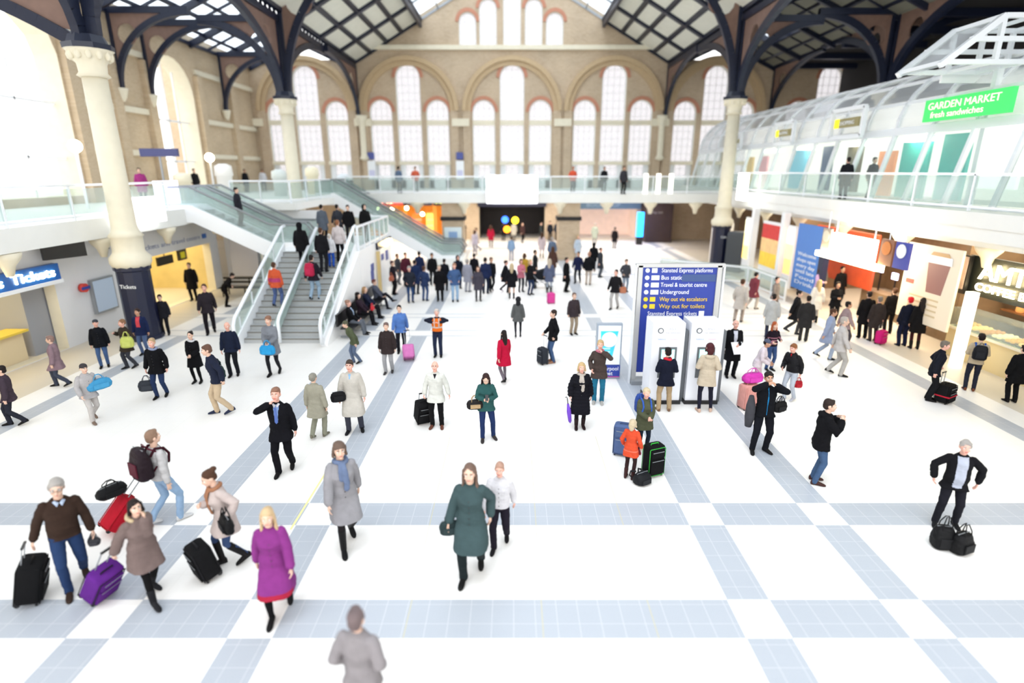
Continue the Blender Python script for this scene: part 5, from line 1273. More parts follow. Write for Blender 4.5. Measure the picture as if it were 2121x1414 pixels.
# ================================================================== luggage and hand-held things
def fin(root): return root
def suitcase(label, loc, yaw=0, col=(18,18,20), w=.42, h=.62, d=.26, tilt=0, handle=.42, trim=None, group=None, band=None, hard=False, hand=None):
    """wheeled case; local x width, y depth, z up, tilts back about its wheels"""
    loc = V(loc); root = local_empty('suitcase', loc, 0, label=label, cat='suitcase', group=group)
    R = Matrix.Rotation(math.radians(yaw), 3, 'Z') @ Matrix.Rotation(math.radians(tilt), 3, 'X')
    b = Blob(); pts = []
    rings = []
    for z, s_ in ((.04, .86), (.055, .95), (.09, 1), (h*.5, 1.0), (h-.05, 1), (h-.015, .95), (h, .86)):
        rings.append([R @ p for p in ring((0, 0, z), w/2*s_, d/2*s_, 28, sq=6)])
    m = MB(); C_ = cloth(col, 'leather' if hard else 'cloth'); T_ = cloth(trim or tuple(max(0, x-14) for x in col), 'leather')
    vs = [p for r_ in rings for p in r_]; n = 28; fs = [(i*n+k, i*n+(k+1) % n, (i+1)*n+(k+1) % n, (i+1)*n+k) for i in range(6) for k in range(n)]+[tuple(reversed(range(n))), tuple(6*n+k for k in range(n))]
    m.add(vs, fs, C_, True)
    if hard:
        for k in range(6): x = -w*.36+k*w*.144; m.box(R @ V((x, -d/2-.002, h*.52)), (.012, .012, h*.75), C_, R); m.box(R @ V((x, d/2+.002, h*.52)), (.012, .012, h*.75), C_, R)
    m.build('shell', root)
    def part(nm, f): q = MB(); f(q); return q.build(nm, root)
    part('piping', lambda q: [q.tube([R @ (p*1.01+V((0, s_*d*.48, 0))) for p in [V((w*.46*cx, 0, h*.5+h*.44*cz)) for cx, cz in ((-1,-.95),(-1,.95),(-.9,1),(.9,1),(1,.95),(1,-.95),(.9,-1),(-.9,-1),(-1,-.95))]], .008, T_, 6) for s_ in (-1, 1)])
    if not hard:
        part('front_pocket', lambda q: (q.box(R @ V((0, -d/2-.014, h*.36)), (w*.8, .035, h*.46), C_, R), q.box(R @ V((0, -d/2-.034, h*.56)), (w*.7, .006, .01), GREY, R)))
        part('front_pocket', lambda q: (q.box(R @ V((0, -d/2-.012, h*.77)), (w*.76, .03, h*.2), C_, R), q.box(R @ V((0, -d/2-.03, h*.84)), (w*.66, .006, .01), GREY, R)))
    if band: part('stripe', lambda q: q.box(R @ V((0, 0, h*.42)), (w*1.015, d*1.02+.06, .035), cloth(band), R))
    part('grab_handle', lambda q: q.tube([R @ V(p) for p in ((-.09, 0, h), (-.08, 0, h+.03), (.08, 0, h+.03), (.09, 0, h))], .012, T_, 8))
    if handle:
        def tele(q):
            for s_ in (-1, 1): q.bar(R @ V((s_*.09, d*.36, h-.02)), R @ V((s_*.09, d*.36, h+handle)), .014, .014, GREY)
            q.bar(R @ V((-.1, d*.36, h+handle)), R @ V((.1, d*.36, h+handle)), .03, .026, BLACK)
        part('pull_handle', tele)
    for s_ in (-1, 1): part('wheel', lambda q: q.tube([R @ V((s_*w*.4-.015, d*.36, .035)), R @ V((s_*w*.4+.015, d*.36, .035))], .035, BLACK, 14))
    part('foot', lambda q: [q.box(R @ V((s_*w*.38, -d*.36, .02)), (.03, .03, .045), BLACK, R) for s_ in (-1, 1)])
    # keep the lowest point on the floor
    zs = [(ch.data.vertices[i].co.z) for ch in root.children for i in range(0, len(ch.data.vertices), 3)]
    root.location.z = loc.z-min(zs)+.001
    return root
def soft_bag(name, label, loc, yaw=0, size=(.42, .2, .28), col=(18,18,20), cat='bag', straps='handles', group=None, rest=True, round_=3.0, accent=None):
    loc = V(loc); root = local_empty(name, loc, math.radians(yaw), label=label, cat=cat, group=group)
    w, d, h = size; B = Blob(); rings = []
    for z, s_ in ((0, .8), (.04, 1.0), (h*.5, 1.04), (h*.8, .93), (h*.97, .7), (h, .45)): rings.append(ring((0, 0, z), w/2*s_, d/2*(s_ if z < h*.7 else s_*.8), 24, sq=round_))
    B.loft(rings); me = B.mesh('bag_body', .012, 1, .009, int(abs(loc.x*7)) % 11); me.materials.clear(); me.materials.append(cloth(col, 'leather'))
    o = bpy.data.objects.new('bag_body', me); COL.objects.link(o); o.parent = root
    T_ = cloth(accent or tuple(min(255, x+10) for x in col), 'leather')
    q = MB(); q.bar((-w*.38, 0, h*.99), (w*.38, 0, h*.99), .012, .012, GREY); q.build('zip', root)
    q = MB(); q.box((0, -d/2-.006, h*.38), (w*.6, .02, h*.42), T_); q.build('pocket', root)
    if straps == 'handles':
        for s_ in (-1, 1): q = MB(); q.tube([(-w*.22, s_*d*.3, h*.75), (-w*.2, s_*d*.22, h*1.15), (-w*.08, s_*.02, h*1.45), (w*.08, s_*.02, h*1.45), (w*.2, s_*d*.22, h*1.15), (w*.22, s_*d*.3, h*.75)], .009, T_, 8); q.build('handle', root)
    elif straps == 'pack':
        for s_ in (-1, 1): q = MB(); q.tube([(s_*w*.25, d*.45, h*.15), (s_*w*.32, d*.85, h*.4), (s_*w*.28, d*.8, h*.8), (s_*w*.2, d*.4, h*.95)], .016, T_, 8); q.build('shoulder_strap', root)
        q = MB(); q.tube([(-.04, d*.3, h*.97), (-.03, d*.3, h+.04), (.03, d*.3, h+.04), (.04, d*.3, h*.97)], .008, T_, 6); q.build('grab_loop', root)
    return root
def flat_thing(name, label, cat, loc, size, col, rot=(0, 0, 0), group=None):
    q = MB(); q.box((0, 0, 0), size, mat('flat_%d_%d_%d' % col, col, .5)); o = q.build(name, loc=(0, 0, 0), label=label, cat=cat, group=group); o.location = loc; o.rotation_euler = rot; return o
for ky, sp in dict(std=dict(vox=.014, len=.78), walk1=dict(vox=.014, stride=.6, arms=((-.25, -.18, .92), (.25, .14, .9))), coat1=dict(vox=.014, top='coat', len=.55), fcoat=dict(vox=.014, sex='f', top='coat', len=.58, hair='long', bottom='leggings', boot=1),
                   fjean=dict(vox=.014, sex='f', top='jacket', hair='bob', bottom='jeans', arms=((-.05, -.26, 1.15), (.07, -.26, 1.15))), pock=dict(vox=.014, arms=((-.2, -.1, 1.0), (.2, -.1, 1.0)), bottom='jeans', hair='short'),
                   hooded=dict(vox=.014, top='parka', hair='hood', len=.64), mwalk=dict(vox=.014, stride=.8, top='coat', len=.62, lean=(5, 0), arms=((-.25, .15, .9), (.25, -.2, .93)))).items():
    if ky not in PCACHE: sp['seed'] = len(PCACHE); PCACHE[ky] = person_parts(sp)
def ztop(feet, crown_y, z=0.0):
    """height of a standing person from the pixels of feet and crown"""
    g = ground(feet[0], feet[1], z); v = (crown_y-707)/F_PX
    fwd = math.cos(TILT)-v*math.sin(TILT); dn = math.sin(TILT)+v*math.cos(TILT)
    return CAMH-dn/fwd*g.y-z
def P(label, at, crown_y, yaw=0, **k):
    h = ztop(at, crown_y, k.get('z', 0.0)); h = max(k.pop('hmin', 1.55), min(1.92, h))
    return person(label, at, yaw, h, **k)
def pulled(label, px, palm, **k):
    """case standing on its wheels at a floor pixel, tilted so that its handle meets the palm"""
    b = ground(*px); v = palm-b; hor = V((v.x, v.y, 0)).length
    yaw = math.degrees(math.atan2(v.x, -v.y)); tilt = math.degrees(math.atan2(hor, v.z)); L = v.length; h = k.pop('h', .6)
    b.z = 0
    return suitcase(label, b, yaw, tilt=tilt, h=h, handle=max(.08, min(.75, L-h-.02)), **k)
def held(fn, label, palm, drop, yaw=0, **k):
    return fn(label=label, loc=V((palm.x, palm.y, max(.0, palm.z-drop))), yaw=yaw, **k)
WALK = dict(arms=((-.25, -.20, .93), (.25, .16, .90)))
GREYH = (176,170,164); BLOND = (206,176,128); DKH = (34,26,24); BRH = (84,56,40); JEAN = (46,72,118); LJEAN = (140,168,204)

# ---- front left group
p = person('person in brown sweater and blue jeans, grey hair and glasses, pulling a black suitcase', (163, 1214), 40, 1.86, dict(hair=GREYH, top=(58,42,34), bot=(40,62,102), shoe=(52,36,28), collar=(190,206,230)),
      top='sweater', bottom='jeans', len=.88, stride=.75, belly=.03, arms=((-.34, .05, .90), (.30, -.04, .86)), glasses=True, collar=True, lean=(6, 4), head=(-6, 4))
pulled('black suitcase with front pockets, pulled by the person in the brown sweater', (63, 1243), p['palm'][0], h=.62, w=.46, d=.3)
held(lambda label, loc, yaw: soft_bag('camera_bag', label, loc, yaw, (.16, .1, .14), (60,60,64), 'bag'), 'small dark grey bag in the hand of the person in the brown sweater', p['palm'][1], .19, 20)
p = person('person in taupe hooded parka with dark bob, hand to face, pulling a purple suitcase', (318, 1236), 62, 1.62, dict(hair=DKH, top=(126,108,104), bot=(14,13,15), shoe=(26,26,30), fur=(206,186,150)), sex='f', top='parka', bottom='leggings', len=.62, boot=1, hair='bob',
           feet=((-.12, -.26, 0, -8), (.12, .20, .03, 8)), arms=((-.30, .22, .92), (.02, -.20, 1.50)), furhood=True, lean=(4, 0), head=(-12, -8), curl=(70, 40), nobuttons=True)
pulled('purple suitcase with black trim, pulled by the person in the taupe parka', (203, 1236), p['palm'][0], h=.56, w=.42, d=.28, col=(98,38,136), trim=(24,20,28))
p = person('person with burgundy and black backpack, pale sweater and light jeans, walking away', (352, 1080), 148, 1.80, dict(hair=(150,120,100), top=(206,204,204), bot=(160,190,222), shoe=(226,226,226), strap=(60,20,30)), top='sweater', bottom='jeans', len=.9, stride=.7,
           arms=((-.26, .02, .88), (.42, -.1, 1.0)), straps=True)
b_ = soft_bag('backpack', 'large burgundy and black backpack worn by the person in light jeans', p['W']((0, .25, .98)), 148+180, (.42, .26, .56), (36,22,30), 'backpack', 'pack', accent=(92,26,44))
b_.rotation_euler = (0, 0, math.radians(148+180))
pulled('red suitcase pulled behind the parka, under a black bag', (226, 1108), p['palm'][1], h=.62, w=.42, d=.26, col=(190,24,44))
soft_bag('travel_bag', 'black travel bag riding on top of the red suitcase', ground(236, 1100)+V((.08, .05, .68)), 60, (.46, .26, .2), (14,14,16), 'bag', 'handles')
p = person('person in pale beige coat with patterned scarf and high black boots', (482, 1166), -48, 1.72, dict(hair=BRH, top=(206,190,184), bot=(60,80,120), shoe=(20,18,20), scarf=(170,120,90)), sex='f', top='coat', bottom='leggings', len=.66, boot=2, hair='bun', scarf='long',
           stride=.6, arms=((-.02, -.28, 1.22), (.30, -.02, 1.02)), lean=(8, 0), head=(0, 14), curl=(70, 60))
soft_bag('handbag', 'large black leather handbag hanging at the side of the pale beige coat', p['W']((.30, -.05, .80)), -48, (.38, .16, .27), (14,14,16), 'handbag')
suitcase('slim black suitcase standing beside the person in high black boots', ground(436, 1192), -40, w=.38, h=.60, d=.27, tilt=12, handle=.0, trim=(30,30,34))
p = person('person in magenta coat over a red skirt, long blond hair, striding', (583, 1268), 14, 1.70, dict(hair=(214,184,142), top=(140,56,134), top2=(176,40,66), bot=(14,12,14), shoe=(16,14,16)), sex='f', top='coat', bottom='leggings', len=.50, hair='long', stride=.8, stripes=[(.4, .58)],
           arms=((-.25, .12, .9), (.25, -.2, .92)), flare=1.4)
p = person('person in dark suit and light blue shirt, one hand at the face', (592, 976), 8, 1.86, dict(hair=(150,110,90), top=(16,16,22), top2=(150,180,232), bot=(14,14,20), skin='pink'), top='suit', len=.74, open=(.015, .055, 1.12), stride=.55, arms=((-.10, -.17, 1.53), (.26, .05, .88)), collar=True, head=(0, -4), elbow=((-.8, .2, -.6), (.5, .7, -.5)))
m = MB(); m.add([p['W'](q) for q in ((-.018, -.150, 1.42), (.018, -.150, 1.42), (.03, -.168, 1.14), (0, -.170, 1.10), (-.03, -.168, 1.14))]+[p['W'](q) for q in ((-.018, -.158, 1.42), (.018, -.158, 1.42), (.03, -.176, 1.14), (0, -.178, 1.10), (-.03, -.176, 1.14))], [(0,1,2,3,4),(9,8,7,6,5),(0,5,6,1),(1,6,7,2),(2,7,8,3),(3,8,9,4),(4,9,5,0)], mat('tie', (70,96,160), .6))
tie = m.build('necktie'); tie.parent = p['root']; tie.matrix_parent_inverse = p['root'].matrix_basis.inverted()
P('person in loose olive grey coat walking behind the dark suit', (662, 905), 782, 170, cols=dict(hair=(150,146,134), top=(168,164,146), bot=(150,150,132), shoe=(120,116,100)), top='coat', len=.62, stride=.5, flare=1.8, hmin=1.6)
p = P('person in long grey coat with slate scarf, black boots, walking left of the centre', (722, 1128), 905, 28, cols=dict(hair=(112,92,80), top=(158,156,160), bot=(34,30,32), shoe=(14,14,16), scarf=(112,128,160)), sex='f', top='coat', len=.58, boot=2, bottom='leggings', stride=.8, scarf='long', hair='bob', **WALK)
p = P('person in dark teal coat with long brown hair, walking near the bottom centre', (978, 1190), 925, -4, cols=dict(hair=(120,96,84), top=(66,86,88), bot=(28,38,40), shoe=(14,14,14), scarf=(120,106,104)), sex='f', top='coat', len=.56, stride=.7, hair='wavy', arms=((-.3, -.02, .9), (.26, .1, .95)))
soft_bag('shoulder_bag', 'dark teal shoulder bag beside the long brown haired walker', p['W']((-.30, 0, .66)), 10, (.3, .12, .24), (40,56,58), 'bag')
p = P('person in white top and black trousers walking right beside the dark teal coat', (1036, 1130), 965, -6, cols=dict(hair=(190,150,130), skin='pink', top=(226,224,228), bot=(30,26,38), shoe=(16,14,18)), top='jacket', len=.92, stride=.7, hair='short', **WALK)

# ---- centre
p = P('person in long pale beige overcoat with blue tie, dark folder under the arm', (736, 892), 748, 4, cols=dict(hair=(70,56,48), top=(208,202,192), top2=(150,190,226), bot=(64,66,78), shoe=(20,20,24), skin='pink'), top='coat', len=.46, open=(.012, .03, 1.36), feet=((-.13, -.08, 0, -10), (.15, .04, 0, 16)), arms=((-.29, -.04, .88), (.28, 0, .86)), flare=.8)
held(lambda label, loc, yaw: soft_bag('document_case', label, loc, yaw, (.34, .07, .26), (12,12,16), 'folder', None), 'black document case held by the person in the beige overcoat', p['W']((-.27, -.20, .92)), .08, 25)
p = P('bald person in white winter jacket, black trousers and brown shoes', (906, 883), 750, 0, cols=dict(top=(228,228,220), top2=(30,30,36), bot=(16,16,18), shoe=(110,66,52), skin='pink'), top='jacket', hair='bald', len=.72, open=(.006, .045, 1.36), feet=((-.12, -.04, 0, -14), (.12, -.04, 0, 8)), arms=((-.30, 0, .90), (.33, .02, .88)), curl=(80, 30), nobuttons=True)
pulled('black travel trolley bag with a pale tag, held by the bald person', (874, 874), p['palm'][0], h=.62, w=.36, d=.3)
p = P('person in dark green checked shirt and jeans with long brown hair, reading a phone', (1008, 908), 772, 4, cols=dict(hair=(56,36,34), top=(48,92,90), bot=(34,52,96), shoe=(56,50,50)), sex='f', top='cardigan', bottom='jeans', len=.80, hair='wavy', feet=((-.10, -.10, 0, -4), (.17, .02, 0, 22)), arms=((-.05, -.26, 1.17), (.07, -.26, 1.17)), head=(0, 32), curl=(55, 55), lean=(3, 0), elbow=((-.6, .3, -.7), (.6, .3, -.7)))
flat_thing('mobile_phone', 'small dark phone held by the long haired person in green', 'phone', p['W']((0.01, -.36, 1.25)), (.07, .012, .14), (24,20,22), (math.radians(-45), 0, 0))
soft_bag('handbag', 'black and tan handbag at the side of the long haired person in green', p['W']((-.27, -.08, .86)), 10, (.38, .17, .22), (30,26,26), 'handbag', accent=(190,160,120))
p = P('person in orange safety vest over navy clothes, both hands raised to the chest', (908, 738), 641, 0, cols=dict(hair=(220,206,196), skin='pink', top=(30,34,50), bot=(36,44,70), vest=(246,120,36)), top='sweater', vest=True, hair='short', len=.9, arms=((-.14, -.22, 1.34), (.14, -.22, 1.34)), elbow=((-1, .1, .2), (1, .1, .2)))
P('person in red coat with orange bag, dark hair, hurrying past the centre', (1044, 790), 698, 205, cols=dict(hair=DKH, top=(196,20,60), bot=(120,110,120)), sex='f', top='coat', len=.62, bottom='leggings', stride=.7, hair='long', hmin=1.6, **WALK)
P('person in loose grey poncho and dark leggings walking away at the centre', (1073, 698), 624, 180, cols=dict(hair=(50,46,44), top=(96,98,98), bot=(40,40,46)), sex='f', top='coat', len=.72, flare=2.2, bottom='leggings', stride=.4, hair='hood')
p = P('person in black jacket and blue jeans facing left beside a dark cabin case', (1144, 750), 643, -80, cols=dict(hair=(54,40,34), top=(16,16,20), bot=(70,96,136), shoe=(170,120,90)), top='jacket', bottom='jeans', len=.78, arms=((-.16, -.24, .98), (.22, .0, .92)))
suitcase('dark cabin case with extended handle left of the person in black', ground(1124, 753), -60, col=(52,56,64), w=.34, h=.54, d=.24, handle=.4)
P('person in dark brown jacket and tan trousers standing behind the barrier line', (1187, 692), 610, 20, cols=dict(hair=(120,96,84), top=(64,54,58), bot=(168,150,128)), top='jacket', len=.78, hmin=1.6)
p = P('person in brown jacket, pink scarf and teal trousers with a hand at the face', (1238, 834), 706, -10, cols=dict(hair=BLOND, top=(78,66,62), bot=(38,116,148), shoe=(190,186,180), scarf=(220,130,150), skin='pink'), sex='f', top='jacket', len=.74, scarf='wrap', hair='short', arms=((-.2, -.12, 1.0), (.08, -.18, 1.5)))
p = P('person in long black quilted coat with pale scarf and a purple umbrella', (1200, 884), 753, 0, cols=dict(hair=BLOND, top=(20,20,28), bot=(20,16,20), shoe=(40,24,26), scarf=(196,186,176), skin='pink'), sex='f', top='puffer', len=.44, scarf='long', hair='bob', boot=1, bottom='leggings', arms=((-.27, -.08, .92), (.26, 0, .9)), feet=((-.09, -.06, 0, -6), (.09, -.02, 0, 6)))
ub = local_empty('umbrella', p['palm'][0]+V((-.02, -.03, -.62)), 0, label='folded purple umbrella held beside the long black quilted coat', cat='umbrella')
q = MB(); q.tube([(0.02, 0, 0), (0.01, 0, .05), (-.02, 0, .3), (-.05, 0, .5)], [.012, .04, .055, .025], cloth((130,84,214)), 10); q.build('canopy', ub)
q = MB(); q.tube([(-.05, 0, .5), (-.07, 0, .64), (-.09, 0, .68), (-.12, 0, .66)], .011, BLACK, 8); q.build('handle', ub)
p = P('person in navy jacket, red scarf and tan trousers using the left cash machine', (1374, 850), 722, 178, cols=dict(hair=DKH, top=(22,26,44), bot=(186,160,124), shoe=(130,96,72), scarf=(214,40,56)), top='jacket', len=.74, scarf='wrap', arms=((-.13, -.21, 1.12), (.13, -.21, 1.12)), feet=((-.14, 0, 0, -12), (.14, 0, 0, 12)), lean=(2, 0))
p = P('person in cream hooded duffle coat and dark leggings using the right cash machine', (1457, 850), 712, 170, cols=dict(hair=(80,34,40), top=(214,198,174), bot=(34,34,50), shoe=(220,186,166)), sex='f', top='coat', len=.70, bottom='leggings', hair='bob', hoodback=True, arms=((-.15, -.18, 1.1), (.12, -.22, 1.15)), feet=((-.16, 0, 0, -10), (.13, .08, 0, 12)), flare=1.2)
p = P('bald person in black overcoat and white shirt holding papers', (1511, 780), 664, -4, cols=dict(top=(18,18,22), top2=(222,224,236), bot=(18,20,24), skin='pink'), top='coat', hair='bald', len=.56, open=(.03, .06, 1.0), arms=((-.27, 0, .9), (.06, -.28, 1.1)))
flat_thing('paper_sheet', 'white papers held by the bald person in the black overcoat', 'papers', p['W']((.02, -.36, 1.02)), (.34, .01, .38), (238,238,240), (math.radians(-38), 0, .15))
p = P('person with long red hair in black top and jeans beside the pink suitcase', (1592, 766), 676, 10, cols=dict(hair=(176,86,44), top=(34,24,34), top2=(206,140,160), bot=(60,84,130)), sex='f', top='sweater', bottom='jeans', hair='long', stripes=[(1.0, 1.04), (1.1, 1.14), (1.2, 1.24)], arms=((-.16, -.2, 1.1), (.14, -.24, 1.16)), len=.92)
p = P('person in grey cap and white jacket leaning over the pink suitcase', (1562, 808), 712, 60, cols=dict(hair=DKH, hat=(88,94,116), top=(240,226,232), bot=(226,200,210), skin='tan'), sex='f', top='jacket', hair='hat', lean=(16, 0), arms=((-.12, -.34, 1.0), (.12, -.34, 1.0)), len=.84)
suitcase('large pink hard suitcase standing between the group and the stripe', ground(1547, 845), 18, col=(234,166,156), w=.46, h=.68, d=.3, handle=.22, hard=True)
soft_bag('travel_bag', 'magenta holdall resting on the pink suitcase', ground(1547, 843)+V((.05, 0, .72)), 14, (.56, .28, .26), (216,60,176), 'bag')
p = P('person in black leather jacket and pale jeans carrying a small red bag', (1632, 828), 711, -60, cols=dict(hair=(150,96,60), top=(22,22,26), top2=(200,30,40), bot=(196,204,216), skin='pink', shoe=(190,190,196)), top='jacket', bottom='jeans', len=.9, leather=True, open=(.004, .02, 1.38), lean=(10, 0), stride=.3, arms=((-.1, -.34, 1.06), (.22, .06, .9)))
soft_bag('handbag', 'small red bag hanging from the hand of the leather jacket wearer', p['palm'][1]+V((0, 0, -.34)), 0, (.22, .12, .2), (176,26,40), 'handbag')
p = P('person in black tracksuit with blue stripes, both hands raised to the face', (1572, 934), 774, -8, cols=dict(hair=(40,32,30), top=(16,18,24), top2=(30,130,190), bot=(18,20,28), skin='tan'), top='jacket', len=.84, open=(.008, .010, .9), arms=((-.09, -.20, 1.60), (.09, -.20, 1.58)), elbow=((-1, -.1, -.5), (1, -.1, -.5)), feet=((-.16, -.06, 0, -8), (.12, .0, 0, 30)), lean=(-3, 0), nobuttons=True)
soft_bag('shoulder_bag', 'black shoulder bag behind the tracksuit wearer, lower right hip', p['W']((.30, .05, .92)), 20, (.34, .16, .24), (16,16,18), 'bag')
m = MB(); pts = [(0, 0, 0), (.02, .02, -.25), (.03, .03, -.5), (.02, .04, -.74)]; m.tube(pts, [.05, .10, .11, .07], cloth((74,74,80)), 12); o = m.build('folded_coat', loc=(0, 0, 0), label='dark grey coat draped from the arm of the tracksuit wearer', cat='coat'); o.location = p['W']((-.30, -.02, 1.26))
p = P('person in black hooded jacket and blue jeans facing right, reading a sheet', (1686, 998), 829, 72, cols=dict(hair=(50,38,34), top=(14,14,18), bot=(72,98,134), shoe=(72,44,40)), top='parka', bottom='jeans', len=.78, hoodback=True, arms=((-.10, -.26, 1.40), (.10, -.22, 1.38)), lean=(3, 0))
flat_thing('paper_sheet', 'thin white sheet held before the face of the reader facing right', 'papers', p['W']((-.02, -.42, 1.42)), (.20, .008, .28), (236,238,244), (math.radians(-50), 0, math.radians(72)))
p = P('person with grey blue shirt under a black jacket, two black bags at the feet', (1955, 1086), 912, -22, cols=dict(hair=GREYH, top=(20,20,24), top2=(190,196,212), bot=(28,28,36), shoe=(18,18,20), skin='pink'), top='jacket', len=.80, open=(.075, .085, .86), belly=.05, arms=((-.34, -.02, .96), (.34, .02, .96)), elbow=((-1, .2, 0), (1, .2, 0)), feet=((-.16, -.05, 0, -14), (.16, .02, 0, 10)), lean=(4, 0), nobuttons=True)
soft_bag('travel_bag', 'black bag on the floor, left of the pair by the grey blue shirt', ground(1948, 1132), -10, (.32, .26, .40), (16,16,18), 'bag', group='pair of black bags')
soft_bag('travel_bag', 'black bag on the floor, right of the pair by the grey blue shirt', ground(1987, 1142), 20, (.36, .26, .36), (14,14,16), 'bag', group='pair of black bags')
# family by the stripe
p = P('person in olive parka with blue backpack straps, hands clasped', (1330, 935), 806, 6, cols=dict(hair=(214,196,160), top=(84,88,66), bot=(26,34,50), shoe=(130,30,44), skin='pink', strap=(60,100,190)), sex='f', top='parka', len=.68, bottom='leggings', straps=True, arms=((-.03, -.26, 1.08), (.06, -.26, 1.08)), hmin=1.5)
soft_bag('backpack', 'blue backpack worn by the person in the olive parka', p['W']((0, .27, 1.02)), 186, (.32, .2, .44), (50,80,160), 'backpack', 'pack')
p = person('small child in orange red sweater and dark leggings, blond hair', (1303, 990), 150, 1.30, dict(hair=(214,196,164), top=(226,84,52), top2=(236,120,96), bot=(52,34,36), shoe=(60,32,32)), sex='f', top='sweater', len=.70, hair='bob', bottom='leggings', boot=1, stripes=[(.86, .9)], flare=1.3, arms=((-.25, -.1, .95), (.25, -.1, .95)))
suitcase('blue suitcase standing behind the child in orange', ground(1290, 940), -20, col=(86,106,150), w=.44, h=.72, d=.28, handle=.0)
suitcase('tall black suitcase with small green marks, right of the child in orange', ground(1351, 982), 22, col=(16,16,18), w=.40, h=.68, d=.26, handle=.0, trim=(60,190,70))
soft_bag('backpack', 'small black rucksack lying on the floor by the tall black suitcase', ground(1329, 1000), 30, (.36, .28, .24), (22,24,28), 'backpack', 'pack')

# ---- right side, near the food shop
p = P('person in black coat pulling a case with a red stripe near the food counter', (1922, 828), 706, 60, cols=dict(hair=(120,110,100), top=(24,26,36), bot=(20,20,24), skin='pink'), top='jacket', len=.76, arms=((-.28, .02, .9), (.24, -.1, 1.0)), lean=(8, 0))
suitcase('black suitcase with a red stripe right of the person in the black coat', ground(1953, 832), 30, w=.46, h=.52, d=.34, band=(200,40,60), handle=.3)
p = P('person in tan jacket with a round black backpack facing the food counter', (2006, 808), 692, 150, cols=dict(hair=DKH, top=(206,188,158), bot=(40,42,56), shoe=(120,66,40)), top='jacket', bottom='jeans', len=.86, arms=((-.14, -.26, 1.1), (.14, -.26, 1.1)), straps=True)
soft_bag('backpack', 'round black backpack on the tan jacket', p['W']((0, .25, 1.04)), 330, (.32, .2, .42), (20,22,28), 'backpack', 'pack')
P('person in black coat standing at the extreme right by the counter', (2092, 832), 716, 170, cols=dict(hair=DKH, top=(12,12,14), bot=(12,12,14)), top='parka', len=.62)

# ---- left side
p = P('blond person in black coat and blue jeans carrying a dark bag, left of centre', (336, 822), 702, 8, cols=dict(hair=(200,170,130), top=(14,14,18), bot=(40,56,92), scarf=(150,160,190), skin='pink'), top='jacket', bottom='jeans', len=.76, stride=.35, scarf='wrap', arms=((-.28, 0, .9), (.28, -.02, .9)))
soft_bag('travel_bag', 'dark grey bag carried by the blond person in the black coat', p['palm'][0]+V((-.05, -.02, -.56)), 20, (.42, .2, .3), (50,54,62), 'bag')
P('person in black dress coat with a white scarf, hands clasped', (411, 792), 694, 4, cols=dict(hair=DKH, top=(14,14,18), bot=(14,14,18), scarf=(226,226,230)), sex='f', top='coat', len=.58, scarf='wrap', bottom='leggings', hair='bun', arms=((-.04, -.24, 1.04), (.05, -.24, 1.04)), vox=.012)
P('person in dark navy jumper and trousers standing by the stair foot', (486, 778), 668, 12, cols=dict(hair=(200,160,140), skin='pink', top=(26,34,56), bot=(20,22,30)), top='sweater', len=.82, hair='bald', stride=.2, vox=.012)
p = P('person in navy jacket and beige trousers with a dark green bag, walking left', (462, 856), 712, -60, cols=dict(hair=(110,80,66), top=(34,40,60), bot=(214,190,158), shoe=(40,48,76)), top='jacket', len=.84, stride=.6, arms=((-.3, 0, .95), (.24, .1, .94)), lean=(10, 0), vox=.012)
soft_bag('shoulder_bag', 'large dark green sling bag on the walker in beige trousers', p['W']((-.28, .04, .84)), -30, (.5, .18, .34), (28,56,50), 'bag')
p = P('person in grey coat carrying a bright blue bag at the stair foot', (570, 775), 655, 4, cols=dict(hair=(150,110,90), top=(134,138,146), bot=(34,34,40)), sex='f', top='coat', len=.66, stride=.5, bottom='leggings', arms=((-.06, -.26, 1.04), (.06, -.26, 1.04)), vox=.012, hmin=1.6)
soft_bag('shopping_bag', 'bright blue bag held before the grey coat at the stair foot', p['W']((0, -.34, .72)), 4, (.44, .18, .3), (40,160,222), 'bag')
P('person in black jacket and flat cap by the wall, blue jeans', (218, 760), 672, 30, cols=dict(hair=(60,50,46), hat=(60,64,72), top=(18,20,26), bot=(76,104,150), skin='pink'), top='jacket', bottom='jeans', hair='hat', stride=.2, vox=.012)
p = P('person in dark olive coat with a lime bag, walking before the column', (272, 762), 662, -30, cols=dict(hair=(150,110,80), top=(58,50,42), bot=(60,62,70), skin='pink'), top='coat', len=.66, stride=.4, vox=.012, arms=((-.2, -.2, 1.3), (.26, -.12, 1.05)))
soft_bag('shopping_bag', 'lime green round bag on the arm of the dark olive coat', p['W']((.30, -.1, .84)), 20, (.36, .22, .34), (206,214,110), 'bag')
P('person in navy jumper with a red chest pattern against the navy column', (302, 734), 640, 6, cols=dict(hair=(60,44,40), top=(28,40,78), top2=(226,80,90), bot=(90,110,150), skin='tan'), top='sweater', open=(.07, .07, 1.1), bottom='jeans', hair='short', vox=.012)
P('person in dark suit standing right of the navy column', (345, 693), 618, 20, cols=dict(top=(34,34,40), bot=(28,28,32), hair=DKH), top='suit', vox=.012, key='std')
P('person in dark plum coat striding before the yellow opening', (438, 690), 588, 25, cols=dict(top=(46,40,46), bot=(28,24,30), hair=BRH, skin='pink'), top='jacket', stride=.6, vox=.012, key='walk1')
P('person in black bent over the slatted bench', (470, 635), 565, 120, cols=dict(top=(22,18,18), bot=(22,18,18), hair=DKH), top='jacket', lean=(38, 0), arms=((-.2, -.3, 1.0), (.2, -.3, 1.0)), vox=.014, hmin=1.65)
P('person in black coat left of the slatted bench', (403, 622), 545, 10, cols=dict(top=(20,18,20), bot=(20,18,20), hair=DKH), top='coat', len=.6, vox=.014, key='coat1')
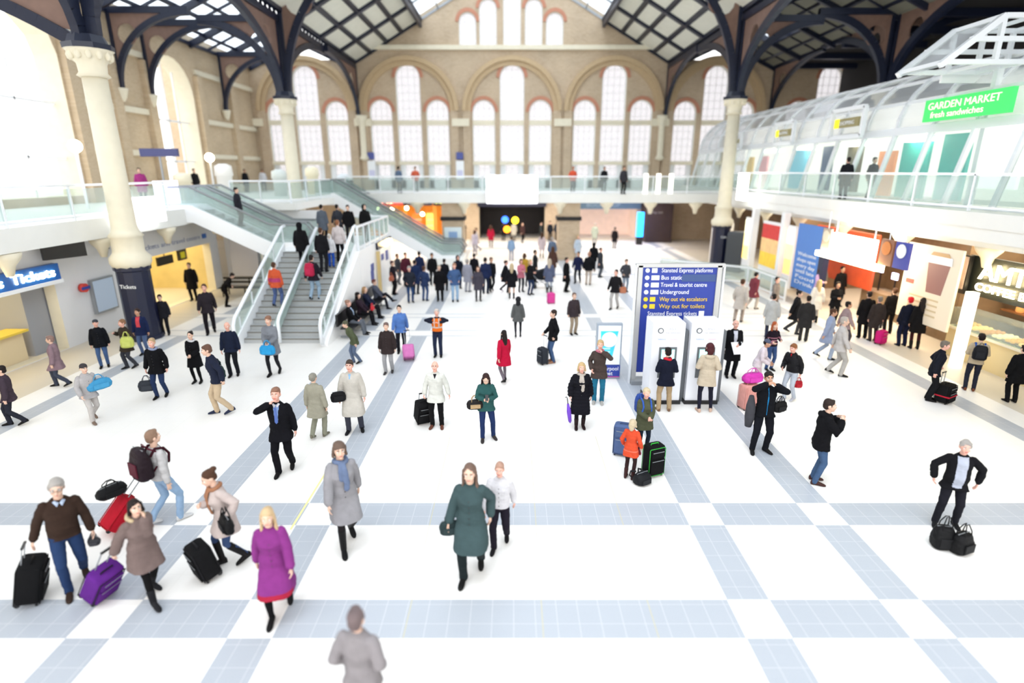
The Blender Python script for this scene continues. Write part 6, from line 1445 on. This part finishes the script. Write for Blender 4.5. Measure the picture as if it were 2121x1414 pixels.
p = P('person in pale clothes and dark hat striding with a sky blue bag, lower left', (196, 872), 772, 60, cols=dict(hair=DKH, hat=(70,66,68), top=(190,186,186), bot=(206,200,196), shoe=(130,110,96)), top='jacket', hair='hat', stride=.8, lean=(8, 0), hmin=1.55, **WALK)
soft_bag('shopping_bag', 'long sky blue bag carried by the striding person in the dark hat', p['W']((.26, -.12, .92)), 60, (.55, .2, .26), (70,160,210), 'bag')
P('person in mauve coat hurrying along the left wall', (128, 800), 706, -70, cols=dict(hair=(150,120,110), top=(150,124,132), bot=(70,76,92)), top='coat', len=.66, stride=.8, vox=.014, hmin=1.55)
P('person in dark purple grey clothes cut by the left frame edge', (34, 880), 778, -60, cols=dict(hair=DKH, top=(70,58,68), bot=(44,46,56)), top='jacket', stride=.7, vox=.014, hmin=1.55)
person('person in brown standing inside the yellow opening, above the cream counter', V((-18.0, 15.5, 0)), 90, 1.75, cols=dict(hair=DKH, top=(66,54,30), bot=(40,36,28)), top='jacket', vox=.016, key='std')

# ---- on the stairs and landing
def stair_at(px, py):
    """point on the stair slope seen at a pixel"""
    u = (px-1060.5)/F_PX; v = (py-707)/F_PX; fwd = math.cos(TILT)-v*math.sin(TILT); dn = math.sin(TILT)+v*math.cos(TILT)
    s_ = SH/(ST1-ST0); t = (CAMH+s_*ST0)/(dn+s_*fwd); y = fwd*t; k = math.floor((y-ST0)/(ST1-ST0)*16)+1
    return V((u*t, y, SH*k/16))
p = person('person in orange and red striped jacket climbing the left flight', stair_at(578, 640), 175, 1.7, dict(hair=BRH, top=(220,96,60), top2=(190,70,120), bot=(90,110,160)), key='walk2', top='jacket', stripes=[(1.0, 1.15)], stride=.5, vox=.014)
p = person('person in hooded black coat high on the left flight', stair_at(630, 560), 178, 1.8, dict(hat=(20,20,24), top=(20,20,24), bot=(18,18,22)), key='hooded', top='parka', hair='hood', vox=.014, len=.6)
p = person('person in pale jeans and dark top wearing a crimson backpack on the right flight', stair_at(654, 622), 172, 1.75, dict(hair=DKH, top=(40,36,46), bot=(170,196,220)), key='walk1', top='jacket', stride=.6, vox=.012)
soft_bag('backpack', 'crimson backpack on the climber in pale jeans', p['W']((0, .26, .98)), 352, (.36, .22, .5), (190,34,74), 'backpack', 'pack')
person('person in black jacket near the top of the right flight', stair_at(672, 566), 176, 1.78, dict(hair=BRH, top=(26,26,30), bot=(36,36,42)), key='std', top='suit', vox=.012)
person('small person in bright blue trousers on the right flight', stair_at(688, 558), 180, 1.35, dict(hair=(220,214,206), top=(228,228,232), bot=(40,90,200)), key='std', top='suit')
person('person in white and black top at the stair head, right of the blue trousers', stair_at(706, 545), 176, 1.7, dict(hair=(150,100,70), top=(216,206,206), bot=(24,22,26)), key='std', top='suit')
LZ = SH
for lb, px, py, c, yw, ky in (('person in black sweater standing on the landing by the right rail', 726, 502, (16,16,20), 20, 'std'), ('person in slate coat on the landing, centre', 672, 500, (96,104,116), 170, 'coat1'), ('person in dark grey on the landing beside the black sweater', 704, 498, (60,62,70), 160, 'walk1'),
                              ('person in black hat shape behind the landing glass at right', 776, 500, (20,20,22), 40, 'hooded')):
    g_ = ground(px, py, LZ); g_.y = min(g_.y, 29.6); g_.x = min(g_.x, -7.15); person(lb, g_, yw, 1.75, dict(top=c, bot=(30,30,36), hair=DKH, hat=(18,18,20)), key=ky)
# ---- seated on the bench
def seated(label, y, c, yaw=88, hair='short', key=None, legs=0, **k):
    arms = ((-.14, -.30, .98), (.14, -.30, .98))
    f_ = ((-.11, -.52, 0, -4), (.11, -.50+(-.22 if legs else 0), .0 if not legs else .30, 6))
    return person(label, V((-6.15, y, 0)), yaw, 1.72, c, sit=True, hip=.06, feet=f_, arms=arms, lean=(-6, 0), hair=hair, vox=.012, **k)
seated('seated person in black jacket and grey trousers, nearest on the bench', 20.7, dict(top=(16,16,20), bot=(110,116,126), hair=(170,130,110), top2=(180,200,232), skin='pink'), top='suit', open=(.03, .06, 1.1))
seated('seated person in dark clothes with a pink top, second on the bench', 22.1, dict(top=(50,36,48), bot=(24,24,30), hair=DKH), top='jacket', hair='long', sex='f')
p = seated('seated person in navy with brown hair, third on the bench', 23.2, dict(top=(34,40,64), bot=(22,22,28), hair=(180,140,100)), top='jacket', hair='bob', sex='f')
soft_bag('shopping_bag', 'bright red bag on the lap of the bench sitters', V((-5.68, 22.1, .60)), 88, (.26, .12, .2), (226,50,60), 'bag')
seated('seated person in grey jacket with legs stretched out, farthest on the bench', 24.9, dict(top=(88,92,108), bot=(30,30,40), hair=(110,60,50)), top='jacket', legs=1)
q = MB(); p = person('person in dark jacket with an orange bag by the kiosk front', V((-6.0, 27.9, 0)), 75, 1.7, dict(hair=(70,30,40), top=(40,34,42), bot=(24,22,26)), key='std'); soft_bag('handbag', 'orange brown bag on the person by the kiosk front', p['W']((-.3, -.05, .78)), 70, (.34, .16, .28), (196,110,80), 'handbag')

# ---- middle distance
P('person in dark brown coat carrying white papers before the bench', (806, 772), 676, 0, cols=dict(hair=(120,96,90), top=(54,44,44), bot=(170,170,172), shoe=(60,56,56)), top='coat', len=.72, hmin=1.6, stride=.3, vox=.012)
p = person('person in blue top and black trousers beyond the brown coat', (832, 728), 10, 1.65, dict(hair=DKH, top=(90,130,200), bot=(24,24,32)), key='walk1'); 
pulled('pink suitcase trailing behind the person in the blue top', (848, 748), ground(838, 736)+V((.1, 0, .8)), col=(226,130,196), h=.5, w=.38)
P('person in olive jacket and slate trousers bending near the bench end', (738, 752), 690, -60, cols=dict(hair=(90,90,70), top=(88,96,70), bot=(96,112,140)), top='jacket', lean=(24, 0), stride=.4, hmin=1.5, vox=.014)

person('person in pale grey coat with brown hair, cut off by the bottom frame edge', V((-1.6, 4.66, 0)), 170, 1.70, dict(hair=(120,104,104), top=(150,144,146), bot=(130,128,130), shoe=(90,88,90)), key='pock')
# ================================================================== the crowd: a few figures copied with their own clothes colours
CROWD_G = 'people waiting in the concourse'
N0 = (22,22,26)
def cr(label, at, yaw, key, top, bot=(28,30,38), hair=DKH, h=1.75, z=0.0, hat=(24,24,28), **k):
    if not isinstance(at, V):
        at = ground(at[0], at[1]); at.y = min(at.y, 50.9)
        if at.y < 32: at.x = min(at.x, 15.1)
    return person(label, at, yaw, h, dict(top=top, bot=bot, hair=hair, hat=hat, top2=top, skin=random.choice(['fair', 'pink', 'fair', 'tan'])), z=z, key=key, group=CROWD_G)
L_ = [
 ('person in dark jacket and jeans with grey hair, leftmost of the front rank', 851, 626, 20, 'pock', (40,44,56), JEAN, GREYH),
 ('person in navy coat just behind the leftmost of the front rank', 862, 609, 170, 'coat1', (36,52,92), (28,34,52), DKH),
 ('person in steel navy jacket and blue jeans, second of the front rank', 881, 623, 165, 'pock', (46,62,100), (56,82,130), BRH),
 ('person in long black coat with a beige scarf, third of the front rank', 912, 623, 5, 'coat1', (18,18,22), (14,14,16), (190,180,164)),
 ('person in denim jacket and pale jeans, centre left of the front rank', 943, 624, 10, 'pock', (72,100,146), (160,194,228), (176,130,104)),
 ('person in black behind the long black coat', 922, 602, 175, 'std', (20,22,30), N0, DKH),
 ('person in black hood behind the denim jacket', 950, 597, 15, 'hooded', (26,30,44), (40,52,84), DKH),
 ('person in pale grey coat standing alone in the crowd, left half', 969, 604, 160, 'coat1', (170,170,184), (190,190,200), GREYH),
 ('person in charcoal coat holding a phone, middle of the front rank', 991, 623, 8, 'fcoat', (74,70,82), (46,44,52), BRH),
 ('person in navy jacket right behind the charcoal coat', 1006, 608, 170, 'std', (34,46,84), (30,38,60), DKH),
 ('person in black next to the navy jacket at centre', 1018, 603, 20, 'walk1', (24,26,34), N0, DKH),
 ('person in black behind the charcoal coat', 983, 588, 170, 'std', (22,22,30), N0, DKH),
 ('person in black coat with arm out, right of centre', 1046, 605, 80, 'mwalk', (26,26,32), N0, DKH),
 ('person in black skirt coat with a beige hood, right of centre', 1060, 618, 178, 'fcoat', (22,22,28), (226,190,170), (206,186,150)),
 ('person in mustard yellow top in the crowd', 1086, 592, 165, 'fjean', (206,164,60), (60,60,70), BRH),
 ('person in black with pale blond hair near the mustard top', 1098, 610, 40, 'fjean', (24,24,28), (40,56,90), BLOND),
 ('person in rose pink jacket beside the mustard top', 1079, 604, 20, 'fjean', (222,130,150), (50,50,60), BRH),
 ('person in blue grey coat with beige hood, in front of the pink cabin case', 1137, 606, 172, 'fcoat', (96,104,132), (190,200,214), (206,190,170)),
 ('person in black coat standing apart, right of the crowd', 1172, 604, 60, 'coat1', (16,16,20), (22,22,26), DKH),
 ('person in midnight blue jacket right of the black coat', 1196, 586, -20, 'walk1', (32,38,74), N0, DKH),
 ('person in black jacket and beige trousers at the right of the crowd', 1218, 590, 165, 'std', (20,20,24), (206,190,176), (176,130,110)),
 ('person in black hood behind the beige trousers', 1228, 562, 175, 'hooded', (18,20,24), N0, DKH),
 ('person in dark slate coat, rightmost of the middle crowd', 1242, 574, 60, 'coat1', (58,62,70), (90,96,106), DKH),
 ('person in black with a rust bag walking near the information sign', 1272, 640, -30, 'walk1', (28,26,30), (190,186,184), DKH),
 ('person in charcoal jacket and faded jeans left of the information sign', 1294, 604, 10, 'pock', (66,68,74), (130,146,164), BRH),
 ('person in black near the left barrier of the crowd', 927, 528, 170, 'std', (24,24,30), N0, DKH),
 ('person in black coat beyond the black hood, left half', 958, 522, 160, 'coat1', (30,28,34), N0, DKH),
 ('person in crimson coat before the dark entrance', 1017, 512, 175, 'fcoat', (190,30,66), (36,30,34), BRH),
 ('person in black with a magenta bag under the balcony', 966, 492, 20, 'fjean', (26,22,28), (30,28,34), DKH),
 ('person in dark jacket at the mouth of the dark entrance', 1043, 498, 170, 'std', (34,32,38), N0, DKH),
 ('person in cream coat before the dark entrance', 1064, 496, 10, 'coat1', (206,200,186), (120,116,110), BLOND),
 ('person in brown jacket right of the cream coat', 1082, 503, 30, 'walk1', (70,48,46), N0, BRH),
 ('person in white and rose coat behind the crowd, right half', 1122, 534, 165, 'fcoat', (230,214,220), (190,180,190), BRH),
 ('person in black jacket in the dark cluster below the right brick pillar', 1133, 488, 20, 'std', (30,34,44), N0, DKH),
 ('person in slate jacket in the dark cluster below the right brick pillar', 1149, 492, 160, 'std', (46,54,68), N0, DKH),
 ('person in dark green grey, left edge of the dark cluster', 1120, 500, 60, 'walk1', (50,56,56), N0, DKH),
 ('person in midnight coat, right end of the dark cluster', 1166, 494, 10, 'coat1', (34,38,54), N0, DKH),
 ('person in coral jacket behind the crowd', 1180, 522, 160, 'fjean', (230,110,120), (70,80,110), BRH),
 ('tall person in black before the pale lit shop', 1272, 514, 150, 'coat1', (26,22,28), N0, DKH),
 ('person in pale sage coat before the pale lit shop', 1231, 506, 170, 'coat1', (176,186,172), (150,154,150), GREYH),
 ('person in black near the glowing blue column light', 1313, 490, 30, 'std', (20,20,24), N0, DKH),
 ('person in ash grey coat walking left behind the crowd', 988, 520, -70, 'mwalk', (206,200,200), (170,166,170), BRH),
 ('person in powder blue jacket at the middle of the back crowd', 1059, 540, 170, 'std', (150,180,214), (170,180,200), BRH),
 ('person in white jacket behind the blue grey coat', 1164, 536, 165, 'walk1', (234,232,236), (190,194,206), DKH),
 ('person in white and pale blue, right of the white jacket', 1196, 540, 20, 'fcoat', (206,220,236), (200,206,214), BLOND),
 ('person in maroon jacket behind the leftmost rank', 843, 592, 30, 'std', (84,34,50), N0, DKH),
 ('person in dark blue coat behind the steel navy jacket', 871, 588, 165, 'coat1', (34,46,84), N0, DKH),
 ('person in black behind the long black coat, farther back', 897, 590, 20, 'std', (22,22,26), N0, DKH),
 ('person in black jacket at the kiosk corner', 826, 588, 60, 'walk1', (70,72,80), (120,124,130), DKH),
 ('person in sand coloured coat beyond the kiosk corner', 946, 512, 10, 'fcoat', (190,182,170), (170,160,150), BLOND),
 ('person in lilac white top near the sand coloured coat', 984, 528, 170, 'fjean', (216,212,236), (180,180,196), BRH),
 ('person in slate blue coat between the white jacket and the crowd', 1143, 548, 175, 'coat1', (100,116,140), (70,80,96), GREYH),
 ('person in black beside the dark pram of the crowd', 1108, 584, 100, 'std', (34,36,40), N0, DKH),
 ('person in dark brown hair and brown top right of the pram', 1144, 574, 165, 'fcoat', (90,64,56), (110,100,110), BRH),
]
for lb, x, y, yw, ky, tc_, bc, hc in L_: cr(lb, (x, y), yw, ky, tc_, bc, hc, h=random.uniform(1.66, 1.84))
suitcase('hot pink cabin case in front of the blue grey coat', ground(1141, 628), 10, col=(240,80,170), w=.36, h=.5, d=.24, handle=.3, hard=True)
pm = empty('pram', ground(1120, 596), label='dark pram in the middle of the crowd', cat='pram'); g_ = ground(1120, 596)
q = MB(); q.prism([(-.4, .5), (.35, .45), (.45, .8), (.2, 1.05), (-.1, .95), (-.45, .85)], [], lambda u_, v_, t_: g_+V((u_, t_, v_)), -.25, .25, cloth((36,38,44))); q.build('carrycot', pm)
q = MB()
for sy in (-.25, .25): q.bar(g_+V((-.35, sy, .12)), g_+V((.3, sy, .5)), .03, .03, GREY); q.bar(g_+V((.35, sy, .12)), g_+V((-.3, sy, .6)), .03, .03, GREY); q.bar(g_+V((-.3, sy, .6)), g_+V((-.6, sy, 1.0)), .03, .03, GREY)
q.build('chassis', pm)
for sx in (-.35, .35):
    for sy in (-.27, .27): q = MB(); q.tube([g_+V((sx, sy-.02, .12)), g_+V((sx, sy+.02, .12))], .12, BLACK, 14); q.build('wheel', pm)
soft_bag('handbag', 'magenta bag on the person under the balcony', ground(962, 490)+V((-.25, -.1, .8)), 0, (.36, .16, .3), (214,40,150), 'handbag')
soft_bag('handbag', 'rust coloured bag near the information sign', ground(1276, 640)+V((.25, -.05, .75)), 0, (.32, .14, .3), (190,120,90), 'handbag')
R_ = [
 ('person in pale beige coat, left of the queue behind the information sign', 1528, 668, 150, 'mwalk', (206,196,186), (176,160,150), BRH),
 ('person in light grey coat and navy trousers behind the sign', 1592, 700, 160, 'coat1', (196,196,194), (50,54,76), DKH),
 ('person in burgundy and cream, half behind the information sign', 1556, 640, 120, 'mwalk', (130,60,70), (206,196,186), DKH),
 ('person in dark hair and taupe jacket near the amber lightbox', 1600, 652, 30, 'walk1', (130,120,116), (110,100,96), DKH),
 ('person in black jacket leaning forward, right of the light grey coat', 1640, 690, 60, 'mwalk', (30,30,34), (70,70,74), DKH),
 ('person in charcoal coat in front of the leaning black jacket', 1662, 706, 150, 'coat1', (50,48,48), (60,58,58), DKH),
 ('person in white jacket and cream scarf in the right queue', 1684, 668, 170, 'fcoat', (232,228,222), (190,184,176), BLOND),
 ('person in lilac jacket in the right queue', 1688, 636, 20, 'fjean', (196,166,220), (120,110,130), BRH),
 ('person in black with fair face holding a phone in the right queue', 1722, 672, -10, 'fjean', (20,20,24), N0, DKH),
 ('person in striped pale blue shirt hurrying right', 1706, 742, 70, 'mwalk', (160,172,200), (170,184,206), BRH),
 ('person in dusty pink jacket behind the pale blue shirt', 1742, 720, 80, 'walk1', (170,146,146), (80,76,82), DKH),
 ('person in cream parka before the orange shop panel', 1710, 602, 160, 'hooded', (226,216,206), (120,110,100), BLOND),
 ('person in black before the burnt orange panel', 1736, 634, 10, 'coat1', (18,18,20), (30,32,50), DKH),
 ('person in sage jacket with orange hair near the tills', 1756, 618, 170, 'std', (150,150,140), (110,104,96), (230,90,50)),
 ('person in black coat in the queue before the tills, first from left', 1784, 700, 165, 'coat1', (24,22,24), N0, DKH),
 ('tall person in brown grey long coat in the till queue', 1806, 706, 172, 'coat1', (58,50,48), (70,64,62), (130,120,110)),
 ('person in black jacket in the till queue, behind the long coat', 1836, 690, 168, 'std', (22,20,22), N0, BRH),
 ('person in navy with a red cap in the till queue', 1866, 716, 175, 'std', (22,26,44), (26,32,60), (226,30,40)),
 ('person in black with a pale collar, right end of the till queue', 1892, 722, 160, 'fcoat', (20,18,20), (60,26,30), DKH),
 ('person in lime vest at the right end of the tills', 1898, 690, 20, 'std', (196,230,60), N0, DKH),
 ('person in faded grey clothes crossing in front of the queue', 1730, 776, 70, 'walk1', (206,200,196), (190,186,180), (190,180,170)),
]
for lb, x, y, yw, ky, tc_, bc, hc in R_: cr(lb, (x, y), yw, ky, tc_, bc, hc, h=random.uniform(1.66, 1.84))
suitcase('magenta cabin case at the feet of the till queue', ground(1822, 712), 30, col=(226,40,130), w=.36, h=.5, d=.24, handle=.2)
# people on the galleries
G_ = [
 ('person in orange red jacket at the far balcony rail, right of the screen', 1186, 398, 10, 'pock', (246,100,70), N0, (190,120,90), 4.56),
 ('person in orange jacket at the far balcony rail, left of the screen', 862, 398, 10, 'pock', (236,110,80), N0, BRH, 4.56),
 ('person in slate blue on the far balcony, beside the orange jacket at left', 828, 400, 160, 'std', (110,130,160), N0, DKH, 4.56),
 ('person in black on the far balcony right of the orange red jacket', 1250, 397, 10, 'std', (26,26,30), N0, DKH, 4.56),
 ('person in charcoal on the far balcony close to the right corner', 1290, 402, 20, 'std', (60,60,66), N0, DKH, 4.56),
 ('person in white top on the left gallery near the brick pier', 548, 396, 20, 'std', (236,236,240), N0, DKH, 4.4),
 ('person in black coat on the left gallery beside the white top', 512, 398, 60, 'coat1', (26,26,32), N0, DKH, 4.4),
 ('person in black jacket by the escalator top at left', 410, 408, 60, 'std', (24,24,28), N0, DKH, 4.4),
 ('person in magenta coat on the left gallery behind the white panel', 300, 420, 30, 'coat1', (170,60,130), N0, DKH, 4.4),
 ('person in black coat walking on the right gallery before the teal panel', 1690, 412, 170, 'coat1', (30,30,38), (60,60,70), DKH, 4.82),
 ('person in black on the right gallery between the teal panels', 1798, 412, 10, 'std', (24,22,26), (30,30,36), DKH, 4.82),
 ('person in dark jacket on the right gallery far end', 1452, 392, 10, 'std', (30,32,44), N0, DKH, 4.82),
]
for lb, x, y, yw, ky, tc_, bc, hc, z_ in G_:
    g_ = ground(x, y, z_)
    if z_ > 4.6: g_.x = max(g_.x, 14.75)
    else: g_.y = min(g_.y, 50.5)
    cr(lb, g_, yw, ky, tc_, bc, hc)
person('person riding down the short escalator at left', V((-12.6, 26.4, 3.56)), 90, 1.72, dict(top=(44,44,52), bot=(30,30,38), hair=DKH), key='std')
bpy.data.scenes.remove(TMP)
# ================================================================== light, camera
wd = bpy.data.worlds.new('sky'); SC.world = wd; wd.use_nodes = True
nt = wd.node_tree; bg = nt.nodes['Background']
tc = nt.nodes.new('ShaderNodeTexCoord'); sp = nt.nodes.new('ShaderNodeSeparateXYZ'); nt.links.new(tc.outputs['Generated'], sp.inputs[0])
mr = nt.nodes.new('ShaderNodeMapRange'); mr.inputs[1].default_value = -.15; mr.inputs[2].default_value = .5
nt.links.new(sp.outputs[2], mr.inputs[0])
mx = nt.nodes.new('ShaderNodeMix'); mx.data_type = 'RGBA'; mx.inputs[6].default_value = (.86, .85, .83, 1); mx.inputs[7].default_value = (.98, .99, 1.0, 1)
nt.links.new(mr.outputs[0], mx.inputs[0]); nt.links.new(mx.outputs[2], bg.inputs['Color']); bg.inputs['Strength'].default_value = 1.0
sun = bpy.data.lights.new('sun', 'SUN'); sun.energy = .5; sun.angle = math.radians(25)
so = bpy.data.objects.new('sun', sun); COL.objects.link(so); so.rotation_euler = (math.radians(12), math.radians(-8), 0)
def area(name, loc, sx, sy, w, col):
    l = bpy.data.lights.new(name, 'AREA'); l.shape = 'RECTANGLE'; l.size = sx; l.size_y = sy; l.energy = w; l.color = col
    a = bpy.data.objects.new(name, l); COL.objects.link(a); a.location = loc
area('balcony_downlights', (-7, 45.5, 3.9), 7, 10, 260, (1, .93, .84)); area('balcony_downlights', (7, 45.5, 3.9), 11, 10, 330, (1, .93, .86)); area('entrance_downlights', (0, 49, 3.85), 4, 5, 60, (1, .94, .88))
area('shop_downlights', (16.2, 15, 3.95), 2.4, 7, 95, (1, .88, .68)); area('shop_downlights', (16.6, 24, 3.95), 3, 10, 150, (1, .9, .74)); area('shop_downlights', (16.2, 35, 3.7), 2.4, 8, 90, (1, .93, .82))
area('ticket_hall_lights', (-18.3, 14, 3.9), 4, 8, 120, (1, .84, .5)); area('ticket_hall_lights', (-18.3, 26, 3.9), 4, 5, 120, (1, .86, .55))
cam = bpy.data.cameras.new('camera'); cam.sensor_width = 36; cam.lens = F_PX/2121*36; cam.clip_start = .1; cam.clip_end = 500
co = bpy.data.objects.new('camera', cam); COL.objects.link(co); co.location = (0, 0, CAMH); co.rotation_euler = (PI/2-TILT, 0, 0)
cam.dof.use_dof = True; cam.dof.focus_distance = 12.5; cam.dof.aperture_fstop = .23
SC.camera = co
SC.view_settings.view_transform = 'Standard'; SC.view_settings.look = 'None'; SC.view_settings.gamma = 1.0
SC.view_settings.use_curve_mapping = False
SC.view_settings.exposure = 1.55
SC.cycles.max_bounces = 6; SC.cycles.diffuse_bounces = 4; SC.cycles.glossy_bounces = 2; SC.cycles.transparent_max_bounces = 12
SC.cycles.transmission_bounces = 2; SC.cycles.caustics_reflective = False; SC.cycles.caustics_refractive = False
SC.cycles.use_adaptive_sampling = True; SC.cycles.adaptive_threshold = .03
SC.cycles.use_denoising = True
for o in bpy.data.objects:
    if '_o' in o.keys(): del o['_o']
